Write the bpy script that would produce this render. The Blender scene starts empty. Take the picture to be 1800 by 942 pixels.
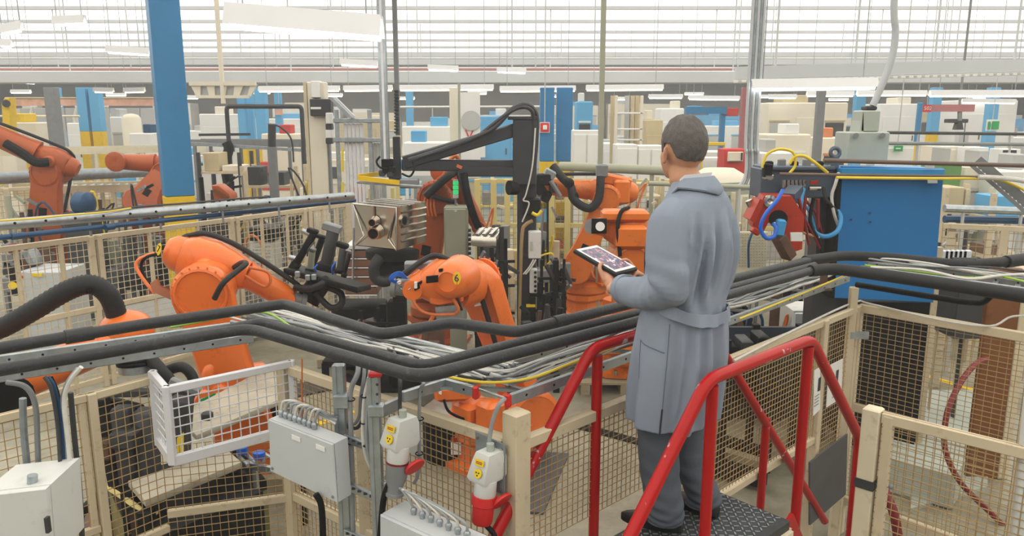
import bpy, bmesh, math, random
from mathutils import Vector as V, Matrix as M, noise
random.seed(7)
sin, cos, pi = math.sin, math.cos, math.pi
SC = bpy.context.scene
COL = SC.collection

# ------------------------------------------------------------------ camera, world, exposure
F, CX, CY, CAMZ = 1350.0, 900.0, 471.0, 3.05
PITCH = math.atan(266.0 / F)
CAM = V((0, 0, CAMZ))
cd = bpy.data.cameras.new('camera'); cd.sensor_width = 36; cd.lens = 36 * F / 1800; cd.clip_end = 300
co = bpy.data.objects.new('camera', cd); COL.objects.link(co)
co.location = CAM; co.rotation_euler = (pi / 2 - PITCH, 0, 0); SC.camera = co
wd = bpy.data.worlds.new('world'); SC.world = wd; wd.use_nodes = True
wd.node_tree.nodes['Background'].inputs[0].default_value = (.8, .87, 1, 1)
wd.node_tree.nodes['Background'].inputs[1].default_value = 1.0
SC.view_settings.view_transform = 'Standard'; SC.view_settings.look = 'None'
SC.view_settings.gamma = 1; SC.view_settings.use_curve_mapping = False
SC.view_settings.exposure = 0.0
cy_ = SC.cycles; cy_.max_bounces = 4; cy_.diffuse_bounces = 2; cy_.glossy_bounces = 2; cy_.transmission_bounces = 2; cy_.volume_bounces = 0
cy_.adaptive_threshold = .02; cy_.caustics_reflective = False; cy_.caustics_refractive = False
ADDED_GLOW = 1.45     # radiance of the glowing roof panels added to light the hall
HAZE = 0.0055  # density of the air volume added to whiten the far hall

if HAZE:
    vs = wd.node_tree.nodes.new('ShaderNodeVolumeScatter'); vs.inputs['Density'].default_value = HAZE; vs.inputs['Color'].default_value = (1, 1, 1, 1)
    wd.node_tree.links.new(vs.outputs['Volume'], wd.node_tree.nodes['World Output'].inputs['Volume'])
# ------------------------------------------------------------------ pixel -> world
_c, _s = cos(PITCH), sin(PITCH)
def ray(px, py):
    cx, cy = (px - CX) / F, (CY - py) / F
    return V((cx, _c + cy * _s, -_s + cy * _c))
def at(px, py, Y):
    d = ray(px, py); return CAM + d * (Y / d.y)
def onz(px, py, z):
    d = ray(px, py); return CAM + d * ((z - CAMZ) / d.z)
def onpl(px, py, P, N):
    d = ray(px, py); return CAM + d * ((P - CAM).dot(N) / d.dot(N))
def pxm(Y): return Y / F      # metres per pixel at depth Y (about)

# ------------------------------------------------------------------ materials
def lin(h):
    h = h.lstrip('#'); o = []
    for i in (0, 2, 4):
        c = int(h[i:i+2], 16) / 255
        o.append(c / 12.92 if c <= .04045 else ((c + .055) / 1.055) ** 2.4)
    return o
MATS = {}
def mk(name, hexc, rough=.5, metal=0., var=.10, scale=6., bump=0., bscale=40., spec=.5, dirt=None, dirtamt=.0, emit=0., coat=0.):
    m = bpy.data.materials.new(name); m.use_nodes = True
    nt = m.node_tree; N = nt.nodes; L = nt.links
    b = N['Principled BSDF']
    c = lin(hexc)
    b.inputs['Roughness'].default_value = rough; b.inputs['Metallic'].default_value = metal
    b.inputs['Specular IOR Level'].default_value = spec
    if coat: b.inputs['Coat Weight'].default_value = coat; b.inputs['Coat Roughness'].default_value = .15
    tc = N.new('ShaderNodeTexCoord')
    nz = N.new('ShaderNodeTexNoise'); nz.inputs['Scale'].default_value = scale; nz.inputs['Detail'].default_value = 5
    L.new(tc.outputs['Object'], nz.inputs['Vector'])
    mr = N.new('ShaderNodeMapRange'); mr.inputs['From Min'].default_value = .3; mr.inputs['From Max'].default_value = .7
    mr.inputs['To Min'].default_value = 1 - var; mr.inputs['To Max'].default_value = 1 + var
    L.new(nz.outputs['Fac'], mr.inputs['Value'])
    mx = N.new('ShaderNodeMix'); mx.data_type = 'RGBA'; mx.blend_type = 'MULTIPLY'; mx.inputs['Factor'].default_value = 1
    mx.inputs['A'].default_value = (*c, 1); L.new(mr.outputs['Result'], mx.inputs['B'])
    out = mx.outputs['Result']
    if dirt:
        n2 = N.new('ShaderNodeTexNoise'); n2.inputs['Scale'].default_value = scale * 2.7; n2.inputs['Detail'].default_value = 8
        n2.inputs['Roughness'].default_value = .7
        L.new(tc.outputs['Object'], n2.inputs['Vector'])
        r2 = N.new('ShaderNodeMapRange'); r2.inputs['From Min'].default_value = .56; r2.inputs['From Max'].default_value = .68
        r2.inputs['To Max'].default_value = dirtamt
        L.new(n2.outputs['Fac'], r2.inputs['Value'])
        m2 = N.new('ShaderNodeMix'); m2.data_type = 'RGBA'; L.new(r2.outputs['Result'], m2.inputs['Factor'])
        L.new(out, m2.inputs['A']); m2.inputs['B'].default_value = (*lin(dirt), 1); out = m2.outputs['Result']
    L.new(out, b.inputs['Base Color'])
    if bump:
        n3 = N.new('ShaderNodeTexNoise'); n3.inputs['Scale'].default_value = bscale; n3.inputs['Detail'].default_value = 4
        L.new(tc.outputs['Object'], n3.inputs['Vector'])
        bp = N.new('ShaderNodeBump'); bp.inputs['Strength'].default_value = bump; bp.inputs['Distance'].default_value = .02
        L.new(n3.outputs['Fac'], bp.inputs['Height']); L.new(bp.outputs['Normal'], b.inputs['Normal'])
    if emit:
        b.inputs['Emission Color'].default_value = (*c, 1); b.inputs['Emission Strength'].default_value = emit
    MATS[name] = m
    return m
mk('orange', 'f37a30', .33, 0, .06, 3, coat=.25, dirt='9a4a1c', dirtamt=.35)
mk('orange_old', 'bb5c2c', .45, 0, .1, 3, dirt='7a3a1c', dirtamt=.5)
mk('orange_deep', 'ea7a22', .4, 0, .08, 3, coat=.2, dirt='8a4412', dirtamt=.4)
mk('orange_red', 'b23218', .4, 0, .12, 4, dirt='5a2418', dirtamt=.6)
mk('cream', 'd8c9ab', .55, 0, .07, 5, dirt='8f7c58', dirtamt=.45)
mk('cream_pale', 'e3d9bd', .55, 0, .06, 5, dirt='a2936f', dirtamt=.35)
mk('cream_yellow', 'dccb86', .5, 0, .06, 5)
mk('wire_tan', 'ac9163', .55, 0, .1, 9)
mk('white_paint', 'e6e8ee', .45, 0, .04, 5, dirt='a9a294', dirtamt=.3)
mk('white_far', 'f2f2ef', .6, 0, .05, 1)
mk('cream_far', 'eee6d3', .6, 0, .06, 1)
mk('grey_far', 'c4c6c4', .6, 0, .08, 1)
mk('galv', 'aeb6bb', .38, .75, .14, 14, dirt='6d7274', dirtamt=.35)
mk('galv_dull', '9aa3a8', .5, .55, .16, 18, dirt='6a6f71', dirtamt=.4)
mk('steel', 'c8c5bf', .22, 1, .08, 5)
mk('stainless', 'd2cbbf', .2, 1, .06, 4, bump=.08, bscale=9)
mk('stainless_dark', '9c8478', .35, .8, .15, 6)
mk('rubber', '1d1e21', .62, 0, .18, 10, dirt='3d3f44', dirtamt=.3)
mk('pipe_grey', '2c2f33', .5, 0, .16, 12, dirt='5d6066', dirtamt=.4, bump=.15, bscale=60)
mk('black', '0a0b0c', .6, 0, .2, 8, spec=.25, dirt='3a3733', dirtamt=.3)
mk('black_steel', '161819', .5, .2, .2, 8, spec=.3, dirt='5a5248', dirtamt=.35)
mk('jib', '3b3e43', .45, .1, .1, 5)
mk('dark_grey', '3c3e40', .5, .1, .12, 8)
mk('mid_grey', '85888a', .5, .1, .1, 8)
mk('box_grey', 'c9ced1', .5, 0, .03, 4, dirt='9aa0a2', dirtamt=.25)
mk('box_white', 'dde0dd', .5, 0, .03, 4, dirt='a9aaa2', dirtamt=.25)
mk('cab_green', 'a9ac98', .5, 0, .05, 5)
mk('cab_sage', 'b5bcb2', .5, 0, .05, 5)
mk('red_paint', 'b41010', .3, 0, .08, 6, spec=.32, dirt='d6c6c2', dirtamt=.0)
mk('red_dark', '7c1a1c', .45, 0, .1, 8)
mk('red_plug', 'd92a2a', .4, 0, .05, 8)
mk('blue_col', '3583b8', .4, 0, .06, 2, dirt='256a9a', dirtamt=.25)
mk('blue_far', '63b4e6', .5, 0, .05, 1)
mk('blue_panel', '1f78bd', .4, 0, .04, 1.5)
mk('blue_pipe', '1d4a72', .35, .1, .1, 8)
mk('blue_hose', '1f66d6', .35, 0, .05, 9)
mk('blue_sky', '3f9ad6', .4, 0, .05, 9)
mk('yellow', 'f0c81e', .45, 0, .06, 4, dirt='a98a1a', dirtamt=.3)
mk('yellow_cable', 'efd43a', .4, 0, .05, 9)
mk('yellow_tag', 'f7d41c', .5, 0, .02, 9)
mk('green_cable', '8fbf2f', .4, 0, .05, 9)
mk('cable_white', 'd9d8d2', .45, 0, .08, 20)
mk('cable_grey', '9a9ea2', .45, 0, .1, 20)
mk('cable_dark', '3a3d42', .45, 0, .1, 20)
mk('cable_orange', 'd9743a', .45, 0, .1, 20)
mk('brown', '7a4a1e', .5, 0, .1, 3, dirt='5a3212', dirtamt=.4)
mk('rust', '6a5040', .6, .3, .2, 12)
mk('rail_brown', '6b5a52', .45, .2, .1, 6)
mk('wood', 'b9b2a0', .7, 0, .14, 4, dirt='7d7566', dirtamt=.6)
mk('pallet', 'a89c82', .75, 0, .15, 6, dirt='6d6350', dirtamt=.5)
mk('cloth_grey', '919cae', .85, 0, .04, 9, bump=.25, bscale=900)
mk('trouser', '555c68', .88, 0, .06, 9, bump=.25, bscale=700)
mk('shirt', 'e9edf3', .8, 0, .02, 9)
mk('skin', 'd39c7e', .5, 0, .06, 20, spec=.4)
mk('hair', '625e5b', .55, 0, .06, 30, bump=.35, bscale=220)
mk('shoe', '1c1c1f', .4, 0, .1, 9)
mk('paper', 'f4f4f2', .7, 0, .02, 9)
mk('ink', '2e3440', .6, 0, .02, 9)
mk('green_sign', '28a85c', .5, 0, .03, 9)
mk('red_sign', 'e0352c', .5, 0, .03, 9)
mk('green_lamp', '34d07a', .3, 0, .02, 9, emit=.7)
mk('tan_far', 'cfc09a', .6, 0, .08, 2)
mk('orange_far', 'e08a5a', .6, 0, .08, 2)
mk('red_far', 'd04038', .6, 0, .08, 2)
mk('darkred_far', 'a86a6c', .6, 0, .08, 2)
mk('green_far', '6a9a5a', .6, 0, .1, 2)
mk('net', 'eab49a', .8, 0, .2, 3)
mk('tube_light', 'fbfaf4', .4, 0, 0, 1, emit=8.0)
mk('tube_warm', 'fff2c8', .4, 0, 0, 1, emit=5.0)
mk('lamp_body', 'e9eaec', .5, 0, .03, 2)
mk('added_glow', 'fffbf3', .6, 0, 0, 1, emit=ADDED_GLOW)  # made-up roof glow, the main soft light from above
mk('roof_white', 'ecedee', .7, 0, .04, .3)
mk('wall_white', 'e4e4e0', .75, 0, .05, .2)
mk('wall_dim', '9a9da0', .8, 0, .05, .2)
mk('beam_grey', 'd3d7da', .6, 0, .06, .5)
mk('beam_red', 'b98a88', .6, 0, .06, .5)
mk('deck', '3c3f42', .5, .4, .2, 10, dirt='77787a', dirtamt=.3)
mk('mat_grey', '57585a', .6, .1, .12, 6)

def floor_mat():
    m = bpy.data.materials.new('floor_concrete'); m.use_nodes = True
    nt = m.node_tree; N = nt.nodes; L = nt.links; b = N['Principled BSDF']
    tc = N.new('ShaderNodeTexCoord')
    n1 = N.new('ShaderNodeTexNoise'); n1.inputs['Scale'].default_value = .6; n1.inputs['Detail'].default_value = 8; n1.inputs['Roughness'].default_value = .65
    n2 = N.new('ShaderNodeTexNoise'); n2.inputs['Scale'].default_value = 7; n2.inputs['Detail'].default_value = 9; n2.inputs['Roughness'].default_value = .7
    for n in (n1, n2): L.new(tc.outputs['Object'], n.inputs['Vector'])
    r1 = N.new('ShaderNodeValToRGB'); e = r1.color_ramp.elements
    e[0].position = .34; e[0].color = (*lin('78725e'), 1); e[1].position = .62; e[1].color = (*lin('aca793'), 1)
    L.new(n1.outputs['Fac'], r1.inputs['Fac'])
    r2 = N.new('ShaderNodeMapRange'); r2.inputs['From Min'].default_value = .35; r2.inputs['From Max'].default_value = .7
    r2.inputs['To Min'].default_value = .78; r2.inputs['To Max'].default_value = 1.1
    L.new(n2.outputs['Fac'], r2.inputs['Value'])
    mx = N.new('ShaderNodeMix'); mx.data_type = 'RGBA'; mx.blend_type = 'MULTIPLY'; mx.inputs['Factor'].default_value = 1
    L.new(r1.outputs['Color'], mx.inputs['A']); L.new(r2.outputs['Result'], mx.inputs['B'])
    L.new(mx.outputs['Result'], b.inputs['Base Color'])
    b.inputs['Roughness'].default_value = .42
    MATS['floor'] = m
floor_mat()

def chipped_red():
    m = MATS['red_paint']; nt = m.node_tree; N = nt.nodes; L = nt.links; b = N['Principled BSDF']
    src = b.inputs['Base Color'].links[0].from_socket
    tc = N.new('ShaderNodeTexCoord')
    n = N.new('ShaderNodeTexNoise'); n.inputs['Scale'].default_value = 9; n.inputs['Detail'].default_value = 7; n.inputs['Roughness'].default_value = .62
    L.new(tc.outputs['Object'], n.inputs['Vector'])
    r = N.new('ShaderNodeMapRange'); r.inputs['From Min'].default_value = .635; r.inputs['From Max'].default_value = .66
    L.new(n.outputs['Fac'], r.inputs['Value'])
    mx = N.new('ShaderNodeMix'); mx.data_type = 'RGBA'; L.new(r.outputs['Result'], mx.inputs['Factor'])
    L.new(src, mx.inputs['A']); mx.inputs['B'].default_value = (*lin('c9b9bd'), 1)
    L.new(mx.outputs['Result'], b.inputs['Base Color'])
chipped_red()

# ------------------------------------------------------------------ mesh builder
Z = V((0, 0, 1)); X = V((1, 0, 0)); Y_ = V((0, 1, 0))
def frame(d, up=None):
    d = d.normalized(); up = up or (Z if abs(d.z) < .95 else Y_)
    a = d.cross(up)
    if a.length < 1e-6: a = d.cross(X)
    a.normalize(); b = a.cross(d).normalized()
    return a, b            # a = side (right), b = up-ish
def smooth(pts, k=6):
    pts = [V(p) for p in pts]; o = []
    n = len(pts)
    for i in range(n - 1):
        p0 = pts[max(i-1, 0)]; p1 = pts[i]; p2 = pts[i+1]; p3 = pts[min(i+2, n-1)]
        for j in range(k):
            t = j / k
            o.append(.5 * ((2*p1) + (p2-p0)*t + (2*p0-5*p1+4*p2-p3)*t*t + (3*p1-p0-3*p2+p3)*t**3))
    o.append(pts[-1]); return o
def roundc(pts, r=.08, k=5):
    "polyline with rounded corners"
    pts = [V(p) for p in pts]; o = [pts[0]]
    for i in range(1, len(pts)-1):
        a, p, b = pts[i-1], pts[i], pts[i+1]
        ra = min(r, (a-p).length*.49, (b-p).length*.49)
        s = p + (a-p).normalized()*ra; e = p + (b-p).normalized()*ra
        for j in range(k+1):
            t = j/k; o.append((1-t)**2*s + 2*t*(1-t)*p + t*t*e)
    o.append(pts[-1]); return o
class MB:
    def __init__(s): s.v = []; s.f = []
    def add(s, vs, fs):
        n = len(s.v); s.v += [V(v) for v in vs]; s.f += [tuple(i+n for i in f) for f in fs]; return s
    def loft(s, rings, cap=True, closed=True, loop=False):
        n = len(rings[0]); vs = [p for r in rings for p in r]; fs = []
        R = len(rings)
        for i in range(R if loop else R-1):
            a, b = i*n, ((i+1) % R)*n
            for j in range(n if closed else n-1):
                k = (j+1) % n; fs.append((a+j, a+k, b+k, b+j))
        if cap and not loop: fs.append(tuple(range(n))[::-1]); fs.append(tuple((R-1)*n+j for j in range(n)))
        return s.add(vs, fs)
    def box(s, c, size, R=None, ch=0.0):
        c = V(c); hx, hy, hz = size[0]/2, size[1]/2, size[2]/2
        R = R or M.Identity(3)
        if ch <= 0:
            vs = [c + R @ V((x*hx, y*hy, z*hz)) for z in (-1, 1) for x, y in ((-1,-1),(1,-1),(1,1),(-1,1))]
            return s.add(vs, [(3,2,1,0),(4,5,6,7),(0,1,5,4),(1,2,6,5),(2,3,7,6),(3,0,4,7)])
        ch = min(ch, hx*.95, hy*.95, hz*.95)
        def ring(z, i):
            x, y = hx-i, hy-i; q = ch
            return [c + R @ V(p) for p in ((-x+q*.7,-y,z),(x-q*.7,-y,z),(x,-y+q*.7,z),(x,y-q*.7,z),(x-q*.7,y,z),(-x+q*.7,y,z),(-x,y-q*.7,z),(-x,-y+q*.7,z))]
        return s.loft([ring(-hz, ch), ring(-hz+ch, 0), ring(hz-ch, 0), ring(hz, ch)])
    def bar(s, p0, p1, w, h, up=None, ch=0.0):
        p0, p1 = V(p0), V(p1); d = p1-p0; a, b = frame(d, up)
        R = M((a, d.normalized(), b)).transposed()
        return s.box((p0+p1)/2, (w, d.length, h), R, ch)
    def cyl(s, p0, p1, r, r1=None, n=16, cap=True):
        p0, p1 = V(p0), V(p1); r1 = r if r1 is None else r1; a, b = frame(p1-p0)
        ri = lambda p, q: [p + (a*cos(2*pi*i/n) + b*sin(2*pi*i/n))*q for i in range(n)]
        return s.loft([ri(p0, r), ri(p1, r1)], cap)
    def lathe(s, o, axis, prof, n=20, cap=True):
        o = V(o); ax = V(axis).normalized(); a, b = frame(ax)
        return s.loft([[o + ax*h + (a*cos(2*pi*i/n) + b*sin(2*pi*i/n))*max(r, 1e-4) for i in range(n)] for r, h in prof], cap)
    def tube(s, pts, r, n=8, cap=True, rfun=None):
        pts = [V(p) for p in pts]; rings = []
        t = (pts[1]-pts[0]).normalized(); a, b = frame(t)
        for i, p in enumerate(pts):
            if i == 0: t2 = (pts[1]-pts[0])
            elif i == len(pts)-1: t2 = pts[-1]-pts[-2]
            else: t2 = (pts[i+1]-p).normalized() + (p-pts[i-1]).normalized()
            if t2.length < 1e-9: t2 = t
            t2 = t2.normalized()
            a = (a - t2*a.dot(t2))
            if a.length < 1e-6: a = frame(t2)[0]
            a.normalize(); b = t2.cross(a)
            rr = rfun(i/(len(pts)-1)) if rfun else r
            if 0 < i < len(pts)-1:
                cs = max(.5, ((pts[i+1]-p).normalized()).dot(t2)); 
            else: cs = 1
            k = 1/cs
            rings.append([p + (a*cos(2*pi*j/n) + b*sin(2*pi*j/n))*rr*(1+(k-1)*.6) for j in range(n)]); t = t2
        return s.loft(rings, cap)
    def prism(s, outline, vec, ch=0.0):
        o = [V(p) for p in outline]; vec = V(vec); n = len(o)
        if ch <= 0: return s.loft([o, [p+vec for p in o]])
        c = sum(o, V())/n; u = vec.normalized()
        inn = lambda p: p + (c-p).normalized()*ch
        return s.loft([[inn(p) for p in o], [p+u*ch for p in o], [p+vec-u*ch for p in o], [inn(p)+vec for p in o]])
    def sphere(s, c, r, n=16, m=10, R=None, half=None):
        c = V(c); r = (r, r, r) if not hasattr(r, '__len__') else r; R = R or M.Identity(3)
        rings = []
        for i in range(m+1):
            t = pi*(i/m) if not half else pi/2*(i/m)*half
            rr = max(sin(t), 1e-3)
            rings.append([c + R @ V((r[0]*rr*cos(2*pi*j/n), r[1]*rr*sin(2*pi*j/n), r[2]*cos(t))) for j in range(n)])
        return s.loft(rings)
def wloc(o):
    p = V((0, 0, 0))
    while o is not None: p = p + o.location; o = o.parent
    return p
def mesh_of(name, mb, off, ang=40, sm=True):
    me = bpy.data.meshes.new(name)
    me.from_pydata([v - off for v in mb.v], [], mb.f)
    bm = bmesh.new(); bm.from_mesh(me); bmesh.ops.recalc_face_normals(bm, faces=bm.faces); bm.to_mesh(me); bm.free()
    if sm:
        me.polygons.foreach_set('use_smooth', [True]*len(me.polygons)); me.set_sharp_from_angle(angle=math.radians(ang))
    return me
def part(par, name, mb, mat, kind=None, label=None, ang=40):
    off = wloc(par)
    o = bpy.data.objects.new(name, mesh_of(name, mb, off, ang)); COL.objects.link(o); o.parent = par
    o.data.materials.append(MATS[mat] if isinstance(mat, str) else mat)
    if kind: o['kind'] = kind
    if label: o['label'] = label
    return o
def tag(o, label, cat, group=None, kind=None):
    if label: o['label'] = label
    if cat: o['category'] = cat
    if group: o['group'] = group
    if kind: o['kind'] = kind
    return o
def thing(name, label, cat, loc, group=None):
    o = bpy.data.objects.new(name, None); COL.objects.link(o); o.location = V(loc); o.empty_display_size = .05
    return tag(o, label, cat, group)
def solo(name, mb, mat, label, cat, loc=None, group=None, kind=None, ang=40):
    if loc is None:
        n = len(mb.v); loc = V((sum(v.x for v in mb.v)/n, sum(v.y for v in mb.v)/n, min(v.z for v in mb.v)))
    o = bpy.data.objects.new(name, mesh_of(name, mb, V(loc), ang)); COL.objects.link(o); o.location = V(loc)
    o.data.materials.append(MATS[mat] if isinstance(mat, str) else mat)
    return tag(o, label, cat, group, kind)
def struct(name, mb, mat, label=None):
    o = solo(name, mb, mat, label, None, kind='structure'); return o
def text_mb(txt, size, origin, ux, uy, depth=.002):
    cu = bpy.data.curves.new('t', 'FONT'); cu.body = txt; cu.size = size; cu.extrude = depth; cu.align_x = 'CENTER'; cu.align_y = 'CENTER'
    cu.resolution_u = 3
    ob = bpy.data.objects.new('t', cu); COL.objects.link(ob)
    dg = bpy.context.evaluated_depsgraph_get(); dg.update()
    me = bpy.data.meshes.new_from_object(ob.evaluated_get(dg))
    ux, uy = V(ux).normalized(), V(uy).normalized(); uz = ux.cross(uy)
    mb = MB(); mb.add([V(origin) + ux*v.co.x + uy*v.co.y + uz*v.co.z for v in me.vertices], [tuple(p.vertices) for p in me.polygons])
    bpy.data.objects.remove(ob); bpy.data.meshes.remove(me); bpy.data.curves.remove(cu)
    return mb
def quad_on(c, ux, uy, w, h, t=.003):
    ux, uy = V(ux).normalized(), V(uy).normalized(); n = ux.cross(uy)
    R = M((ux, uy, n)).transposed()
    return MB().box(V(c), (w, h, t), R)
# ------------------------------------------------------------------ the hall
CEIL = 7.0
XL, XR, YB, YF = -38.0, 38.0, 60.0, -12.0
struct('floor', MB().box((0, (YB+YF)/2, -.1), (XR-XL, YB-YF, .2)), 'floor')
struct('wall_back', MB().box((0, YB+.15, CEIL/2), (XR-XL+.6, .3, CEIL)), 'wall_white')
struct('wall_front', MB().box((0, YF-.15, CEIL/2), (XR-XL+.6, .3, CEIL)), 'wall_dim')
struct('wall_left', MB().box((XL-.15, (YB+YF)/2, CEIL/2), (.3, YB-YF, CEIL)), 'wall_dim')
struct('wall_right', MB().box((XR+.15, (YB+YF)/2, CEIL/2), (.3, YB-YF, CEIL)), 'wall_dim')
ceil = struct('ceiling', MB().box((0, (YB+YF)/2, CEIL+.1), (XR-XL+.6, YB-YF+.6, .2)), 'roof_white')
y = YF + 3
while y < YB - 1:
    if y < 50: part(ceil, 'added_glow_panel', MB().box((0, y, CEIL-.03), (XR-XL-1, 3.7, .05)), 'added_glow')  # added glowing panels, light the hall and turn the roof white
    part(ceil, 'beam', MB().box((0, y+2.0, CEIL-(.08 if y < 45 else .17)), (XR-XL, .2, .16 if y < 45 else .34)), 'beam_grey')
    y += 4.0
def yellow_floor_line(p, q, w=.09):
    part(bpy.data.objects['floor'], 'painted_line', MB().bar(V(p)+Z*.002, V(q)+Z*.002, w, .004), 'yellow')
# long runway beams under the roof
for i, (yy, z0, h, w, mat, nm, lab) in enumerate([
    (21.5, 3.93, .34, .3, 'beam_grey', 'duct', 'long pale grey duct crossing the hall above the warm lamp row'),
    (23.5, 4.42, .10, .10, 'beam_red', 'pipe', 'thin faded red pipe running above the pale grey duct'),
    (29.0, 4.55, .28, .3, 'beam_grey', 'duct', 'pale grey duct behind the faded red pipe'),
    (34.0, 5.2, .3, .3, 'beam_grey', 'duct', 'farther pale duct high under the roof'),
    (27.0, 5.0, .06, .06, 'white_far', 'pipe', 'thin white pipe above the grey ducts')]):
    mb = MB()
    if nm == 'duct': mb.box((0, yy, z0+h/2), (74, w, h), ch=.03)
    else: mb.cyl((-37, yy, z0), (37, yy, z0), h/2, n=10)
    d = thing('ceiling_' + nm, lab, nm, (0, yy, z0))
    part(d, nm + '_run', mb, mat)
    for k in range(-30, 31, 6):
        part(d, 'hanger', MB().cyl((k + i*.7, yy, z0+h*.5), (k + i*.7, yy, CEIL-.07), .02, n=6), 'beam_grey')
def luminaire(p0, p1, label, warm=False, w=.2, h=.12, group=None, hood=True, rods=True):
    p0, p1 = V(p0), V(p1); c = (p0+p1)/2; d = (p1-p0); u = d.normalized(); a = frame(u)[0]
    t = thing('fluorescent_light', label, 'light', c, group)
    L = d.length/2
    sec = [(-w/2, 0), (-w/4, h), (w/4, h), (w/2, 0), (w/2-.012, 0), (w/4-.006, h-.02), (-w/4+.006, h-.02), (-w/2+.012, 0)]
    part(t, 'housing', MB().loft([[c + u*s*L + a*x + Z*z for x, z in sec] for s in (-1, 1)]), 'lamp_body')
    for s in ((-.25, .25) if w > .15 else (0,)):
        part(t, 'tube', MB().cyl(c - u*(L-.03) + a*s*w - Z*.012, c + u*(L-.03) + a*s*w - Z*.012, .02, n=8), 'tube_warm' if warm else 'tube_light')
    if rods:
        for s in (-.8, .8):
            part(t, 'hanger_rod', MB().cyl(c + u*s*L + Z*h, V((c.x + u.x*s*L, c.y + u.y*s*L, CEIL-.07)), .008, n=6), 'galv')
    return t
luminaire(at(402, 44, 7.6), at(672, 66, 7.6), 'large white fluorescent light hanging closest, above the aluminium post', w=.34, h=.2)
luminaire(at(1318, 156, 10.2), at(1538, 153, 10.2), 'long white fluorescent light above the grey switch box', w=.26, h=.12)
for i, (x0, x1, yy) in enumerate([(455, 597, 160), (604, 690, 159), (702, 868, 158), (878, 1012, 160), (1030, 1166, 158)]):
    luminaire(at(x0, yy, 19.2), at(x1, yy-1, 19.2), 'warm fluorescent light in the row under the duct, %s from the left' % ['first', 'second', 'third', 'fourth', 'fifth'][i], True, group='warm lamp row under the duct', w=.16)
for i, (x0, x1, yy, Yd) in enumerate([(1418, 1500, 168, 20), (1506, 1628, 167, 20), (1634, 1800, 168, 17)]):
    luminaire(at(x0, yy, Yd), at(x1, yy, Yd), ['warm fluorescent light left of the grey cable conduit', 'warm fluorescent light right of the grey cable conduit', 'cool fluorescent light at the right picture edge'][i], i < 2, w=.16)
for i, (x0, x1, y0, y1, Yd) in enumerate([(188, 264, 91, 96, 15), (0, 22, 80, 82, 14), (95, 150, 43, 41, 12), (0, 40, 60, 52, 11), (598, 664, 113, 117, 17), (752, 806, 122, 124, 20), (873, 925, 126, 128, 20), (34, 62, 145, 146, 22), (1140, 1200, 172, 172, 26), (1210, 1300, 174, 175, 26), (165, 200, 161, 162, 22), (218, 255, 162, 161, 22), (1350, 1400, 172, 172, 26), (1690, 1785, 180, 181, 24)]):
    luminaire(at(x0, y0, Yd), at(x1, y1, Yd), ['slim light left of the blue column, just below roof', 'slim light at the far left edge under the roof', 'slim light high up between left edge and blue column', 'slim light in the top left corner', 'slim light left of the aluminium post', 'slim light right of the aluminium post', 'slim light over the black crane arm', 'short light over the grey steel column', 'slim light behind the head of the man, left one', 'slim light behind the head of the man, right one', 'short light over the twin blue columns', 'short light beside the big blue column', 'slim light over the cream office front', 'slim light above the green exit sign'][i], i in (10, 11), w=.14)
# ------------------------------------------------------------------ foreground fences
ZF, ZT, ZP = 1.75, 1.90, 2.10       # fence top, cable tray, pipes
def wire_grid(p0, p1, z0, z1, px, pz, r, off=None):
    "wires between two ground points, z0..z1 (z may be (left,right))"
    p0, p1 = V(p0), V(p1); L = ((p1-p0).xy).length; n = max(1, int(L/px)); m = MB()
    za = z0 if hasattr(z0, '__len__') else (z0, z0); zb = z1 if hasattr(z1, '__len__') else (z1, z1)
    lo = lambda t: za[0] + (za[1]-za[0])*t; hi = lambda t: zb[0] + (zb[1]-zb[0])*t
    P = lambda t, z: V((p0.x + (p1.x-p0.x)*t, p0.y + (p1.y-p0.y)*t, z))
    nr = (p1-p0).cross(Z).normalized()*r
    for i in range(n+1):
        t = i/n; m.bar(P(t, lo(t)), P(t, hi(t)), 2*r, 2*r, up=nr)
    k = max(1, int((zb[0]-za[0])/pz))
    for j in range(k+1):
        s = j/k
        m.bar(P(0, lo(0) + (hi(0)-lo(0))*s) + nr*1.6, P(1, lo(1) + (hi(1)-lo(1))*s) + nr*1.6, 2*r, 2*r)
    return m
def fence(name, label, pts, z0, z1, posts=(), rails=None, mat='cream', wire='wire_tan', px=.034, pz=.034, r=.0017, rw=.03, rh=.045, pw=.06, post_top=None, cat='fence', mid=None, group=None, post_bot=0.0):
    pts = [V((p[0], p[1], 0)) for p in pts]
    c = pts[0]; t = thing(name, label, cat, V((c.x, c.y, 0)), group)
    for a, b in zip(pts, pts[1:]):
        for z in (rails if rails is not None else (z0+rh/2, z1-rh/2)):
            part(t, 'rail', MB().bar(a+Z*z, b+Z*z, rw, rh, ch=.004), mat)
        part(t, 'wire_mesh', wire_grid(a, b, z0, z1, px, pz, r), wire, kind='stuff')
    for p in posts:
        u = (pts[-1]-pts[0]).normalized(); R = M((u, V((-u.y, u.x, 0)), Z)).transposed()
        zt = (post_top if post_top is not None else z1)
        part(t, 'post', MB().box(V((p[0], p[1], (zt+post_bot)/2)), (pw, pw, zt-post_bot), R, ch=.006), mat)
    return t
PA = onz(908, 775, ZF); PA.z = 0           # corner under the tray (post by the plug)
PB = onz(1512, 536, ZF); PB.z = 0          # right back corner
PC = onz(500, 640, ZF); PC.z = 0           # left corner
uF1 = (PB-PA).normalized(); nF1 = V((uF1.y, -uF1.x, 0))
uF0 = (PA-PC).normalized(); nF0 = V((uF0.y, -uF0.x, 0))
if nF1.y > 0: nF1 = -nF1
if nF0.y > 0: nF0 = -nF0
mid = PA + uF1*((PB-PA).length*.83)
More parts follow.
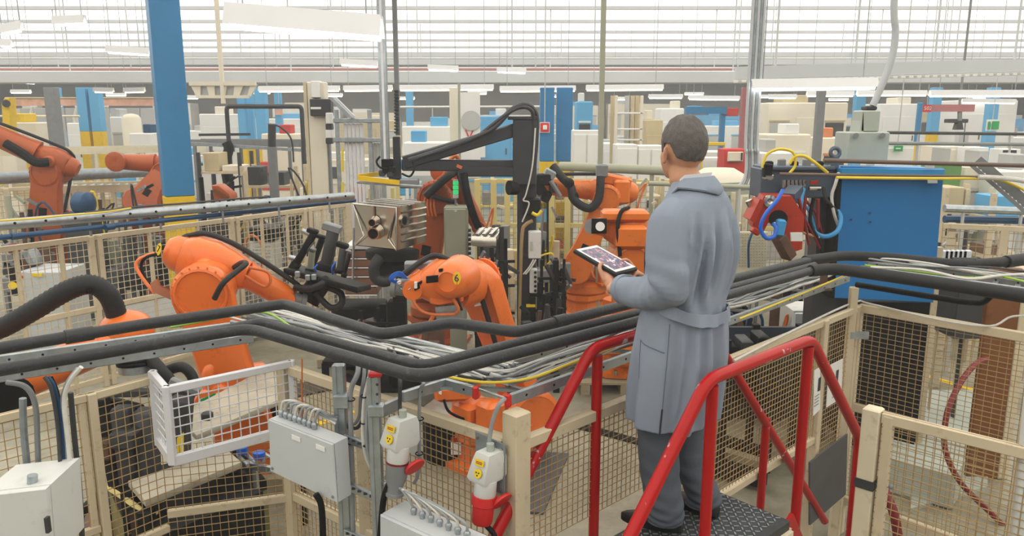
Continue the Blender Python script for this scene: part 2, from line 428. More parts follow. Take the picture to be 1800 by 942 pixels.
f1 = fence('mesh_fence', 'tan mesh fence panel with timber coloured rail behind the man', [PA, PA + uF1*1.12], 1.24, ZF, [PA], rails=(ZF-.02,), rw=.045, rh=.05, pw=.085, post_top=ZT-.02)
f1b = fence('mesh_fence', 'tan mesh fence panel beside the black deck, right of the man', [PA + uF1*1.16, mid], .9, ZF, [PA + uF1*1.14, mid], rails=(ZF-.02, .92), rw=.04, rh=.045, pw=.06)
f1c = fence('mesh_fence', 'narrow tan mesh panel with papers by the corner post', [mid, PB], .3, ZF, [PB - uF1*.06, PB], rails=(ZF-.02, .32), rw=.04, rh=.045, pw=.045, post_top=ZF)
part(f1c, 'post', MB().box(V((PB.x, PB.y, .95)) - uF1*.13, (.05, .05, 1.9), ch=.006), 'cream')
part(f1c, 'clamp', MB().box(V((PB.x, PB.y, 1.56)) - uF1*.1 + nF1*.05, (.13, .02, .05)), 'galv')
# rubber-grey board and papers on the fence
def on_f1(px, py, off=.03): return onpl(px, py, PA + nF1*off, nF1)
bd = [on_f1(*q, .05) for q in ((1421, 812), (1487, 762), (1484, 868), (1421, 922))]
solo('grey_board', MB().prism(bd, nF1*.012), 'mat_grey', 'dark grey board fixed low on the mesh beside the red handrail', 'board')
for q, lab in ((((1431, 651), (1441, 645), (1441, 719), (1429, 731)), 'white printed sheet half hidden behind the red post'), (((1456, 643), (1481, 630), (1478, 700), (1452, 716)), 'white printed sheet next to the yellow mark on the fence')):
    g = [on_f1(*p, .05) for p in q]
    t = solo('paper_sheet', MB().prism(g, nF1*.003), 'paper', lab, 'paper')
    c = sum(g, V())/4 + nF1*.006; ux = (g[1]-g[0]).normalized()
    part(t, 'printed_block', quad_on(c + ux*.02 + Z*.04, ux, Z, .03, .09), 'ink')
    for k in range(4): part(t, 'printed_line', quad_on(c - ux*.0 - Z*(.03+.022*k), ux, Z, .06, .006), 'cable_grey')
# left low fence F0 (C -> A)
f0 = fence('mesh_fence', 'tan mesh fence with worn timber rail carrying the red plugs', [PC, PA - uF0*.05], .55, ZF, [PC, PA - uF0*.09], rails=(ZF-.02, 1.0), rw=.045, rh=.05, pw=.07)
part(f0, 'post', MB().box(V((PC.x, PC.y, .95)) + uF0*.62, (.06, .06, 1.56), ch=.005), 'cream')
# left fence F-1, white guard cage
P1 = onz(150, 692, ZF); P1.z = 0; P0 = onz(-60, 742, ZF); P0.z = 0
fence('mesh_fence', 'tan mesh fence at the lower left with cream post', [P0, P1], .5, ZF, [P1 + V((-.022, -.01, 0))], rails=(ZF-.02, 1.05), rw=.03, rh=.04, pw=.034, px=.042, pz=.042)
Pw0 = onz(272, 660, ZF); Pw0.z = 0
fence('mesh_fence', 'tan mesh panel between cream post and white cage', [P1, Pw0], .5, ZF, [P1 + V((.02, .012, 0))], rails=(ZF-.02, .9), rw=.03, rh=.04, pw=.04, px=.042, pz=.042)
fence('mesh_fence', 'tan mesh panel below the white cage', [Pw0, PC], .5, 1.36, [], rails=(.98,), rw=.03, rh=.045, px=.042, pz=.042)
g0 = onz(292, 680, 1.78); g1 = onz(512, 634, 1.78); g0.z = g1.z = 0
gret = Pw0 + V((.0, -.02, 0))
wg = thing('guard_cage', 'white painted mesh guard cage with a side return', 'cage', V((g0.x, g0.y, 0)))
zb = 1.38
for a, b in ((gret, g0), (g0, g1)):
    for z, h in ((1.765, .04), (zb+.02, .055)): part(wg, 'rail', MB().bar(a+Z*z, b+Z*z, .03, h, ch=.004), 'white_paint')
    part(wg, 'wire_mesh', wire_grid(a, b, zb, 1.76, .046, .046, .0024), 'white_paint', kind='stuff')
for p, zz in ((gret, zb), (g0, zb), (g1, 1.45)): part(wg, 'post', MB().box(V((p.x, p.y, (1.785+zz)/2)), (.035, .035, 1.785-zz), ch=.004), 'white_paint')
part(wg, 'bracket', MB().bar(g1+Z*1.765, PC+Z*1.70, .03, .03), 'white_paint')
# right fence F2 and near gate
PD = onz(1830, 592, ZF); PD.z = 0
f2 = fence('mesh_fence', 'wide cream mesh fence before the blue machine', [PB, PD], .25, ZF, [PD], rails=(ZF-.02, 1.0, .27), rw=.04, rh=.06, pw=.08, px=.05, pz=.034)
G0 = onz(1552, 724, ZF); G1 = onz(1830, 792, ZF); G0.z = G1.z = 0
gate = fence('mesh_gate', 'cream mesh gate with thick post in the right foreground', [G0, G1], .3, ZF, [], rails=(ZF-.025,), rw=.035, rh=.05, px=.036, pz=.034, cat='gate')
uG = (G1-G0).normalized(); Rg = M((uG, V((-uG.y, uG.x, 0)), Z)).transposed()
part(gate, 'post', MB().box(V((G0.x, G0.y, (ZF+.01)/2)) - uG*.04, (.075, .075, ZF+.01), Rg, ch=.006), 'cream_pale')
part(gate, 'gate_stile', MB().box(V((G0.x, G0.y, ZF/2)) + uG*.03, (.04, .04, ZF-.02), Rg, ch=.004), 'cream')
part(gate, 'strap_plate', MB().box(V((G0.x, G0.y, 1.4)) - uG*.04, (.083, .083, .045), Rg), 'dark_grey')
part(gate, 'cable_tie_end', MB().sphere(V((G0.x, G0.y, 1.42)) + uG*.05 + V((0, -.03, 0)), .012, 8, 6), 'mid_grey')
wp = MB().tube([at(1788, 960, 2.9), at(1802, 830, 2.9), at(1815, 700, 2.9)], .03, 10)
wpt = thing('conduit', 'pale grey corrugated conduit rising at the right edge', 'conduit', (at(1788, 960, 2.9).x, 2.9, 0))
part(wpt, 'hose', MB().tube([V((at(1788, 960, 2.9).x-.02, 2.9, 0)), at(1788, 960, 2.9), at(1802, 830, 2.9), at(1815, 700, 2.9)], .03, 10), 'box_white')

# ------------------------------------------------------------------ pipes and cable tray
def pz(px, py, z=ZP): return onz(px, py, z)
def pipe(name, label, pts, r, mat, rc=.05, couplings=(), cat='pipe', n=14):
    pts = [V(p) for p in pts]; t = thing(name, label, cat, pts[0])
    part(t, 'pipe_run', MB().tube(roundc(pts, rc, 5), r, n), mat)
    for p, q in couplings: part(t, 'sleeve', MB().tube([V(p), V(q)], r*1.22, n), mat)
    return t
up = [pz(-60, 622), pz(240, 572), pz(500, 534), pz(672, 588), pz(796, 567), pz(908, 584), pz(1120, 531), pz(1420, 458)]
pipe('insulated_pipe', 'upper black insulated pipe zigzagging in front of the robots', up, .0265, 'pipe_grey', .05,
     [(up[0].lerp(up[1], .55), up[0].lerp(up[1], .72)), (up[5].lerp(up[6], .28), up[5].lerp(up[6], .37))])
lo1 = [pz(-60, 660), pz(437, 577), pz(738, 664), pz(1110, 568), pz(1425, 476)]
pipe('insulated_pipe', 'lower grey insulated pipe with the big rounded corner', lo1, .0255, 'pipe_grey', .09)
lo2 = [pz(250, 608), pz(330, 594), pz(458, 565), pz(742, 644), pz(1112, 552), pz(1432, 466)]
pipe('insulated_pipe', 'middle grey insulated pipe beside the loose cables', lo2, .0215, 'pipe_grey', .07)
rp1 = [up[-1] + V((-.02, .0, 0)), pz(1480, 449), pz(1560, 452), pz(1690, 466), pz(1760, 461), pz(1840, 448)]
pipe('insulated_pipe', 'black insulated pipe crossing in front of the blue panel', rp1, .034, 'rubber', .1, [(pz(1672, 463), pz(1712, 464)), (pz(1768, 460), pz(1800, 456))])
rp2 = [lo1[-1], pz(1470, 472), pz(1640, 496), pz(1850, 528)]
pipe('insulated_pipe', 'long black insulated pipe above the right cable tray', rp2, .038, 'rubber', .12)
rp3 = [onz(1505, 500, 2.0), onz(1690, 530, 2.0), onz(1728, 533, 2.0), onz(1742, 520, 2.05)]
pipe('water_pipe', 'thin black pipe ending in an elbow below the right tray', rp3, .018, 'black', .03)
# cable tray: rails with holes, rungs
def tray(name, label, a0, a1, b0, b1, z, h=.05, holes=14, endcap=True):
    "front rail a0->a1, rear rail b0->b1"
    a0, a1, b0, b1 = [V((p.x, p.y, z)) for p in (a0, a1, b0, b1)]
    t = thing(name, label, 'cable tray', a0)
    for p, q in ((a0, a1), (b0, b1)):
        part(t, 'side_rail', MB().bar(p, q, .02, h, ch=.004), 'galv')
        u = (q-p).normalized(); nn = V((u.y, -u.x, 0)); nn = -nn if nn.y > 0 else nn
        for k in range(holes):
            c = p.lerp(q, (k+.5)/holes)
            part(t, 'bolt_hole', MB().cyl(c + nn*.0095, c + nn*.0112, .006, n=8), 'black')
    n = 9
    for k in range(n):
        s = (k+.5)/n; part(t, 'rung', MB().bar(a0.lerp(a1, s) - Z*.012, b0.lerp(b1, s) - Z*.012, .03, .012), 'galv')
    return t
ta0, ta1 = onz(838, 689, ZT), onz(438, 580, ZT)      # segment B front rail hidden under the pipes
tB0, tB1 = onz(838, 689, ZT), onz(425, 575, ZT)
uB = (tB1-tB0).normalized(); nB = V((-uB.y, uB.x, 0)); nB = nB if nB.y > 0 else -nB
tray('cable_tray', 'cable tray full of loose white cables running left', tB0, tB1 + uB*.1, tB0 + nB*.36, tB1 + nB*.36 + uB*.3, ZT)
tC0, tC1 = onz(897, 702, ZT), onz(1492, 489, ZT)
uC = (tC1-tC0).normalized(); nC = V((-uC.y, uC.x, 0)); nC = nC if nC.y > 0 else -nC
tray('cable_tray', 'galvanised cable tray passing behind the man to the corner', tC0, tC1, tC0 + nC*.34 - uC*.3, tC1 + nC*.34, ZT, holes=20)
tA0, tA1 = onz(-60, 668, ZT-.01), onz(445, 590, ZT-.01)
tray('cable_tray', 'dull cable tray under the pipes at the left', tA0, tA1, tA0 + V((-.2, .22, 0)), tA1 + V((-.2, .22, 0)), ZT-.02, holes=9)
tD0, tD1 = onz(1512, 470, 2.03), onz(1850, 516, 2.03)
tray('cable_tray', 'cable tray behind the right black pipe', tD0, tD1, tD0 + V((.16, .22, 0)), tD1 + V((.16, .22, 0)), 2.02, holes=9)
for (px, py), lab in (((836, 690), 'left red plastic cap on the tray end'), ((893, 704), 'right red plastic cap on the tray end')):
    c = onz(px, py, ZT); solo('end_cap', MB().box(c, (.026, .026, .062), M.Rotation(.7, 3, 'Z'), ch=.008), 'red_plug', lab, 'cap', group='red tray end caps')
solo('tray_brace', MB().cyl(onz(842, 684, ZT), onz(888, 700, ZT), .006, n=8), 'galv', 'short round steel brace between the two red caps', 'brace')
br = thing('pipe_bracket', 'rusty flat bracket carrying the pipes above the tray corner', 'bracket', onz(1448, 500, ZT))
part(br, 'upright', MB().bar(onz(1447, 503, ZT), onz(1447, 503, ZT) + Z*.2, .05, .012), 'rust')
part(br, 'foot', MB().box(onz(1447, 503, ZT) - Z*.02, (.1, .08, .01)), 'rust')
cb = MB(); c0 = onz(1505, 476, 2.02)
cl = thing('copper_offcut', 'crumpled pinkish rag lying on the pipes at the tray corner', 'rag', c0)
rg = []
for i in range(9):
    rg.append([c0 + V((-.09 + .0225*i, .05*sin(2*pi*j/8)*(1.1-abs(i-4)/5), .02*cos(2*pi*j/8)*(1.1-abs(i-4)/5) + .012*sin(i*2.1+j))) for j in range(8)])
part(cl, 'cloth', MB().loft(rg), mk('rag', 'c08a7c', .8, 0, .3, 30))
# loose cables
def cable(label, pts, r, mat, k=5, n=6, name='cable', group=None):
    return solo(name, MB().tube(smooth(pts, k), r, n), mat, label, 'cable', loc=pts[0], group=group)
rnd = random.Random(3)
def strand(a0, a1, off0, off1, z, n, amp, r, mat, label, nside, grp, lead=None):
    pts = list(lead or [])
    L = (a1-a0).length; m = max(5, int(L/.14))
    ph, q = rnd.uniform(0, 6), rnd.uniform(.7, 1.6)
    for i in range(m+1):
        s = i/m; p = a0.lerp(a1, s)
        o = off0 + (off1-off0)*s + amp*sin(ph + s*L*3.1*q) + rnd.uniform(-1, 1)*amp*.3
        o = min(max(o, .03), .31)
        pts.append(V((p.x, p.y, z + .012*sin(ph*2 + s*7) + rnd.uniform(0, .008))) + nside*o)
    return cable(label, pts, r, mat, group=grp, k=4)
kinds = ['cable_white', 'cable_grey', 'cable_white', 'cable_grey', 'cable_dark', 'cable_grey', 'cable_white']
words_ = {'cable_white': 'white', 'cable_grey': 'grey', 'cable_dark': 'dark'}
for i in range(30):
    m = kinds[i % 7]
    strand(tB0 + uB*.02, tB1 + uB*rnd.uniform(.0, .3), rnd.uniform(.08, .30), rnd.uniform(.05, .30), ZT + .02 + .0025*(i % 9), 0, rnd.uniform(.01, .035), rnd.choice((.0045, .006, .007)), m, words_[m] + ' loose cable lying in the left tray', nB, 'loose cables in the left tray')
for i in range(24):
    m = kinds[(i*3) % 7]
    jx, jy = rnd.uniform(-1, 1), rnd.uniform(-1, 1); zc_ = ZT + .015 + .003*(i % 8)
    strand(tC0 + uC*rnd.uniform(.05, .2), tC1 - uC*.05, rnd.uniform(.05, .3), rnd.uniform(.06, .28), ZT + .015 + .003*(i % 8), 0, rnd.uniform(.008, .022), rnd.choice((.0045, .006, .007)), m, words_[m] + ' cable lying in the tray behind the man', nC, 'cables in the tray behind the man', [onz(690 + 12*jx, 618 + 10*jy, zc_), onz(770 + 14*jx, 638 + 10*jy, zc_ + .01), onz(845 + 12*jx, 655 + 10*jy, zc_)])
uD = (tD1-tD0).normalized(); nD = V((.59, .81, 0))
for i in range(12):
    m = kinds[(i*2) % 7]
    strand(tD0, tD1, rnd.uniform(.03, .24), rnd.uniform(.03, .24), 2.06 + .008*(i % 5), 0, .02, rnd.choice((.005, .007)), m, words_[m] + ' cable on the right tray behind the black pipe', nD, 'cables on the right tray')
def pc(px, py, z): return onz(px, py, z)
cable('yellow and green earth cable in the left tray', [pc(300, 575, ZT+.05), pc(420, 553, ZT+.06), pc(470, 550, ZT+.06), pc(510, 573, ZT+.05), pc(540, 590, ZT+.04)], .006, 'green_cable')
cable('bright yellow cable along the tray near the red caps', [pc(640, 620, ZT+.05), pc(760, 655, ZT+.05), pc(850, 672, ZT+.04), pc(930, 665, ZT+.05), pc(1000, 640, ZT+.05), pc(1080, 610, ZT+.05)], .0065, 'yellow_cable')
cable('yellow cable in the tray right of the man', [pc(1300, 560, ZT+.05), pc(1400, 520, ZT+.06), pc(1455, 497, ZT+.06), pc(1490, 482, ZT+.05)], .006, 'yellow_cable')
cable('yellow and green cable on the right tray', [pc(1520, 466, 2.12), pc(1600, 476, 2.11), pc(1700, 488, 2.11), pc(1760, 486, 2.12), pc(1840, 506, 2.12)], .007, 'green_cable')
cable('thick white cable arching on the right tray', [pc(1530, 470, 2.12), pc(1620, 474, 2.13), pc(1700, 490, 2.12), pc(1760, 484, 2.13), pc(1840, 480, 2.13)], .009, 'cable_white')
cable('white cable tied along the top of the right fence', [onz(1290, 634, ZF+.02), onz(1400, 578, ZF+.02), onz(1500, 532, ZF+.025), onz(1530, 534, ZF+.02), onz(1650, 562, ZF+.02), onz(1740, 573, ZF+.015), onz(1780, 556, ZF+.06), onz(1840, 556, ZF+.06)], .007, 'cable_white')
cable('thin orange wire hanging by the left post', [at(531, 630, 3.4), at(531, 690, 3.42), at(533, 722, 3.45), at(528, 740, 3.5)], .0035, 'cable_orange')

# ------------------------------------------------------------------ strut posts, boxes, plugs
dP = 3.05
def upright(name, label, px0, py0, px1, py1, Y, w=.05, mat='galv', cat='post'):
    a = at(px0, py0, Y); b = at(px1, py1, Y); x = (a.x+b.x)/2
    t = thing(name, label, cat, (x, Y, 0)); zt = a.z
    part(t, 'channel', MB().box((x, Y, zt/2), (w, w*.8, zt), ch=.004), mat)
    part(t, 'lip', MB().box((x - w*.28, Y - w*.42, zt/2), (w*.28, .008, zt)), mat); part(t, 'lip', MB().box((x + w*.28, Y - w*.42, zt/2), (w*.28, .008, zt)), mat)
    return t
sa = upright('strut_post', 'galvanised strut post left of the coiled cables', 601, 640, 603, 940, 3.12, .052)
part(sa, 'clamp', MB().box(at(601, 704, 3.09), (.065, .05, .06), ch=.005), 'galv')
sb = upright('strut_post', 'galvanised strut post with handwritten marks and red cap', 660, 660, 663, 940, 2.98, .05)
part(sb, 'red_cap', MB().box(at(660, 657, 2.98), (.052, .045, .02), ch=.004), 'red_plug')
for k, s in enumerate('1000'): part(sb, 'pen_mark', MB().cyl(at(663, 676 + 17*k, 2.955), at(663, 676 + 17*k, 2.953), .006, n=8), 'ink')
part(sb, 'clamp', MB().box(at(662, 720, 2.96), (.062, .05, .05), ch=.005), 'galv')
part(sb, 'arm', MB().bar(at(672, 722, 2.98), at(702, 708, 3.1), .02, .05), 'galv')
for k, (ya, yb) in enumerate(((768, 790), (852, 874), (935, 957))):
    t = solo('strut_rung', MB().bar(at(606, ya, 3.09), at(658, yb, 3.0), .02, .035, ch=.003), 'galv', ['topmost', 'middle', 'lowest'][k] + ' perforated rung between the two strut posts', 'rung')
    for j in range(5):
        c = at(606, ya, 3.075).lerp(at(658, yb, 2.985), (j+.5)/5); part(t, 'slot', MB().box(c, (.014, .012, .008)), 'dark_grey')
def ebox(name, label, corners, Y, depth, mat='box_grey', glands=(), labels=(), door=True):
    "front face by left-top, right-top, right-bottom, left-bottom pixels on a vertical plane with two depths"
    (lt, rt, rb, lb), (y0, y1) = corners, Y
    a, b = at(*lt, y0), at(*rt, y1); c, d = at(*rb, y1), at(*lb, y0)
    n = (b-a).cross(Z); n.z = 0; n.normalize(); n = n if n.y < 0 else -n
    t = thing(name, label, 'box', V(((a.x+b.x)/2, (a.y+b.y)/2, min(c.z, d.z))))
    back = -n*depth
    part(t, 'body', MB().prism([a+back*.12, b+back*.12, c+back*.12, d+back*.12], back*.88), mat)
    cc = (a+b+c+d)/4; gr = lambda p: p
    part(t, 'lid', MB().prism([gr(a), gr(b), gr(c), gr(d)], back*.12, ch=.006), mat)
    return t, a, b, c, d, n
e1, a, b, c, d, n = ebox('junction_box', 'grey junction box with cable glands on the left strut post', ((471, 737), (585, 781), (592, 884), (474, 828)), (3.12, 2.92), .085)
ux = (b-a).normalized()
for s, w in ((.45, .05), (.82, .05)): part(e1, 'label_plate', quad_on(a.lerp(b, s) - Z*.035 + n*.003, ux, Z, w, .02), 'paper')
for s in (.05, .95):
    part(e1, 'screw', MB().cyl(d.lerp(c, s) + Z*.02, d.lerp(c, s) + Z*.02 + n*.004, .007, n=8), 'mid_grey')
def glands(t, p, q, k, mat='galv', back=V(), h=.03):
    for i in range(k):
        c = p.lerp(q, (i+.5)/k) + back
        part(t, 'gland', MB().lathe(c, Z, [(.011, 0), (.011, .012), (.014, .013), (.014, .022), (.008, h)], 10), mat)
back = -n*.055
glands(e1, a.lerp(b, .02), a.lerp(b, .62), 8, back=back)
gp = [a.lerp(b, .02).lerp(a.lerp(b, .62), (i+.5)/8) + back for i in range(8)]
for i, p in enumerate(gp):
    q = at(590, 745, 3.06)
    cable('grey cable number %s curving out of the left junction box' % ['one', 'two', 'three', 'four', 'five', 'six', 'seven', 'eight'][i], [p + Z*.025, p + Z*.07 + V((.015, .0, 0)), p.lerp(q, .35) + Z*.075, p.lerp(q, .75) + Z*(.03 + .002*i), q + V((0, .006*i, .003*i))], .0055, 'cable_grey' if i % 3 else 'cable_white', group='cables out of the left junction box')
e2, a, b, c, d, n = ebox('junction_box', 'pale junction box at the bottom edge below the red plug', ((667, 905), (840, 985), (840, 1085), (667, 1005)), (2.85, 2.55), .15)
ux = (b-a).normalized()
part(e2, 'label_plate', quad_on(a.lerp(b, .46) - Z*.03 + n*.003, ux, Z, .06, .02), 'paper')
back = -n*.09
glands(e2, a.lerp(b, .16), a.lerp(b, .80), 7, back=back)
for i in range(7):
    p = a.lerp(b, .16).lerp(a.lerp(b, .80), (i+.5)/7) + back
    q = at(676, 852, 2.96)
    cable('grey cable %s entering the lower junction box' % ['one', 'two', 'three', 'four', 'five', 'six', 'seven'][i], [p + Z*.025, p + Z*(.05+.003*i) + V((-.012, .0, 0)), p.lerp(q, .4) + Z*.055, p.lerp(q, .8) + Z*.03, q + V((0, .005*i, .004*i))], .0055, 'cable_white' if i % 2 else 'cable_grey', group='cables into the lower junction box')
e3, a, b, c, d, n = ebox('junction_box', 'pale grey cabinet cut off at the lower left corner', ((-40, 872), (82, 858), (92, 990), (-40, 1010)), (2.6, 2.62), .26, 'box_white')
part(e3, 'lock', MB().box(at(84, 922, 2.6), (.012, .02, .06)), 'dark_grey')
part(e3, 'screw_cap', MB().cyl(at(57, 852, 2.68), at(57, 835, 2.68), .018, n=12), 'galv')
# cable bundles on the struts
for i, (pts, r, m, lab) in enumerate([
    ([(629, 655), (616, 690), (617, 760), (619, 850), (621, 945)], .011, 'cable_grey', 'thick grey cable strapped to the left strut post'),
    ([(640, 660), (634, 700), (632, 730), (622, 745), (606, 742)], .008, 'cable_grey', 'grey cable looping behind the left strut post'),
    ([(648, 670), (641, 700), (640, 728), (628, 752), (606, 748)], .008, 'cable_dark', 'darker cable looping behind the left strut post'),
    ([(651, 655), (641, 700), (638, 760), (643, 800), (656, 830)], .009, 'cable_white', 'white cable curving beside the right strut post'),
    ([(655, 655), (648, 700), (645, 770), (652, 812), (660, 826)], .009, 'cable_grey', 'grey cable curving beside the right strut post'),
    ([(703, 672), (703, 700), (703, 733)], .008, 'cable_dark', 'cable dropping into the grey plug socket'),
    ([(745, 672), (738, 690), (737, 760), (736, 828), (727, 850)], .0075, 'cable_grey', 'grey cable hanging between the two plugs'),
    ([(694, 822), (684, 850), (674, 880), (668, 942)], .013, 'black', 'thick black cable below the grey plug'),
    ([(555, 868), (565, 890), (568, 950)], .014, 'black', 'thick black cable below the left junction box')]):
    Yd = [3.08, 3.14, 3.14, 3.02, 3.0, 2.98, 3.1, 2.93, 2.95][i]
    head = [onz(pts[0][0] - 12, 612, ZT+.03), at(pts[0][0] - 2, pts[0][1] - 24, Yd + .16)] if i < 7 else []
    cable(lab, head + [at(x, y, Yd) for x, y in pts], r, m, n=8)
for i, (px, py, Yd) in enumerate([(617, 702, 3.08), (618, 778, 3.08), (620, 858, 3.08), (641, 696, 3.02), (640, 742, 3.02), (645, 782, 3.02), (738, 736, 3.1), (737, 797, 3.1)]):
    c = at(px, py, Yd); solo('cable_tie', MB().tube([c + V((.016*cos(t), .016*sin(t), .002*sin(t))) for t in [2*pi*k/12 for k in range(13)]], .0028, 5), 'black', 'black cable tie around a grey cable on the struts', 'cable tie', group='black cable ties')
def plug(label, px, py, Y, s, grey=True):
    "CEE socket with plug; (px,py) centre of housing top"
    c = at(px, py, Y); t = thing('power_plug', label, 'plug', c - Z*.25*s)
    k = s
    R = M.Rotation(-.75, 3, 'Z'); tilt = V((-.03, -.01, 0))*k
    part(t, 'socket_housing', MB().loft([[c + R @ V((x*w, y2*dd, 0)) + V((ox, 0, -h*k)) for x, y2 in ((-1,-1),(1,-1),(1,1),(-1,1))] for w, dd, h, ox in ((.03*k, .035*k, .0, .0), (.034*k, .042*k, .02, -.002), (.04*k, .052*k, .085, -.012*k), (.036*k, .045*k, .1, -.012*k))]), 'box_white')
    part(t, 'gland', MB().cyl(c - Z*.005, c + Z*.025*k, .013*k, n=10), 'cab_sage')
    d0 = c + V((-.014*k, -.012*k, -.095*k)); ax = V((-.10, -.08, -1)).normalized()
    part(t, 'collar', MB().lathe(d0, ax, [(.036*k, 0), (.037*k, .05*k), (.034*k, .055*k)], 16), 'box_white')
    p1 = d0 + ax*.052*k
    if grey:
        part(t, 'ring', MB().lathe(p1, ax, [(.038*k, 0), (.038*k, .006*k)], 16), 'red_dark')
        part(t, 'plug_body', MB().lathe(p1 + ax*.006*k, ax, [(.037*k, 0), (.036*k, .05*k), (.026*k, .08*k), (.026*k, .1*k), (.03*k, .102*k), (.03*k, .112*k), (.014*k, .118*k)], 16), 'mid_grey')
    else:
        part(t, 'plug_body', MB().lathe(p1, ax, [(.041*k, 0), (.041*k, .03*k), (.036*k, .034*k), (.034*k, .09*k), (.03*k, .096*k), (.012*k, .1*k)], 16), 'red_plug')
    part(t, 'flap_lid', MB().lathe(p1 + V((.05*k, .0, -.0)) - Z*.01*k, V((.5, -.5, -.5)), [(.006, 0), (.03*k, .004), (.036*k, .012), (.036*k, .02), (.01, .022)], 14), 'red_plug')
    f = c + V((-.032*k, -.036*k, -.03*k)); nx = V((-.62, -.75, .25)).normalized(); ux = nx.cross(Z).normalized()*-1; uy = nx.cross(ux)
    uy = uy if uy.z > 0 else -uy
    ux = uy.cross(nx)
    part(t, 'warning_label', quad_on(f + uy*.006 + nx*.006, ux, uy, .036*k, .02*k), 'yellow_tag')
    lb = part(t, 'mark_disc', MB().cyl(f - uy*.03*k + nx*.002, f - uy*.03*k + nx*.008, .015*k, n=16), 'yellow_tag')
    for q_ in range(3): part(lb, 'printed_dot', MB().cyl(f - uy*(.03 + .006*cos(2.1*q_))*k + ux*.006*sin(2.1*q_)*k + nx*.007, f - uy*(.03 + .006*cos(2.1*q_))*k + ux*.006*sin(2.1*q_)*k + nx*.0092, .0028*k, n=8), 'ink')
    for q_ in range(2): part(t, 'printed_line', quad_on(f + uy*(.003 + .006*q_) + nx*.0082, ux, uy, .026*k, .0025*k, .001), 'orange_red')
    return t
plug('grey bodied plug in a white socket with red flap', 708, 733, 2.96, 1.25, True)
plug('red plug in a white socket on a grey plate', 862, 792, 2.9, 1.25, False)
pl = [onpl(px, py, PA + nF0*.06, nF0) for px, py in ((837, 757), (889, 782), (888, 870), (838, 845))]
pt = solo('mounting_plate', MB().prism(pl, nF0*.006), 'galv_dull', 'grey steel plate on the fence behind the red plug', 'plate')
cpl = sum(pl, V())/4; up_ = (pl[1]-pl[0]).normalized()
for q in pl: part(pt, 'bolt', MB().cyl(q.lerp(cpl, .2), q.lerp(cpl, .2) + nF0*.014, .006, n=8), 'steel')
part(pt, 'data_label', quad_on(cpl + up_*.04 + Z*.05 + nF0*.009, up_, Z, .075, .028), 'paper')
pl2 = [onpl(px, py, PA + nF0*.03, nF0) for px, py in ((706, 722), (738, 738), (735, 800), (704, 783))]
solo('mounting_plate', MB().prism(pl2, nF0*.012), 'box_white', 'white mounting plate behind the grey plug', 'plate')
cable('grey cable from the tray into the red plug socket', [at(888, 700, 2.95), at(877, 712, 2.93), at(866, 740, 2.93), at(860, 775, 2.92), at(860, 797, 2.92)], .009, 'cable_grey', n=8)
cable('black cable leaving the red plug downward', [at(843, 893, 2.88), at(848, 915, 2.87), at(866, 936, 2.85), at(880, 960, 2.85)], .011, 'black', n=8)
# left hand conduits
for i, (pts, r, m, Yd, lab) in enumerate([
    ([(12, 672), (45, 680), (62, 712), (66, 780), (68, 850)], .011, 'mid_grey', 2.9, 'grey bent conduit left of the cable bundle'),
    ([(40, 700), (42, 760), (50, 850), (52, 960)], .014, 'galv_dull', 2.95, 'short galvanised conduit at the lower left'),
    ([(78, 662), (92, 690), (104, 780), (110, 960)], .008, 'cable_dark', 2.86, 'dark cable in the hanging bundle, first'),
    ([(84, 662), (98, 690), (110, 780), (117, 960)], .008, 'blue_pipe', 2.88, 'bluish cable in the hanging bundle'),
    ([(90, 662), (104, 700), (114, 790), (122, 960)], .006, 'black', 2.9, 'black cable in the hanging bundle, last'),
    ([(143, 645), (122, 672), (113, 710), (122, 800), (130, 960)], .009, 'cable_white', 2.86, 'white conduit curving down left of the cream post'),
    ([(137, 648), (117, 676), (109, 716), (117, 800), (126, 960)], .009, 'cable_grey', 2.89, 'grey conduit curving down left of the cream post'),
    ([(124, 690), (130, 760), (140, 860), (145, 960)], .011, 'dark_grey', 2.95, 'dark straight conduit beside the cream post')]):
    cable(lab, [at(x, y, Yd) for x, y in pts], r, m, n=8, name='conduit' if 'conduit' in lab else 'cable')

# ------------------------------------------------------------------ red crossover steps
ZR, ZD = 2.05, 1.26
r1a = onz(1040, 612, ZR); r2a = onz(1243, 668, ZR); r2b = onz(1426, 596, ZR)
uS = (r2b-r2a); Ls = uS.length; uS.normalize(); vS = V((uS.y, -uS.x, 0))
r1b = r1a + uS*Ls
pl1 = lambda px, py: onpl(px, py, r1a, vS); pl2_ = lambda px, py: onpl(px, py, r2a, vS)
st = thing('crossover_steps', 'bright red tubular crossover steps with black tread deck', 'steps', V((r2a.x, r2a.y, 0)))
RT = .026
e1_ = pl1(868, 946); e1_ = r1a + (e1_-r1a)*1.6
r1d = pl1(1405, 842)
part(st, 'handrail', MB().tube(roundc([e1_, r1a, r1b, r1b + (r1d-r1b)*1.35], .07, 6), RT, 14), 'red_paint')
e2_ = pl2_(1106, 946); e2_ = r2a + (e2_-r2a)*1.6
r2d = pl2_(1511, 770); r2e = V((r2d.x, r2d.y, 0.02)) 
part(st, 'handrail', MB().tube(roundc([e2_, r2a, r2b, r2d, r2e], .07, 6), RT, 14), 'red_paint')
def rpost(top, bot):
    part(st, 'upright', MB().tube([top, V((top.x, top.y, bot))], RT*.92, 12), 'red_paint')
rpost(r1a + uS*.04 - Z*.04, .02); rpost(r2a + uS*.04 - Z*.03, .02); rpost(r2b - uS*.02 - Z*.03, .02); 
q1 = pl1(1347, 735); rpost(q1, .02)
rpost(r1b - uS*.03 - Z*.03, .02)
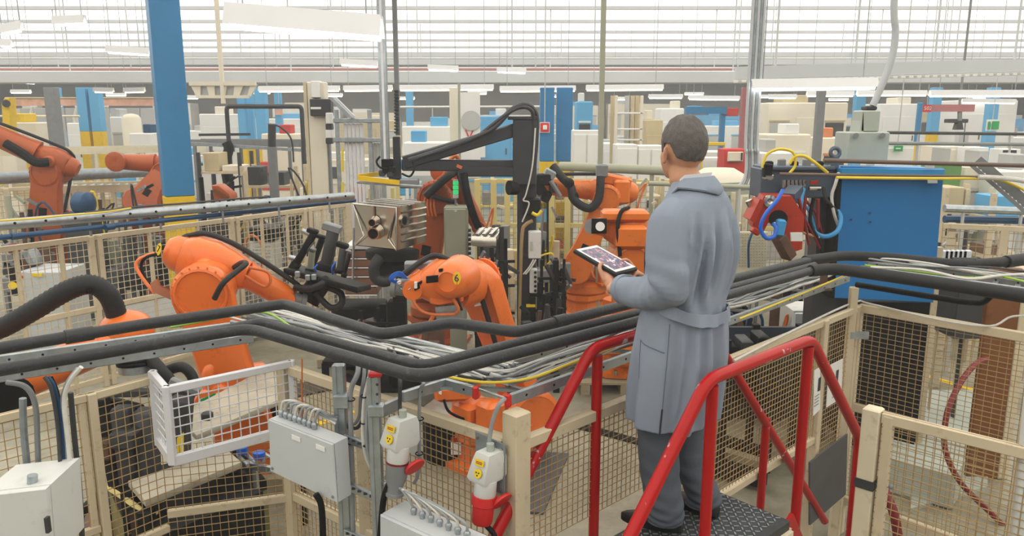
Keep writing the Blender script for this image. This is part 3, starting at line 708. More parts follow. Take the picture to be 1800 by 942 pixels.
# deck between the rails
K = onz(1238, 853, ZD); wv = (onz(1393, 912, ZD)-K).dot(vS); Ld = .86
cD = K - uS*(Ld*.5) + vS*(wv*.5); cD.z = ZD - .025
Rd = M((uS, -vS, Z)).transposed()
part(st, 'deck', MB().box(cD, (Ld, wv, .05), Rd, ch=.004), 'deck')
m = MB()
for i in range(29):
    for j in range(int(wv/.029)-1):
        p = K - uS*(.022 + i*.029) + vS*(.03 + j*.029); p.z = ZD + .001
        dd = (uS + vS if (i+j) % 2 else uS - vS).normalized(); m.bar(p - dd*.011, p + dd*.011, .006, .004)
part(st, 'tread_pattern', m, 'galv_dull', kind='stuff')
part(st, 'deck_skirt', MB().box(cD + uS*(Ld*.5+.01) - Z*.1, (.02, wv, .16), Rd), 'cream_pale')
part(st, 'deck_skirt', MB().box(cD + vS*(wv*.5+.01) - Z*.1, (Ld, .02, .16), Rd), 'cream_pale')
for k in range(1, 5):
    for sg in (-1, 1):
        part(st, 'tread', MB().box(cD + uS*sg*(Ld*.5 + .17*k) - Z*.24*k, (.2, wv, .035), Rd, ch=.004), 'deck')
for sg in (-1, 1):
    for w in (-1, 1):
        a = cD + uS*sg*(Ld*.5) + vS*w*(wv*.5-.02); b = a + uS*sg*.85; b.z = .02
        part(st, 'stringer', MB().bar(a, b, .02, .12), 'red_paint')
# ------------------------------------------------------------------ robots
def hull_arm(S, E, rs, re, sd, off, th, ch=.03, waist=.82, bulge=0.0):
    u = (E-S).normalized(); w = sd.cross(u).normalized(); o = []
    for k in range(9): t = -pi/2 + pi*k/8; o.append(E + u*re*cos(t) + w*re*sin(t))
    L = (E-S).length
    for s in (.75, .5, .25): o.append(S.lerp(E, s) + w*((re*s+rs*(1-s))*waist + bulge*sin(pi*s)))
    for k in range(9): t = pi/2 + pi*k/8; o.append(S + u*rs*cos(t) + w*rs*sin(t))
    for s in (.25, .5, .75): o.append(S.lerp(E, s) - w*((re*s+rs*(1-s))*waist))
    return MB().prism([p + sd*off for p in o], sd*th, ch)
def sect(c, a, b, hw, hh, n=14, p=2.8):
    r = []
    for k in range(n):
        t = 2*pi*k/n; x, y = cos(t), sin(t)
        r.append(c + a*hw*(abs(x)**(2/p))*(1 if x >= 0 else -1) + b*hh*(abs(y)**(2/p))*(1 if y >= 0 else -1))
    return r
def rbase(t, B, mat, s=1.0, yaw=0.):
    R = M.Rotation(yaw, 3, 'Z')
    mb = MB().loft([[B + R @ V((x*w*s, y*w*s, z*s)) for x, y in ((-1,-.6),(-.6,-1),(.6,-1),(1,-.6),(1,.6),(.6,1),(-.6,1),(-1,.6))] for w, z in ((.36, 0), (.36, .05), (.27, .08), (.25, .22), (.29, .26), (.29, .32))])
    part(t, 'base', mb, mat)
    for x, y in ((-1,-1),(1,-1),(1,1),(-1,1)):
        part(t, 'anchor_bolt', MB().cyl(B + R @ V((x*.31*s, y*.31*s, .05*s)), B + R @ V((x*.31*s, y*.31*s, .1*s)), .02*s, n=6), 'steel')
def robot(label, B, S, E, U0, U1, W, sd, mat='orange', s=1.0, off=.12, th=.16, rs=.2, re=.17, tool=None, body=1.0, yaw=.6, lower=True, dome=True, hose=True, group='welding robots in the cells', ped=True, nose=.085, bodyw=1.0):
    sd = V(sd).normalized(); t = thing('industrial_robot', label, 'robot', B, group)
    rs *= s; re *= s
    if ped:
        rbase(t, B, mat, s, yaw)
        mb = MB().lathe(B + Z*.32*s, Z, [(.27*s, 0), (.30*s, .03*s), (.30*s, .12*s), (.22*s, .17*s)], 22)
        part(t, 'turret_ring', mb, mat)
        top = B + Z*.45*s
        cheek = MB()
        u = sd; w = V((-u.y, u.x, 0)); w = w if w.dot(S-B) > 0 else -w
        o = [top - w*.24*s, top + w*.22*s + V((0, 0, .02)), S + w*rs*.95, S + Z*rs*.95, S - w*rs, S - w*rs*1.2 - Z*rs*.6]
        part(t, 'shoulder_block', MB().prism([p - u*.13*s for p in o], u*.24*s, .03), mat)
        part(t, 'shoulder_disc', MB().lathe(S - sd*.14*s, sd*-1, [(rs*.98, 0), (rs, .03), (rs*.85, .06), (rs*.8, .06), (rs*.75, .03), (.01, .03)], 24), mat)
        mo = top - w*.24*s + u*.12*s
        for q, hh in ((mo, .34), (top + w*.02 - u*.24*s, .26)):
            part(t, 'motor', MB().box(q + Z*hh*.5*s, (.17*s, .17*s, hh*s), M.Rotation(yaw, 3, 'Z'), ch=.03), mat)
            part(t, 'motor_flange', MB().box(q + Z*.02, (.21*s, .21*s, .05), M.Rotation(yaw, 3, 'Z'), ch=.01), mat)
    if lower:
        la = part(t, 'lower_arm', hull_arm(S, E, rs, re, sd, off*s, th*s), mat)
        part(la, 'joint_cover', MB().lathe(E + sd*(off+th)*s, sd, [(re*.86, -.002), (re*.88, .012), (re*.8, .018), (re*.77, .004), (.01, .004)], 24), mat)
        mb = MB()
        for k in range(20):
            a, b = frame(sd); p = E + sd*(off+th)*s + (a*cos(2*pi*k/20) + b*sin(2*pi*k/20))*re*.93
            mb.cyl(p, p + sd*.007, .008*s, n=6)
        part(la, 'bolt_ring', mb, mat, kind='stuff')
        c = S.lerp(E, .3) + sd*(off+th)*s; u = (E-S).normalized(); ww = u.cross(sd)
        part(la, 'inspection_plate', quad_on(c + sd*.004, ww, u, .1*s, .12*s, .01), 'black')
        part(la, 'arm_hub', MB().cyl(E - sd*.12*s, E + sd*off*s, re*.95, n=22), mat)
    ax = (U1-U0).normalized(); a = sd - ax*sd.dot(ax); a.normalize(); b = a.cross(ax); b = b if b.z > 0 else -b
    L = (U1-U0).length
    prof = [(0, .10, .10), (.05, .145, .14), (.2, .165, .17), (.5, .165, .18), (.75, .14, .15), (.93, .115, .115), (1, .10, .10)]
    ua = part(t, 'upper_arm', MB().loft([sect(U0 + ax*L*p, a, b, hw*s*body*bodyw, hh*s*body) for p, hw, hh in prof]), mat)
    part(t, 'elbow_block', MB().prism([p - sd*.12*s for p in (E + ax*re*.9, E - b*re*.9, E - ax*re*.9, U0.lerp(U1, .22) - b*.05, U0.lerp(U1, .68) - b*.05)], sd*.22*s, .02), mat)
    if dome:
        part(t, 'motor_cover', MB().lathe(U0 + ax*.04*s, -ax, [(.13*s*body, -.02), (.135*s*body, .03), (.125*s*body, .1*s), (.09*s*body, .15*s), (.085*s*body, .15*s), (.01, .155*s)], 22), mat)
        for k in (-1, 1):
            part(t, 'side_motor', MB().lathe(U0.lerp(U1, .45) + a*k*.13*s*body, a*k, [(.08*s, 0), (.08*s, .05*s), (.06*s, .08*s), (.01, .085*s)], 14), mat)
    Lf = (W-U1).length; f = (W-U1).normalized()
    fa = part(t, 'forearm', MB().tube([U1 - f*.03, U1 + f*Lf*.15, U1 + f*Lf*.85, W], .1*s, 16, rfun=lambda q: (nose*1.2 - nose*.35*q)*s), mat)
    part(fa, 'inspection_plate', quad_on(U1 + f*Lf*.4 + (b*.2+a*-1).normalized()*nose*1.02*s, f, b, .07*s, .05*s, .01), 'black')
    wr = part(t, 'wrist', MB().cyl(W - a*.085*s, W + a*.085*s, .075*s, n=18), mat)
    T = tool if tool is not None else W + f*.16*s
    td = (T-W).normalized()
    part(wr, 'tool_flange', MB().lathe(W, td, [(.06*s, .05*s), (.06*s, .11*s), (.075*s, .115*s), (.075*s, .15*s)], 16), 'mid_grey')
    if hose:
        q0 = U0 + b*.16*s*body + ax*.05; q1 = U1 + b*.16*s; q2 = W + b*.15*s
        part(t, 'cable_hose', MB().tube(smooth([S - ax*.1 + sd*-.15 + Z*.1, E - ax*.2 - sd*.16*s + Z*.1, q0 - sd*.05, q0.lerp(q1, .6) + b*.05, q2, W + td*.1 + b*.07], 6), .022*s, 8), 'rubber')
    return t, a, b, ax
# robot 7 (left)
B = onz(432, 862, .22); 
R7S, R7E = at(448, 775, 6.05), at(366, 503, 5.95)
r7, a7, b7, x7 = robot('orange robot with a yellow 7 on its dome, left foreground', V((R7S.x-.02, 6.25, .2)), R7S, R7E, at(318, 447, 6.1), at(436, 484, 6.15), at(506, 524, 6.3), (.18, -.98, 0.0), 'orange', 1.0, off=.12, th=.17, rs=.26, re=.225, body=1.12, tool=at(540, 530, 6.35), nose=.1)
solo('robot_plinth', MB().box((R7S.x-.02, 6.25, .1), (1.0, 1.0, .2), ch=.02), 'pallet', 'low concrete plinth under robot seven', 'plinth')
d7 = (at(318, 447, 6.1) - x7*.06)
def disc_mark(par, c, n, up, r, txt, squash=1.0):
    n = n.normalized(); uy = (up - n*up.dot(n)).normalized(); ux = uy.cross(n)
    pts = [c + ux*r*squash*cos(2*pi*k/18) + uy*r*sin(2*pi*k/18) for k in range(18)]
    m_ = part(par, 'number_plate', MB().prism(pts, n*.004), 'yellow_tag')
    part(m_, 'number', text_mb(txt, r*1.6, c + n*.006, ux, uy, .001), 'ink')
disc_mark(r7, at(289, 437, 6.0) - x7*.015 + V((0, -.06, 0)), V((-.55, -.8, .15)), V((.35, 0, 1)), .05, '7', .62)
uL = (R7E-R7S).normalized(); sd7 = V((.18, -.98, 0)).normalized()
p7 = R7S.lerp(R7E, .70) + sd7*.295 + uL.cross(sd7)*-.02
part(r7, 'number_plate', quad_on(p7, sd7.cross(uL)*-1, uL, .05, .05, .004), 'yellow_tag')
part(r7, 'number', text_mb('7', .05, p7 + sd7*.004, (uL.cross(sd7)), uL, .001), 'ink')
part(r7, 'cable_loop', MB().tube(smooth([at(272, 445, 5.95), at(246, 455, 5.9), at(240, 470, 5.88), at(255, 495, 5.85), at(272, 515, 5.82)], 6), .014, 8), 'orange')
part(r7, 'cable_loop', MB().tube(smooth([at(276, 447, 5.95), at(258, 452, 5.9), at(248, 466, 5.9), at(256, 490, 5.88), at(275, 514, 5.85)], 6), .012, 8), 'black')
part(r7, 'cable_loop', MB().tube(smooth([at(377, 525, 5.62), at(392, 498, 5.6), at(415, 478, 5.7), at(432, 464, 5.8), at(425, 462, 5.9), at(412, 470, 6.0)], 6), .022, 8), 'rubber')
part(r7, 'cable_loop', MB().tube(smooth([at(438, 470, 6.0), at(470, 478, 6.05), at(475, 496, 6.05), at(462, 503, 6.05), at(430, 484, 6.0)], 6), .012, 8), 'cable_orange')
part(r7, 'stop_bracket', MB().prism([at(x, y, 5.75) for x, y in ((264, 498), (276, 490), (279, 502), (318, 522), (314, 533), (268, 513))], V((0, .03, 0))), 'steel')
bs = thing('robot_base_guard', 'orange curved link with white green label at robot seven foot', 'cover', at(380, 700, 5.7))
part(bs, 'foot_cover', MB().prism([at(x, y, 5.65) for x, y in ((338, 706), (344, 692), (385, 676), (408, 690), (411, 708), (400, 722), (350, 722))], V((0, .25, -.02)), .02), 'orange')
part(bs, 'curved_link', MB().tube(smooth([at(430, 640, 5.8), at(380, 640, 5.75), at(366, 655, 5.7), at(372, 680, 5.7)], 5), .05, 10), 'orange')
part(bs, 'label_plate', MB().prism([at(x, y, 5.63) for x, y in ((350, 702), (383, 690), (386, 705), (354, 716))], V((0, .005, 0))), 'paper')
part(bs, 'label_band', MB().prism([at(x, y, 5.62) for x, y in ((366, 696), (378, 691), (379, 696), (353, 706), (352, 702))], V((0, .005, 0))), 'green_sign')

# gripper of robot 7: black plate with clamps
gp_ = thing('gripper', 'black clamping gripper with upright cylinders on robot seven', 'gripper', at(560, 505, 6.4))
pa, pb_, pc_, pd_ = at(498, 471, 6.3), at(628, 505, 6.1), at(652, 500, 6.75), at(530, 466, 6.95)
part(gp_, 'plate', MB().prism([pa, pb_, pc_, pd_], V((0, 0, -.05)), .008), 'black_steel')
part(gp_, 'flange', MB().cyl(at(540, 528, 6.4), at(565, 492, 6.45), .1, n=16), 'black')
for i, (x0, y0, x1, y1, w, Yd, m) in enumerate([(515, 473, 552, 410, .055, 6.5, 'black_steel'), (572, 475, 586, 404, .09, 6.4, 'dark_grey'), (598, 480, 604, 435, .06, 6.3, 'dark_grey'), (604, 487, 615, 445, .03, 6.25, 'black_steel'), (548, 470, 566, 420, .05, 6.7, 'black_steel'), (545, 478, 549, 442, .05, 6.6, 'cab_green')]):
    p0, p1 = at(x0, y0, Yd), at(x1, y1, Yd); cl_ = part(gp_, 'clamp_cylinder', MB().bar(p0, p1, w, w*1.1, ch=.008), m)
    part(cl_, 'clamp_jaw', MB().box(p1 + V((-.01, 0, .02)), (w*1.7, w*1.2, w*.7), M.Rotation(.3, 3, 'Y'), ch=.008), 'mid_grey' if i % 2 else 'black')
    part(cl_, 'collar', MB().bar(p0, p0.lerp(p1, .18), w*1.5, w*1.4, ch=.005), 'black_steel')
for x0, y0, x1, y1 in ((531, 405, 545, 412), (508, 452, 522, 455)):
    part(gp_, 'pad_pin', MB().cyl(at(x0, y0, 6.5), at(x1, y1, 6.5), .022, n=10), 'galv')
for k, (x, y) in enumerate(((523, 482), (541, 488), (552, 487))): part(gp_, 'bracket_lug', MB().box(at(x, y, 6.2), (.04, .03, .05), ch=.006), 'galv')
part(gp_, 'hose', MB().tube(smooth([at(520, 505, 6.3), at(545, 507, 6.2), at(568, 498, 6.2), at(572, 490, 6.3)], 6), .03, 10), 'rubber')
part(gp_, 'hose', MB().tube(smooth([at(555, 515, 6.3), at(580, 540, 6.25), at(600, 535, 6.25), at(598, 515, 6.3), at(575, 505, 6.35)], 6), .028, 10), 'rubber')
for x, y, x2, y2, m in ((556, 478, 558, 465, 'blue_hose'), (585, 482, 590, 460, 'blue_hose'), (540, 450, 553, 425, 'cable_dark')): part(gp_, 'air_line', MB().tube(smooth([at(x, y, 6.28), at((x+x2)/2-4, (y+y2)/2, 6.25), at(x2, y2, 6.28)], 4), .007, 6), m)

# robot 6 (centre)
R6S, R6E = at(905, 735, 6.45), at(812, 500, 6.1)
r6, a6, b6, x6 = robot('orange robot with a yellow 6 on its round cover, picture centre', V((at(845, 840, 6.5).x, 6.55, 0)), R6S, R6E, at(812, 492, 5.95), at(738, 500, 5.85), at(722, 508, 5.8), (.62, .78, 0.0), 'orange', 1.0, off=.1, th=.18, rs=.23, re=.2, body=1.05, tool=at(690, 505, 5.8), dome=False, nose=.1, yaw=.75)
n6 = V((-.25, -.97, .05)).normalized()
part(r6, 'elbow_cover', MB().lathe(at(798, 490, 5.80), n6, [(.17, -.16), (.155, .02), (.14, .1), (.12, .14), (.075, .16), (.073, .152), (.01, .15)], 26), 'orange')
disc_mark(r6, at(803, 489, 5.635), n6, Z, .05, '6', .62)
part(r6, 'inspection_plate', MB().prism([at(x, y, 5.62) for x, y in ((749, 486), (770, 484), (770, 496), (749, 498))], V((0, .02, 0))), 'black')
part(r6, 'inspection_plate', MB().prism([at(x, y, 5.66) for x, y in ((771, 473), (778, 472), (778, 477), (771, 478))], V((0, .02, 0))), 'black')
part(r6, 'label_plate', MB().prism([at(x, y, 6.1) for x, y in ((832, 527), (845, 525), (848, 536), (834, 539))], V((0, .02, 0))), 'paper')
part(r6, 'label_plate', MB().prism([at(x, y, 5.68) for x, y in ((728, 496), (733, 496), (733, 507), (728, 507))], V((0, .02, 0))), 'paper')
part(r6, 'lower_jaw', MB().prism([at(x, y, 5.75) for x, y in ((753, 518), (812, 512), (814, 530), (768, 538), (756, 534))], V((0, .2, 0)), .015), 'orange')
part(r6, 'bracket_plate', MB().prism([at(x, y, 5.75) for x, y in ((765, 540), (812, 535), (814, 556), (767, 562))], V((0, .04, 0))), 'galv')
part(r6, 'cable_loop', MB().tube(smooth([at(723, 512, 5.75), at(728, 532, 5.72), at(742, 547, 5.72), at(765, 553, 5.72), at(800, 552, 5.72)], 6), .012, 8), 'cable_orange')
part(r6, 'cable_loop', MB().tube(smooth([at(789, 504, 5.7), at(797, 525, 5.7), at(806, 543, 5.7), at(800, 552, 5.72)], 6), .013, 8), 'cable_orange')
part(r6, 'cable_loop', MB().tube(smooth([at(790, 505, 5.72), at(802, 520, 5.7), at(812, 545, 5.72)], 6), .01, 8), 'rubber')
for k in range(3):
    part(r6, 'hose', MB().tube(smooth([at(800-4*k, 462, 6.15), at(820, 455+k, 6.25), at(838+4*k, 466+4*k, 6.35), at(850+3*k, 492+3*k, 6.4), at(848+3*k, 520, 6.45)], 6), .028, 9), 'rubber')
part(r6, 'valve_block', MB().box(at(712, 497, 5.82), (.12, .1, .09), ch=.01), 'galv')
part(r6, 'valve_block', MB().box(at(745, 466, 5.95), (.3, .12, .06), M.Rotation(.1, 3, 'Z'), ch=.01), 'mid_grey')
for k in range(4):
    part(r6, 'air_line', MB().tube(smooth([at(716, 490, 5.75), at(704-2*k, 478+2*k, 5.72), at(690+k, 482+2*k, 5.72), at(685+2*k, 492, 5.72), at(696, 497-k, 5.74)], 5), .006, 6), 'blue_hose')
for x, y in ((702, 496), (708, 505), (718, 506)): part(r6, 'fitting', MB().cyl(at(x, y, 5.72), at(x+3, y+4, 5.74), .02, n=8), 'steel')
# parts of the robot-6 foot seen below the tray
part(r6, 'shoulder_drum', MB().lathe(at(938, 738, 6.35), V((.45, -.85, .1)), [(.26, -.25), (.27, 0), (.26, .04), (.22, .05), (.2, .04), (.01, .04)], 28), 'orange')
part(r6, 'motor', MB().box(at(862, 735, 6.0), (.19, .19, .3), M.Rotation(.75, 3, 'Z'), ch=.03), 'orange')
part(r6, 'gearbox', MB().box(at(830, 720, 6.15), (.26, .22, .16), M.Rotation(.75, 3, 'Z'), ch=.03), 'orange')
part(r6, 'motor', MB().box(at(795, 688, 6.1), (.3, .16, .14), M.Rotation(.15, 3, 'Z'), ch=.03), 'orange')
part(r6, 'label_plate', MB().prism([at(x, y, 5.98) for x, y in ((771, 682), (776, 684), (776, 694), (771, 692))], V((0, .02, 0))), 'paper')
part(r6, 'cable_loop', MB().tube(smooth([at(780, 702, 6.0), at(788, 722, 5.98), at(806, 733, 6.0), at(822, 738, 6.05)], 5), .012, 7), 'black')

# robot at the far right of the cell (8) and its neighbour (9)
r8, *_ = robot('bright orange robot on a pallet with arm reaching left', V((at(1028, 540, 11).x, 11.15, .14)), at(1014, 468, 11), at(1068, 345, 11), at(1104, 338, 11.1), at(1030, 333, 11.0), at(962, 328, 10.9), (-.15, -.98, 0), 'orange_deep', 1.12, body=1.05, tool=at(945, 318, 10.8), nose=.11)
part(r8, 'top_motor', MB().box(at(1082, 317, 11.0), (.42, .3, .16), M.Rotation(.2, 3, 'Y'), ch=.03), 'orange_deep')
part(r8, 'box_cover', MB().box(at(1092, 337, 10.85), (.22, .2, .34), ch=.03), 'orange_deep')
part(r8, 'dress_pack', MB().tube(smooth([at(972, 292, 10.8), at(988, 312, 10.7), at(1003, 328, 10.65), at(1010, 352, 10.6), at(1035, 366, 10.6), at(1052, 350, 10.6), at(1056, 310, 10.65)], 6), .06, 10), 'rubber')
for x, y in ((1000, 322), (1008, 345)): part(r8, 'hose_clamp', MB().sphere(at(x, y, 10.63), .075, 10, 8), 'black')
part(r8, 'control_box', MB().box(at(994, 480, 10.6), (.14, .1, .3), ch=.01), 'mid_grey')
r9, *_ = robot('orange robot half hidden behind the tablet and the man', V((at(1088, 652, 8.6).x, 8.7, .15)), at(1092, 600, 8.5), at(1100, 455, 8.5), at(1135, 405, 8.5), at(1062, 398, 8.5), at(1050, 398, 8.35), (.1, -.98, 0), 'orange_deep', 1.1, body=1.15, rs=.2, re=.2, dome=False, nose=.09, hose=False, bodyw=1.3)
part(r9, 'elbow_motor', MB().box(at(1098, 378, 8.35), (.5, .3, .12), ch=.03), 'orange_deep')
part(r9, 'elbow_motor', MB().box(at(1108, 415, 8.25), (.34, .26, .26), ch=.04), 'orange_deep')
part(r9, 'sensor_face', MB().box(at(1053, 397, 8.15), (.16, .04, .16)), 'black')
part(r9, 'sensor_lens', MB().cyl(at(1055, 398, 8.12), at(1055, 398, 8.1), .05, n=14), 'paper')
part(r9, 'hose', MB().tube(smooth([at(1105, 365, 8.3), at(1092, 372, 8.2), at(1086, 400, 8.15), at(1090, 450, 8.15)], 6), .022, 8), 'black')
part(r9, 'foot_box', MB().box(at(1085, 588, 8.1), (.34, .3, .4), ch=.03), 'orange_deep')
for (x, y, Yd, w, lab) in ((1028, 545, 11.1, 1.0, 'wooden pallet under the bright orange robot'), (1088, 662, 8.65, 1.05, 'wooden pallet beside the coat of the man')):
    c = at(x, y, Yd); t = thing('pallet', lab, 'pallet', (c.x, Yd, 0))
    for k in range(-2, 3): part(t, 'board', MB().box((c.x, Yd + k*.2*w, .125), (w, .15*w, .025)), 'pallet')
    for k in (-1, 0, 1): part(t, 'runner', MB().box((c.x + k*.42*w, Yd, .055), (.1, w*.95, .11)), 'pallet')
# dark tool at wrist of robot 8
wt = thing('welding_tool', 'dark metal tool head on the wrist of the right robot', 'tool', at(960, 320, 10.6))
for k, (x, y, r_, m) in enumerate([(955, 315, .1, 'black_steel'), (966, 306, .08, 'galv_dull'), (948, 330, .09, 'black_steel'), (972, 330, .07, 'dark_grey'), (960, 345, .08, 'black')]):
    part(wt, 'tool_block', MB().box(at(x, y, 10.6), (r_*2, r_*1.5, r_*1.6), M.Rotation(k*.5, 3, 'Y'), ch=.02), m)
part(wt, 'tool_pipe', MB().cyl(at(968, 318, 10.5), at(985, 345, 10.5), .03, n=8), 'mid_grey')

# robot behind the steel tank
rb, *_ = robot('dull orange robot holding the steel tank from behind', V((at(760, 470, 10).x, 10.3, 0)), at(752, 470, 10.0), at(772, 345, 9.9), at(778, 302, 9.9), at(812, 340, 9.9), at(842, 398, 9.9), (-.1, -.98, 0), 'orange_old', 1.15, rs=.2, re=.2, body=1.0, nose=.09, hose=False)
part(rb, 'hose', MB().tube(smooth([at(748, 345, 9.5), at(762, 332, 9.5), at(785, 312, 9.5), at(800, 302, 9.6)], 5), .05, 9), 'rubber')
part(rb, 'hose', MB().tube(smooth([at(778, 322, 9.7), at(786, 290, 9.7), at(800, 274, 9.7), at(808, 285, 9.75)], 6), .025, 8), 'cable_orange')
part(rb, 'hose', MB().tube(smooth([at(760, 345, 9.5), at(785, 352, 9.5), at(800, 355, 9.55)], 5), .03, 8), 'rubber')
part(rb, 'hose', MB().tube(smooth([at(806, 300, 9.6), at(816, 330, 9.5), at(828, 370, 9.5), at(842, 400, 9.6)], 5), .045, 9), 'rubber')
for k in range(4): part(rb, 'cable_loop', MB().tube(smooth([at(748+5*k, 348, 9.55), at(745+6*k, 362, 9.5), at(748+6*k, 380, 9.5)], 4), .014, 6), 'cable_orange')

# far left robots
rl, *_ = robot('old orange robot behind the left fence, forearm pointing up left', V((at(92, 400, 12.6).x, 12.6, 0)), at(92, 398, 12.4), at(96, 300, 12.4), at(122, 293, 12.3), at(62, 268, 12.2), at(-30, 228, 12.0), (.1, -.98, 0), 'orange_old', 1.2, rs=.26, re=.2, nose=.14)
part(rl, 'cable_pack', MB().tube(smooth([at(10, 252, 11.9), at(40, 270, 11.9), at(62, 285, 11.9), at(85, 285, 12.0)], 5), .07, 8), 'black')
rl2, *_ = robot('dark orange robot with level arm behind the big blue column', V((at(268, 372, 13).x, 13.2, .0)), at(262, 350, 12.6), at(296, 300, 12.8), at(318, 289, 12.8), at(270, 287, 12.7), at(205, 284, 12.6), (0, -1, 0), 'orange_old', 1.0, rs=.3, re=.16, hose=False, nose=.13)
part(rl2, 'wrist_cover', MB().lathe(at(205, 284, 12.5), V((0, -1, 0)), [(.16, 0), (.16, .06), (.1, .08), (.02, .06)], 18), 'orange_old')
rl3 = thing('small_robot', 'small orange open arm casting right of the blue column', 'robot', at(385, 345, 12))
part(rl3, 'arm_casting', MB().prism([at(x, y, 12) for x, y in ((371, 326), (383, 325), (405, 342), (407, 350), (376, 352))], V((0, .3, 0)), .02), 'orange_old')
part(rl3, 'arm_rib', MB().bar(at(376, 334, 11.98), at(400, 348, 11.98), .05, .05), 'brown')
part(rl3, 'pedestal', MB().box((at(388, 350, 12.15).x, 12.15, .75), (.35, .3, 1.5), ch=.03), 'dark_grey')

# robot at lower left reaching in from outside the frame
r0 = thing('industrial_robot', 'orange robot arm entering from the left edge with black hose', 'robot', V((-3.6, 4.4, 0)), 'welding robots in the cells')
w0 = at(228, 590, 4.75); s0 = at(-80, 716, 4.2)
part(r0, 'forearm', MB().tube([s0, s0.lerp(w0, .5), s0.lerp(w0, .8), w0.lerp(s0, .05)], .1, 18, rfun=lambda q: .125 - .03*q), 'orange')
part(r0, 'wrist_dome', MB().sphere(at(222, 580, 4.78), (.17, .17, .13), 20, 12), 'orange')
part(r0, 'wrist_cone', MB().lathe(at(238, 598, 4.78), V((.05, -.1, -1)), [(.14, -.02), (.135, .07), (.115, .1)], 20), 'orange')
part(r0, 'seal_ring', MB().lathe(at(239, 628, 4.77), V((.05, -.1, -1)), [(.118, 0), (.122, .012), (.116, .02), (.122, .03), (.118, .045)], 20), 'black')
part(r0, 'tool_flange', MB().lathe(at(240, 641, 4.77), V((.05, -.1, -1)), [(.11, 0), (.112, .045), (.1, .05)], 20), 'galv')
part(r0, 'joint_cap', MB().cyl(at(5, 690, 4.15), at(20, 700, 4.05), .12, n=18), 'black')
bx = V((-3.6, 4.4, 0)); rbase(r0, bx, 'orange', 1.0, .3)
part(r0, 'turret', MB().lathe(bx + Z*.32, Z, [(.28, 0), (.3, .1), (.22, .3), (.2, .5)], 20), 'orange')
part(r0, 'lower_arm', hull_arm(bx + Z*.75, V((-3.45, 4.3, 1.35)), .2, .17, V((0, -1, 0)), .05, .16), 'orange')
part(r0, 'elbow', MB().sphere(V((-3.45, 4.35, 1.38)), .2, 16, 10), 'orange'); part(r0, 'upper_arm', MB().tube([V((-3.45, 4.3, 1.38)), s0], .14, 14), 'orange')
hp = smooth([at(-70, 600, 4.6), at(0, 578, 4.6), at(60, 545, 4.6), at(120, 510, 4.62), at(160, 500, 4.66), at(190, 518, 4.7), at(206, 556, 4.75), at(212, 580, 4.8)], 14)
nh = len(hp)
part(r0, 'corrugated_hose', MB().tube([p for p in hp for _ in (0,)], .06, 14, rfun=lambda q: .062 + .0035*sin(q*nh*pi*.98)), 'rubber', ang=80)
part(r0, 'hose', MB().tube(smooth([at(255, 620, 4.75), at(282, 650, 4.7), at(300, 675, 4.7), at(296, 715, 4.7)], 6), .04, 10), 'rubber')
part(r0, 'hose', MB().tube(smooth([at(285, 655, 4.85), at(320, 645, 4.85), at(340, 668, 4.85), at(330, 700, 4.8), at(300, 712, 4.75)], 6), .035, 10), 'rubber')
# tool below it: dark fixture with legs and yellow label
tf = thing('press_tool', 'dark grey welding tool hanging behind the white cage', 'tool', at(240, 800, 4.4))
for x0, y0, x1, y1, w, Yd, m in ((200, 690, 330, 690, .05, 4.5, 'dark_grey'), (300, 668, 350, 690, .05, 4.4, 'mid_grey'), (170, 700, 250, 720, .06, 4.6, 'black_steel'), (178, 700, 205, 850, .08, 4.5, 'black_steel'), (215, 715, 232, 850, .11, 4.45, 'dark_grey'), (256, 720, 262, 860, .12, 4.5, 'mat_grey'), (318, 700, 312, 800, .12, 4.35, 'dark_grey')):
    part(tf, 'tool_arm', MB().bar(at(x0, y0, Yd), at(x1, y1, Yd), w, w, ch=.01), m)
part(tf, 'clamp_block', MB().box(at(222, 770, 4.4), (.16, .12, .12), ch=.02), 'dark_grey'); part(tf, 'clamp_block', MB().box(at(186, 788, 4.45), (.11, .1, .14), ch=.02), 'rust')
part(tf, 'foot_pad', MB().cyl(at(228, 866, 4.42), at(229, 852, 4.42), .07, n=14), 'black')
part(tf, 'yellow_label', MB().prism([at(x, y, 4.28) for x, y in ((311, 770), (322, 760), (322, 800), (311, 802))], V((0, .01, 0))), 'yellow_tag')
part(tf, 'limit_switch', MB().box(at(364, 731, 4.3), (.06, .05, .05), ch=.008), 'dark_grey')
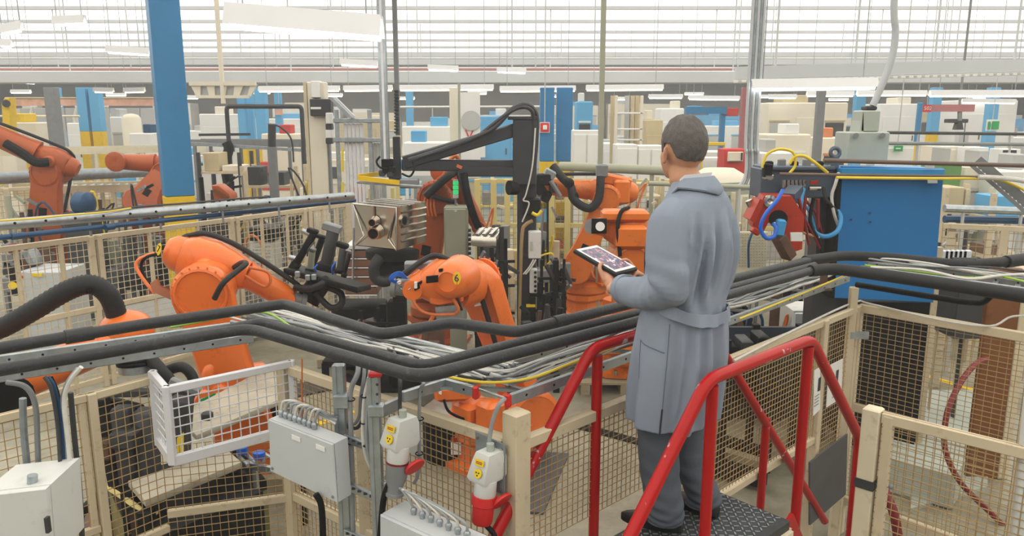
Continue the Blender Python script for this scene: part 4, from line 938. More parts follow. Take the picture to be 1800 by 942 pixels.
# ------------------------------------------------------------------ the man
PHI, PHH = math.radians(48), math.radians(19)
G = at(1186, 600, 3.2); G.z = ZD + .004
RB = M.Rotation(PHI, 3, 'Z'); RH = M.Rotation(PHH, 3, 'Z')
def ml(x, y, z):                       # man local -> world, slight lean
    return G + RB @ V((x, y, z)) + V((.045*z/1.5, 0, 0))
HT = V((0, -.012, 1.782))
def mh(x, y, z):                       # head local
    b = ml(HT.x - .018, HT.y + .058, HT.z); return b + RH @ ((V((x, y, z)) - HT)*1.09)
def remesh(mb, name, vox, it=4, fac=.5):
    me = bpy.data.meshes.new(name); me.from_pydata(mb.v, [], mb.f)
    bm = bmesh.new(); bm.from_mesh(me); bmesh.ops.recalc_face_normals(bm, faces=bm.faces); bm.to_mesh(me); bm.free()
    o = bpy.data.objects.new(name, me); COL.objects.link(o)
    r = o.modifiers.new('r', 'REMESH'); r.mode = 'VOXEL'; r.voxel_size = vox; r.use_smooth_shade = True
    s = o.modifiers.new('s', 'SMOOTH'); s.iterations = it; s.factor = fac
    dg = bpy.context.evaluated_depsgraph_get(); dg.update()
    me2 = bpy.data.meshes.new_from_object(o.evaluated_get(dg))
    out = MB(); out.v = [v.co.copy() for v in me2.vertices]; out.f = [tuple(p.vertices) for p in me2.polygons]
    bpy.data.objects.remove(o); bpy.data.meshes.remove(me); bpy.data.meshes.remove(me2)
    return out
man = thing('person', 'man in grey work coat seen from behind, standing on the deck holding a tablet', 'person', V((G.x, G.y, ZD)))
# tablet pose
TC = at(1064, 457, 3.60); tilt = math.radians(19)
tf_ = V((-sin(PHI)*cos(tilt), cos(PHI)*cos(tilt), sin(tilt))); tr_ = V((cos(PHI), sin(PHI), 0)); tn_ = tr_.cross(tf_)
def tp(s, t, n): return TC + tr_*s + tf_*t + tn_*n
# --- body (skin): head, neck, torso, arms, hands, legs in one surface
b_ = MB()
def esph(c, r, rot=None, fn=mh):
    k = MB().sphere((0, 0, 0), r, 18, 12); Rl = rot or M.Identity(3)
    b_.add([fn(*(V(c) + Rl @ v)) for v in k.v], k.f)
esph((0, -.012, 1.678), (.074, .096, .102)); esph((0, .03, 1.63), (.065, .066, .088)); esph((0, .05, 1.58), (.043, .045, .036))
esph((0, .078, 1.566), (.026, .02, .02)); esph((0, .098, 1.64), (.012, .016, .028)); esph((0, .108, 1.622), (.016, .014, .012))
esph((0, .07, 1.677), (.05, .022, .014)); esph((-.038, .05, 1.632), (.021, .03, .022)); esph((.038, .05, 1.632), (.021, .03, .022))
esph((0, .09, 1.592), (.024, .012, .008)); esph((0, .088, 1.582), (.02, .012, .008))
for s in (-1, 1):
    esph((s*.079, -.012, 1.645), (.008, .019, .032), M.Rotation(s*.25, 3, 'Z')); esph((s*.086, -.02, 1.655), (.006, .014, .02), M.Rotation(s*.5, 3, 'Z')); esph((s*.077, -.002, 1.62), (.008, .01, .012))
b_.tube([mh(0, -.005, 1.63), mh(0, -.022, 1.56), ml(-.008, -.008, 1.49), ml(0, -.02, 1.40)], .06, 16, rfun=lambda q: .057 + .018*q)
b_.tube([ml(0, -.02, 1.43), ml(0, 0, 1.25), ml(0, 0, 1.0), ml(0, 0, .85)], .12, 16, rfun=lambda q: .1 + .035*q)
LE, RE = V((-.225, -.045, 1.10)), V((.225, -.02, 1.12))
LW, RW = tp(-.135, -.155, -.05), tp(.135, -.20, -.045)
for sh, el, wr in ((V((-.17, -.01, 1.40)), LE, LW), (V((.17, 0, 1.40)), RE, RW)):
    b_.tube([ml(0, -.01, 1.38), ml(*sh), ml(*el), wr], .04, 12, rfun=lambda q: .06 - .033*q)
for hx, kx, ax_ in ((-.085, -.09, (-.085, -.035)), (.09, .12, (.16, -.085))):
    b_.tube([ml(hx*.6, 0, .9), ml(hx, 0, .82), ml(kx, .03, .48), ml(ax_[0], ax_[1], .07)], .07, 14, rfun=lambda q: .085 - .045*q)
def chain(pts, r0, r1):
    b_.tube(smooth(pts, 3), r0, 9, rfun=lambda q: r0 + (r1-r0)*q); b_.sphere(pts[-1], r1*1.02, 9, 6)
# left hand: palm outside the left long edge, fingers under, thumb on top
def hand(sg, W, t0):
    # sg=-1 left hand on left edge (s=-.0925), +1 right hand
    e = sg*.0925
    pc0 = tp(e + sg*.012, t0, -.022)
    b_.loft([[p + (tf_*cos(a)*w + tn_*sin(a)*h) for a in [2*pi*k/14 for k in range(14)]] for p, w, h in ((W, .027, .021), (W.lerp(pc0, .4), .033, .02), (W.lerp(pc0, .8), .042, .017), (pc0 - tr_*sg*.012, .044, .013), (pc0 - tr_*sg*.028, .04, .011))])
    for k, (dt, L) in enumerate(((.033, .066), (.012, .076), (-.010, .07), (-.031, .052))):
        b0 = pc0 - tr_*sg*.018 + tf_*dt - tn_*.004
        chain([b0, b0 - tr_*sg*L*.4 - tn_*.008 + tf_*dt*.15, b0 - tr_*sg*L*.75 - tn_*.004 + tf_*dt*.25, b0 - tr_*sg*L + tn_*.006 + tf_*dt*.3], .0092, .0072)
    th = pc0 + tr_*sg*.004 + tf_*.03 + tn_*.006
    chain([W.lerp(pc0, .45) + tf_*.02, th + tr_*sg*.008 + tn_*.014, th - tr_*sg*.014 + tf_*.016 + tn_*.029, th - tr_*sg*.04 + tf_*.022 + tn_*.026], .0115, .0085)
hand(-1, LW, -.085); hand(1, RW, -.10)
bodym = remesh(b_, 'body', .0042, 5)
part(man, 'body', bodym, 'skin', ang=180)
for s in (-1, 1):
    ey = part(man, 'eye', MB().sphere(mh(s*.03, .072, 1.655), .0122, 12, 8), 'paper'); part(ey, 'iris', MB().sphere(mh(s*.03, .0805, 1.655), .006, 8, 6), 'ink')
    part(man, 'eyebrow', MB().tube(smooth([mh(s*.014, .091, 1.676), mh(s*.03, .086, 1.68), mh(s*.045, .072, 1.675)], 4), .0035, 6), 'hair')
part(man, 'lips', MB().sphere(mh(0, .1, 1.587), (.019, .006, .006), 12, 8), mk('lips', 'b06a5c', .5))
# --- hair: shell + strands
hb = MB(); hn, hm = 150, 46; hr = []
def hairline(az):                       # az 0 = front, pi = back; returns lowest polar angle (0 = top)
    a = abs(az)
    K_ = [(0, 1.0), (.75, 1.0), (1.08, 1.36), (1.16, 1.82), (1.34, 1.82), (1.42, 1.5), (1.82, 1.5), (2.12, 1.98), (2.5, 2.1), (3.2, 2.16)]
    for (a0, v0), (a1, v1) in zip(K_, K_[1:]):
        if a <= a1: return v0 + (v1-v0)*(a-a0)/(a1-a0)
    return 2.16
def hp_(az, po, k):
    c = V((0, -.014, 1.68)); r = V((.079, .101, .108))*k
    nz_ = noise.noise(V((cos(az)*4, sin(az)*4, po*5)))*.03 + noise.noise(V((cos(az)*26, sin(az)*26, po*3)))*.03 + noise.noise(V((cos(az)*60, sin(az)*60, po*5)))*.012
    k2 = 1 + nz_*min(1, po*2)
    if po > 1.3: k2 -= (po-1.3)*.055
    k2 -= .018*max(0, sin(po))*abs(sin(az))**3
    v = V((sin(po)*sin(az)*r.x, sin(po)*cos(az)*r.y, cos(po)*r.z))*k2
    return mh(*(c + v))
for i in range(hm+1):
    hr.append([hp_(-pi + 2*pi*j/hn, .02 + (hairline(-pi + 2*pi*j/hn)-.02)*i/hm, 1.07 - .03*(i/hm)**4) for j in range(hn)])
hr.append([hp_(-pi + 2*pi*j/hn, hairline(-pi + 2*pi*j/hn), .95) for j in range(hn)])
hb.loft(hr, cap=True)
hair = part(man, 'hair', hb, 'hair', ang=180)
# --- coat
prof = [(.485, .213, .168, .01), (.52, .213, .17, .01), (.62, .214, .172, .005), (.78, .212, .168, .0), (.90, .205, .158, .0), (1.0, .198, .148, .0), (1.10, .198, .145, -.005), (1.20, .205, .148, -.012), (1.30, .208, .145, -.018), (1.37, .205, .135, -.02), (1.42, .19, .12, -.022), (1.46, .16, .105, -.025), (1.49, .128, .092, -.018), (1.525, .088, .08, -.008)]
def pr(z):
    for (z0, *a), (z1, *b) in zip(prof, prof[1:]):
        if z <= z1:
            t = (z-z0)/(z1-z0); t = max(0, t); return [x + (y-x)*t for x, y in zip(a, b)]
    return prof[-1][1:]
def fold(th, z):
    low = max(0, min(1, (1.0-z)/.35)); hi = max(0, min(1, (z-1.0)/.1))*max(0, min(1, (1.42-z)/.12))
    f = .017*low*(sin(6*th + 1.2 + .6*sin(z*4)) + .5*sin(11*th + 2.3*z))
    back = max(0, -sin(th))
    f += .024*hi*(.25+.75*back)*(sin(12*th + 3.5*(z-1.2)) + .8*sin(19*th - 5*z)*max(0, min(1, (z-1.05)/.2)))
    f += .008*max(0, 1-abs(z-1.0)/.12)*sin(9*th+z*22)
    dg_ = math.degrees(th) % 360
    for t0, w0, dep, za, zb_, slope in ((236, 5, .022, .45, 1.0, 8), (262, 6, .024, .45, 1.02, -6), (288, 5, .02, .45, 1.0, -10), (312, 6, .022, .45, 1.0, 4), (214, 5, .016, .5, .98, 10), (226, 5, .024, 1.02, 1.36, 26), (244, 5, .022, 1.02, 1.34, 10), (268, 6, .02, 1.02, 1.4, -8), (290, 5, .024, 1.02, 1.36, -18), (308, 5, .02, 1.02, 1.34, -24)):
        e_ = max(0, min(1, (z-za)/.08))*max(0, min(1, (zb_-z)/.12)); d_ = (dg_ - (t0 + slope*(z-za)))/w0
        f += dep*e_*(math.exp(-d_*d_) - .7*math.exp(-(d_-1.9)**2))
    return f
def coatp(th, z, k=1.0, add=0.0):
    a, b, oy = pr(z); p = 2.5; x, y = cos(th), sin(th); f = 1 + fold(th, z)/.2
    X_ = a*(abs(x)**(2/p))*(1 if x >= 0 else -1); Y2 = b*(abs(y)**(2/p))*(1 if y >= 0 else -1)
    v = V((X_, Y2))*f*k; v += v.normalized()*add
    return ml(v.x, v.y + oy, z)
cm = MB(); nt_, nz2 = 96, 60
zz = [.485 + (1.525-.485)*i/nz2 for i in range(nz2+1)]
cm.loft([[coatp(2*pi*j/nt_, z) for j in range(nt_)] for z in zz])
def sleeve(pts, rad, cuff):
    sp = smooth(pts, 10); n = len(sp); R_ = []
    t0 = None; a = None
    for i, p in enumerate(sp):
        t = (sp[min(i+1, n-1)] - sp[max(i-1, 0)]).normalized()
        if a is None: a = frame(t)[0]
        a = (a - t*a.dot(t)).normalized(); b = t.cross(a); q = i/(n-1)
        k = q*(len(rad)-1); i0 = min(int(k), len(rad)-2); r = rad[i0] + (rad[i0+1]-rad[i0])*(k-i0)
        wr = .006*max(0, 1-abs(q-.52)/.22)
        R_.append([p + (a*cos(u) + b*sin(u))*(r + wr*sin(q*70 + 3*cos(u)) + .004*sin(3*u + q*9)) for u in [2*pi*j/22 for j in range(22)]])
    cm.loft(R_)
lw_s = ml(*LE).lerp(LW, .74); rw_s = ml(*RE).lerp(RW, .84)
sleeve([ml(-.13, -.015, 1.40), ml(-.19, -.02, 1.36), ml(-.225, -.035, 1.24), ml(-.23, -.055, 1.12), ml(*LE).lerp(LW, .25) - Z*.012, ml(*LE).lerp(LW, .55) - Z*.01, lw_s], [.078, .088, .082, .078, .072, .066, .062], 0)
sleeve([ml(.13, -.015, 1.40), ml(.19, -.01, 1.36), ml(.228, -.02, 1.24), ml(.23, -.03, 1.13), ml(*RE).lerp(RW, .3) - Z*.01, ml(*RE).lerp(RW, .6), rw_s], [.078, .088, .082, .078, .07, .064, .058], 0)
coatm = remesh(cm, 'coat', .0055, 2, .35)
coat = part(man, 'coat', coatm, 'cloth_grey', ang=180)
for c, e in ((lw_s, LW), (rw_s, RW)):
    d = (e-c).normalized(); part(coat, 'cuff', MB().lathe(c - d*.03, d, [(.058, 0), (.0665, .004), (.0665, .04), (.063, .046), (.054, .046), (.052, .01)], 20, cap=False), 'cloth_grey')
# coat collar and shirt
def neckring(r, z, oy, k=28, sx=1.06, dz=0.0, lift=.0, drop=.055):
    return [ml(r*sx*cos(2*pi*j/k) - .01, r*sin(2*pi*j/k) + oy + .022, z + dz*max(0, -sin(2*pi*j/k)) - drop*max(0, sin(2*pi*j/k)) + lift*abs(cos(2*pi*j/k))) for j in range(k)]
part(coat, 'collar', MB().loft([neckring(.073, 1.505, -.03), neckring(.074, 1.535, -.032, dz=.008), neckring(.079, 1.541, -.034, dz=.008), neckring(.09, 1.532, -.034, dz=.004, lift=.002, drop=.07), neckring(.108, 1.505, -.034, lift=.016, drop=.09), neckring(.121, 1.482, -.034, lift=.026, drop=.11), neckring(.118, 1.475, -.034, lift=.026, drop=.11)], cap=False), 'cloth_grey', ang=60)
part(man, 'shirt_collar', MB().loft([neckring(.068, 1.51, -.03), neckring(.067, 1.552, -.032, dz=.008), neckring(.071, 1.554, -.032, dz=.009), neckring(.07, 1.51, -.03)], cap=False), 'shirt', ang=60)
mk('cloth_dark', '646d7b', .9, 0, .04, 9)
# half belt on the back, seams, pocket
st_ = []
bt = MB()
for i in range(31):
    th = math.radians(182 + 140*i/30); q = i/30; z = 1.0 - .06*q - .022*sin(pi*q); g = .010 + .024*sin(pi*min(1, q*1.05))
    o = coatp(th, z, 1, g); u2 = coatp(th, z + .05, 1, g - .002); o2 = coatp(th, z, 1, g+.004); u3 = coatp(th, z + .05, 1, g+.002)
    st_.append([o, u2, u3, o2])
part(coat, 'half_belt', bt.loft(st_), 'cloth_grey', ang=60)
def seam(pts, r=.0016, mat='cloth_dark', name='seam'): part(coat, name, MB().tube(pts, r, 5), mat)
seam([coatp(math.radians(196), .49 + .47*i/24, 1, .0005) for i in range(25)])
seam([coatp(math.radians(196), .488 + .11*i/8, 1, .001) for i in range(9)], .004, 'ink', 'vent_slit')
seam([coatp(math.radians(150 + 42*i/12), .86 - .02*i/12, 1, .0015) for i in range(13)], .0022, name='pocket_edge')
seam([coatp(math.radians(150), .86 - .2*i/12, 1, .001) for i in range(13)], .0014, name='pocket_edge')
an = V((-.93, -.1, .32)).normalized(); aa, ab = frame(an)
seam([ml(*(V((-.160, -.022, 1.355)) + (aa*cos(t_) + ab*sin(t_))*.091)) for t_ in [2*pi*k/40 for k in range(41)]], .0022, name='armhole_seam')
part(coat, 'lapel_edge', MB().tube([coatp(math.radians(128 - 1*i), 1.36 - .3*i/12, 1, .004) for i in range(13)], .007, 6), 'ink')
# trousers and shoes
def leg(hx, kx, ax_, ay):
    pts = smooth([ml(hx, 0, .80), ml((hx+kx)/2, .015, .62), ml(kx, .025, .46), ml((kx+ax_)/2, .005, .25), ml(ax_, ay, .09), ml(ax_, ay, .035)], 10); n = len(pts); R_ = []
    for i, p in enumerate(pts):
        q = i/(n-1); r = .1 - .03*q; wv = .006*max(0, (q-.55)/.45) + .002
        R_.append([p + RB @ V((cos(u)*(r + wv*sin(q*75 + 2.5*sin(u) + u)), sin(u)*(r*1.08 + wv*sin(q*68 + 3*cos(u))), 0)) for u in [2*pi*j/26 for j in range(26)]])
    return R_
tm = MB(); tm.loft(leg(-.085, -.09, -.085, -.035)); tm.loft(leg(.09, .125, .16, -.085)); tm.loft([[ml(.17*cos(u), .12*sin(u), z) for u in [2*pi*j/26 for j in range(26)]] for z in (.72, .84, .95)])
part(man, 'trousers', remesh(tm, 'trousers', .006, 2), 'trouser', ang=180)
def shoe(x, y, yaw):
    R_ = RB @ M.Rotation(yaw, 3, 'Z'); c = ml(x, y, 0); c.z = ZD + .004; rings = []
    for i in range(13):
        q = i/12; yy = -.085 + .28*q; w = .036 + .012*sin(pi*min(1, q*1.2)) - .028*max(0, q-.8)/.2; h = .085 - .05*max(0, (q-.3)/.7)**.8
        if i in (0, 12): w *= .55; h *= .75
        rings.append([c + R_ @ V((w*cos(u), yy, max(.0, h*.5 + h*.55*sin(u)) if sin(u) < -.5 else h*.5 + h*.5*sin(u))) for u in [2*pi*j/14 for j in range(14)]])
    sh = part(man, 'shoe', MB().loft(rings), 'shoe', ang=60)
    rs_ = [[c + R_ @ V((1.08*w*cos(u), yy, z)) for w, yy, u in [((.042 + .008*sin(u)) , .055 + .142*sin(u), u) for u in [2*pi*j/24 for j in range(24)]]] for z in (.0, .022)]
    part(sh, 'sole', MB().loft(rs_), 'black', ang=60)
shoe(-.085, -.03, .25); shoe(.16, -.085, -.1)
# --- tablet
tb = thing('tablet', 'black rugged tablet with lit screen in the hands of the man', 'tablet', tp(0, 0, -.012))
def slab(s, t, n0, n1, ch): 
    Rt = M((tr_, tf_, tn_)).transposed(); return MB().box(tp(0, 0, (n0+n1)/2), (s, t, n1-n0), Rt, ch)
part(tb, 'case', slab(.185, .262, -.013, .009, .006), 'rubber')
part(tb, 'bezel', slab(.165, .242, .0085, .0105, .0), 'paper')
def screen_mat():
    m = bpy.data.materials.new('screen_picture'); m.use_nodes = True; nt = m.node_tree; N = nt.nodes; L = nt.links; b = N['Principled BSDF']
    tc = N.new('ShaderNodeTexCoord'); v = N.new('ShaderNodeTexVoronoi'); v.inputs['Scale'].default_value = 70
    n = N.new('ShaderNodeTexNoise'); n.inputs['Scale'].default_value = 34; n.inputs['Detail'].default_value = 5
    L.new(tc.outputs['Object'], v.inputs['Vector']); L.new(tc.outputs['Object'], n.inputs['Vector'])
    r = N.new('ShaderNodeValToRGB'); e = r.color_ramp.elements
    e[0].position = 0; e[0].color = (*lin('14183a'), 1); e[1].position = 1; e[1].color = (*lin('fbf4f0'), 1)
    for p, c in ((.36, '1c2450'), (.46, '3a3048'), (.52, '6a4a52'), (.57, '24428a'), (.62, 'a8705a'), (.66, 'a03038'), (.72, 'cfd6ea')):
        k = e.new(p); k.color = (*lin(c), 1)
    mx = N.new('ShaderNodeMix'); mx.data_type = 'FLOAT'; mx.inputs['Factor'].default_value = .35
    sp = N.new('ShaderNodeSeparateColor'); L.new(v.outputs['Color'], sp.inputs['Color'])
    L.new(n.outputs['Fac'], mx.inputs['A']); L.new(sp.outputs['Red'], mx.inputs['B'])
    L.new(mx.outputs['Result'], r.inputs['Fac'])
    L.new(r.outputs['Color'], b.inputs['Base Color']); L.new(r.outputs['Color'], b.inputs['Emission Color']); b.inputs['Emission Strength'].default_value = .55
    b.inputs['Roughness'].default_value = .15
    MATS['screen'] = m
screen_mat()
part(tb, 'screen', slab(.138, .205, .0103, .0112, .0), 'screen')
# ------------------------------------------------------------------ cell interior and middle ground
def fl(px, Y): return at(px, 300, Y).x          # world x of a pixel column at depth Y (about)
def pbox(x0, y0, x1, y1, Y, d, ch=.01):
    "box whose front face shows at these pixels, at depth Y, d deep"
    a, b = at(x0, y0, Y), at(x1, y1, Y)
    return MB().box(((a.x+b.x)/2, Y + d/2, (a.z+b.z)/2), (abs(b.x-a.x), d, abs(a.z-b.z)), ch=ch)
def gbox(x0, y0, x1, Y, d, ch=.01):
    "the same, standing on the floor"
    a, b = at(x0, y0, Y), at(x1, y0, Y)
    return MB().box(((a.x+b.x)/2, Y + d/2, a.z/2), (abs(b.x-a.x), d, a.z), ch=ch)
# left back fence with tray and blue pipe
L0, L1 = onz(-60, 443, ZF), onz(612, 357, ZF); L0.z = L1.z = 0
uL_ = (L1-L0).normalized()
LP = [L0, L0.lerp(L1, .245), L0.lerp(L1, .60), L0.lerp(L1, .84), L1]
for i, lab in enumerate(('leftmost cream mesh panel behind the black hose', 'cream mesh panel behind the orange dome', 'cream mesh panel right of the yellow column foot', 'short cream mesh panel behind the gripper')):
    f = fence('mesh_fence', lab, [LP[i], LP[i+1]], .1, ZF, [LP[i+1] - uL_*.05, LP[i+1] + uL_*.04 if i < 3 else LP[i+1]], rails=(ZF-.02, .93, .1), px=.07, pz=.07, r=.003, rw=.04, rh=.06, pw=.06, wire='cream')
    if i == 1: part(f, 'low_sheet', MB().bar(LP[1] + uL_*.1 + Z*.72, LP[2] - uL_*.1 + Z*.72, .015, .34), 'box_white')
    for s in (.35, .7): part(f, 'post', MB().box(LP[i].lerp(LP[i+1], s) + Z*.87, (.04, .04, 1.74), ch=.005), 'cream')
t0_, t1_ = onz(-60, 400, 2.0), onz(620, 344, 2.0)
tube_t = thing('cable_channel', 'silver tube channel with drilled holes along the left back fence', 'channel', t0_)
part(tube_t, 'channel_tube', MB().cyl(t0_, t1_, .055, n=14), 'galv')
for k in range(16):
    c = t0_.lerp(t1_, (k+.5)/16) + V((.03, -.045, .01)); part(tube_t, 'hole', MB().sphere(c, .014, 8, 6), 'black')
for k in range(6): part(tube_t, 'stand_off', MB().cyl(t0_.lerp(t1_, (k+.5)/6), t0_.lerp(t1_, (k+.5)/6) - Z*.2, .014, n=8), 'galv')
pipe('water_pipe', 'dark blue pipe just below the silver tube channel', [onz(-60, 424, 1.9), onz(624, 352, 1.9)], .028, 'blue_pipe', couplings=[(onz(20, 416, 1.9), onz(42, 413.5, 1.9)), (onz(185, 400, 1.9), onz(200, 398, 1.9))])
cable('yellow cable lying on the silver tube channel', [onz(0, 388, 2.07), onz(60, 384, 2.07), onz(120, 378, 2.07), onz(180, 373, 2.07), onz(230, 366, 2.07)], .01, 'yellow_cable')
cable('dark cable lying on the silver tube channel', [onz(150, 374, 2.07), onz(250, 363, 2.07), onz(330, 357, 2.07), onz(420, 349, 2.07), onz(470, 346, 2.07)], .012, 'cable_dark')
# second fence row further back on the left
Q0, Q1 = onz(-60, 335, ZF), onz(282, 317, ZF); Q0.z = Q1.z = 0
fence('mesh_fence', 'far tan mesh fence in front of the old robots', [Q0, Q0.lerp(Q1, .5), Q1], .1, ZF, [Q0.lerp(Q1, .18), Q0.lerp(Q1, .37), Q0.lerp(Q1, .52), Q1], rails=(ZF-.02, .8), px=.11, pz=.11, r=.004, rw=.05, rh=.07, pw=.1, mat='cream', wire='wire_tan')
pipe('long_duct', 'thick grey pipe above the far tan fence', [onz(-60, 316, 2.05), onz(290, 300, 2.05)], .1, 'galv_dull', n=16)
# big blue column
FOOT = []
def column(label, px0, px1, Y, ysplit, mat='blue_col', low='yellow', dd=None, ztop=None, top_mat=None):
    x0, x1 = at(px0, 250, Y).x, at(px1, 250, Y).x; w = x1-x0; zs = at(px0, ysplit, Y).z; d = dd or w
    t = thing('steel_column', label, 'column', ((x0+x1)/2, Y+d/2, 0))
    FOOT.append((x0, Y, x1, Y+d))
    zt = ztop or (CEIL if Y < 12 else 3.05 + (205-156)*Y/F)
    part(t, 'shaft', MB().box(((x0+x1)/2, Y+d/2, (zs+zt)/2), (w, d, zt-zs), ch=.01), mat)
    if zs > .05: part(t, 'painted_base', MB().box(((x0+x1)/2, Y+d/2, zs/2), (w, d, zs), ch=.01), low)
    return t
# turned 40 degrees so that two faces show
cx_ = at(306, 250, 11.2).x; t = thing('steel_column', 'big blue steel column with yellow foot behind the left fence', 'column', (cx_, 11.2, 0))
Rc = M.Rotation(.55, 3, 'Z'); zs = at(306, 346, 11.0).z
part(t, 'shaft', MB().box((cx_, 11.2, (zs+CEIL)/2), (.40, .34, CEIL-zs), Rc, ch=.012), 'blue_col')
part(t, 'painted_base', MB().box((cx_, 11.2, zs/2), (.40, .34, zs), Rc, ch=.012), 'yellow')
# steel tank on black tool
tk = thing('steel_tank', 'shiny stainless steel tank with two round ports', 'tank', at(680, 440, 8.5))
Yt = 8.3
A, B2, C2, D2 = at(621, 358, Yt), at(697, 365, Yt-.12), at(697, 440, Yt-.12), at(622, 432, Yt)
bk = V((.42, .95, .0))*.62
part(tk, 'shell', MB().prism([A, B2, C2, D2], bk, .02), 'stainless')
for q0_, q1_ in ((A, at(640, 415, Yt-.1)), (D2.lerp(C2, .02), at(640, 415, Yt-.1)), (B2, at(682, 420, Yt-.13)), (C2, at(682, 420, Yt-.13))): part(tk, 'crease', MB().tube([q0_ + V((0, -.004, 0)), q1_ + V((0, -.004, 0))], .009, 6), 'stainless')
for (x, y, r_) in ((658, 389, .037), (660, 408, .058)):
    c = at(x, y, Yt-.12); pn = V((-.12, -1, -.05)).normalized()
    n1_ = part(tk, 'port', MB().lathe(c + pn*.02, pn, [(r_*1.5, -.06), (r_*1.25, .0), (r_*1.15, .07), (r_*.95, .07), (r_*.92, -.02)], 22, cap=False), 'stainless')
    part(n1_, 'opening', MB().cyl(c + pn*.05, c + pn*.055, r_*.93, n=18), 'black')
side_n = bk.cross(Z).normalized(); side_n = side_n if side_n.x > 0 else -side_n
for k in range(5):
    s = .14 + .17*k; p = B2.lerp(C2, s) + side_n*.004
    part(tk, 'side_rib', MB().tube([p + bk*.14, p + bk*.95], .014, 8), 'stainless')
pr_ = B2.lerp(C2, .33) + bk*.18; part(tk, 'side_port', MB().cyl(pr_, pr_ + side_n*.03, .06, n=18), 'stainless'); part(tk, 'side_port_hole', MB().cyl(pr_ + side_n*.03, pr_ + side_n*.033, .045, n=18), 'black')
part(tk, 'seam_tube', MB().tube([A.lerp(B2, .46) + V((0, -.02, .0)), A.lerp(B2, .46) + V((0, -.02, -.16))], .02, 8), 'steel')
part(tk, 'edge_bead', MB().tube([A + V((0, -.006, 0)), B2 + V((0, -.006, 0)), C2 + V((0, -.006, 0))], .012, 8), 'steel')
for k in range(4): part(tk, 'top_rib', MB().bar(A + bk*(.15+.22*k) + Z*.006, B2 + bk*(.15+.22*k) + Z*.006, .03, .012), 'steel')
th_ = thing('tank_fixture', 'black turning fixture under the steel tank with thick hose', 'fixture', at(680, 520, 8.6))
part(th_, 'head_plate', MB().cyl(at(690, 440, 8.5), at(690, 452, 8.5), .3, n=22), 'black')
part(th_, 'head', MB().box(at(690, 475, 8.55), (.38, .34, .24), ch=.03), 'black_steel')
part(th_, 'hose', MB().tube(smooth([at(668, 452, 8.2), at(658, 468, 8.15), at(660, 488, 8.15), at(675, 495, 8.15), at(690, 490, 8.2)], 6), .06, 12), 'rubber')
part(th_, 'ram', MB().box(at(703, 530, 8.5), (.14, .14, .9), ch=.01), 'black')
part(th_, 'stand', MB().box((at(700, 600, 8.5).x, 8.5, .5), (.2, .2, 1.0), ch=.01), 'black')
part(th_, 'foot_plate', MB().box((at(700, 600, 8.5).x, 8.5, .02), (.7, .6, .04), ch=.01), 'black')
# ribbed steel panel stack
sp_ = thing('panel_stack', 'stack of ribbed brownish steel panels under the tank', 'panels', at(640, 520, 8.9))
part(sp_, 'top_sheet', pbox(606, 432, 664, 438, 8.9, .5, .0), 'paper')
for k in range(5): part(sp_, 'panel', pbox(606, 440 + 16*k, 663, 454 + 16*k, 8.9 - .005*(k % 2), .5, .01), 'stainless_dark')
for k in range(5): part(sp_, 'bright_edge', MB().cyl(at(606, 455 + 16*k, 8.88), at(663, 455 + 16*k, 8.88), .008, n=6), 'steel')
part(sp_, 'stack_base', MB().box(at(634, 570, 9.2), (.6, .5, .55), ch=.02), 'black'); part(sp_, 'leg', MB().box((at(634, 570, 9.2).x, 9.2, .25), (.5, .4, .5)), 'black')
part(sp_, 'hinge_rod', MB().cyl(at(622, 400, 8.8), at(620, 500, 8.8), .014, n=8), 'galv')
# black fixtures
def frame_fixture(label, x0, y0, x1, y1, Y, seed, n=14, top=None):
    rr_ = random.Random(seed); t = thing('welding_fixture', label, 'fixture', (at((x0+x1)/2, 300, Y).x, Y, 0))
    a, b = at(x0, y0, Y), at(x1, y1, Y); W_, H = b.x-a.x, a.z-b.z
    part(t, 'table', MB().box(((a.x+b.x)/2, Y+.3, b.z + H*.12), (W_, .6, .08), ch=.01), 'black_steel')
    for sx in (.08, .92):
        for sy in (.08, .52): part(t, 'leg', MB().box((a.x + W_*sx, Y+sy, b.z*.5 + H*.05), (.07, .07, b.z + H*.1)), 'black')
    for k in range(n):
        x = a.x + W_*rr_.uniform(.05, .95); z = b.z + H*.16; h = H*rr_.uniform(.2, .82); yy = Y + rr_.uniform(0, .55); w = rr_.uniform(.03, .08)
        c = part(t, 'clamp_post', MB().box((x, yy, z + h/2), (w, w, h), ch=.006), rr_.choice(('black', 'black_steel', 'black_steel', 'dark_grey')))
        if rr_.random() < .8: part(c, 'clamp_arm', MB().bar((x, yy, z + h*rr_.uniform(.6, 1)), (x + rr_.choice((-1, 1))*rr_.uniform(.06, .16), yy - rr_.uniform(0, .1), z + h*rr_.uniform(.6, 1.05)), .03, .04), rr_.choice(('black', 'dark_grey', 'rust', 'mid_grey')))
    for k in range(3):
        z = b.z + H*(.3+.2*k); part(t, 'cross_bar', MB().bar((a.x, Y + .05, z), (b.x, Y + .1, z + rr_.uniform(-.05, .05)), .03, .03), 'black')
    return t
frame_fixture('black welding fixture behind robot six', 832, 398, 905, 610, 8.8, 1, 22)
frame_fixture('black welding fixture right of the crane mast', 932, 448, 996, 590, 9.0, 2, 20)
frame_fixture('low black fixture under the ribbed panels', 616, 540, 700, 640, 8.2, 3, 10)
ot = thing('oil_pan', 'shiny sheet metal part lying on the black fixture', 'part', at(868, 410, 9.1))
part(ot, 'pan', MB().prism([at(828, 415, 8.9), at(872, 418, 8.85), at(884, 402, 9.35), at(842, 400, 9.4)], V((0, 0, -.12)), .015), 'stainless')
for k in range(3): part(ot, 'rib', MB().bar(at(838+12*k, 414, 8.9) + Z*.01, at(850+12*k, 402, 9.3) + Z*.01, .04, .02), 'steel')
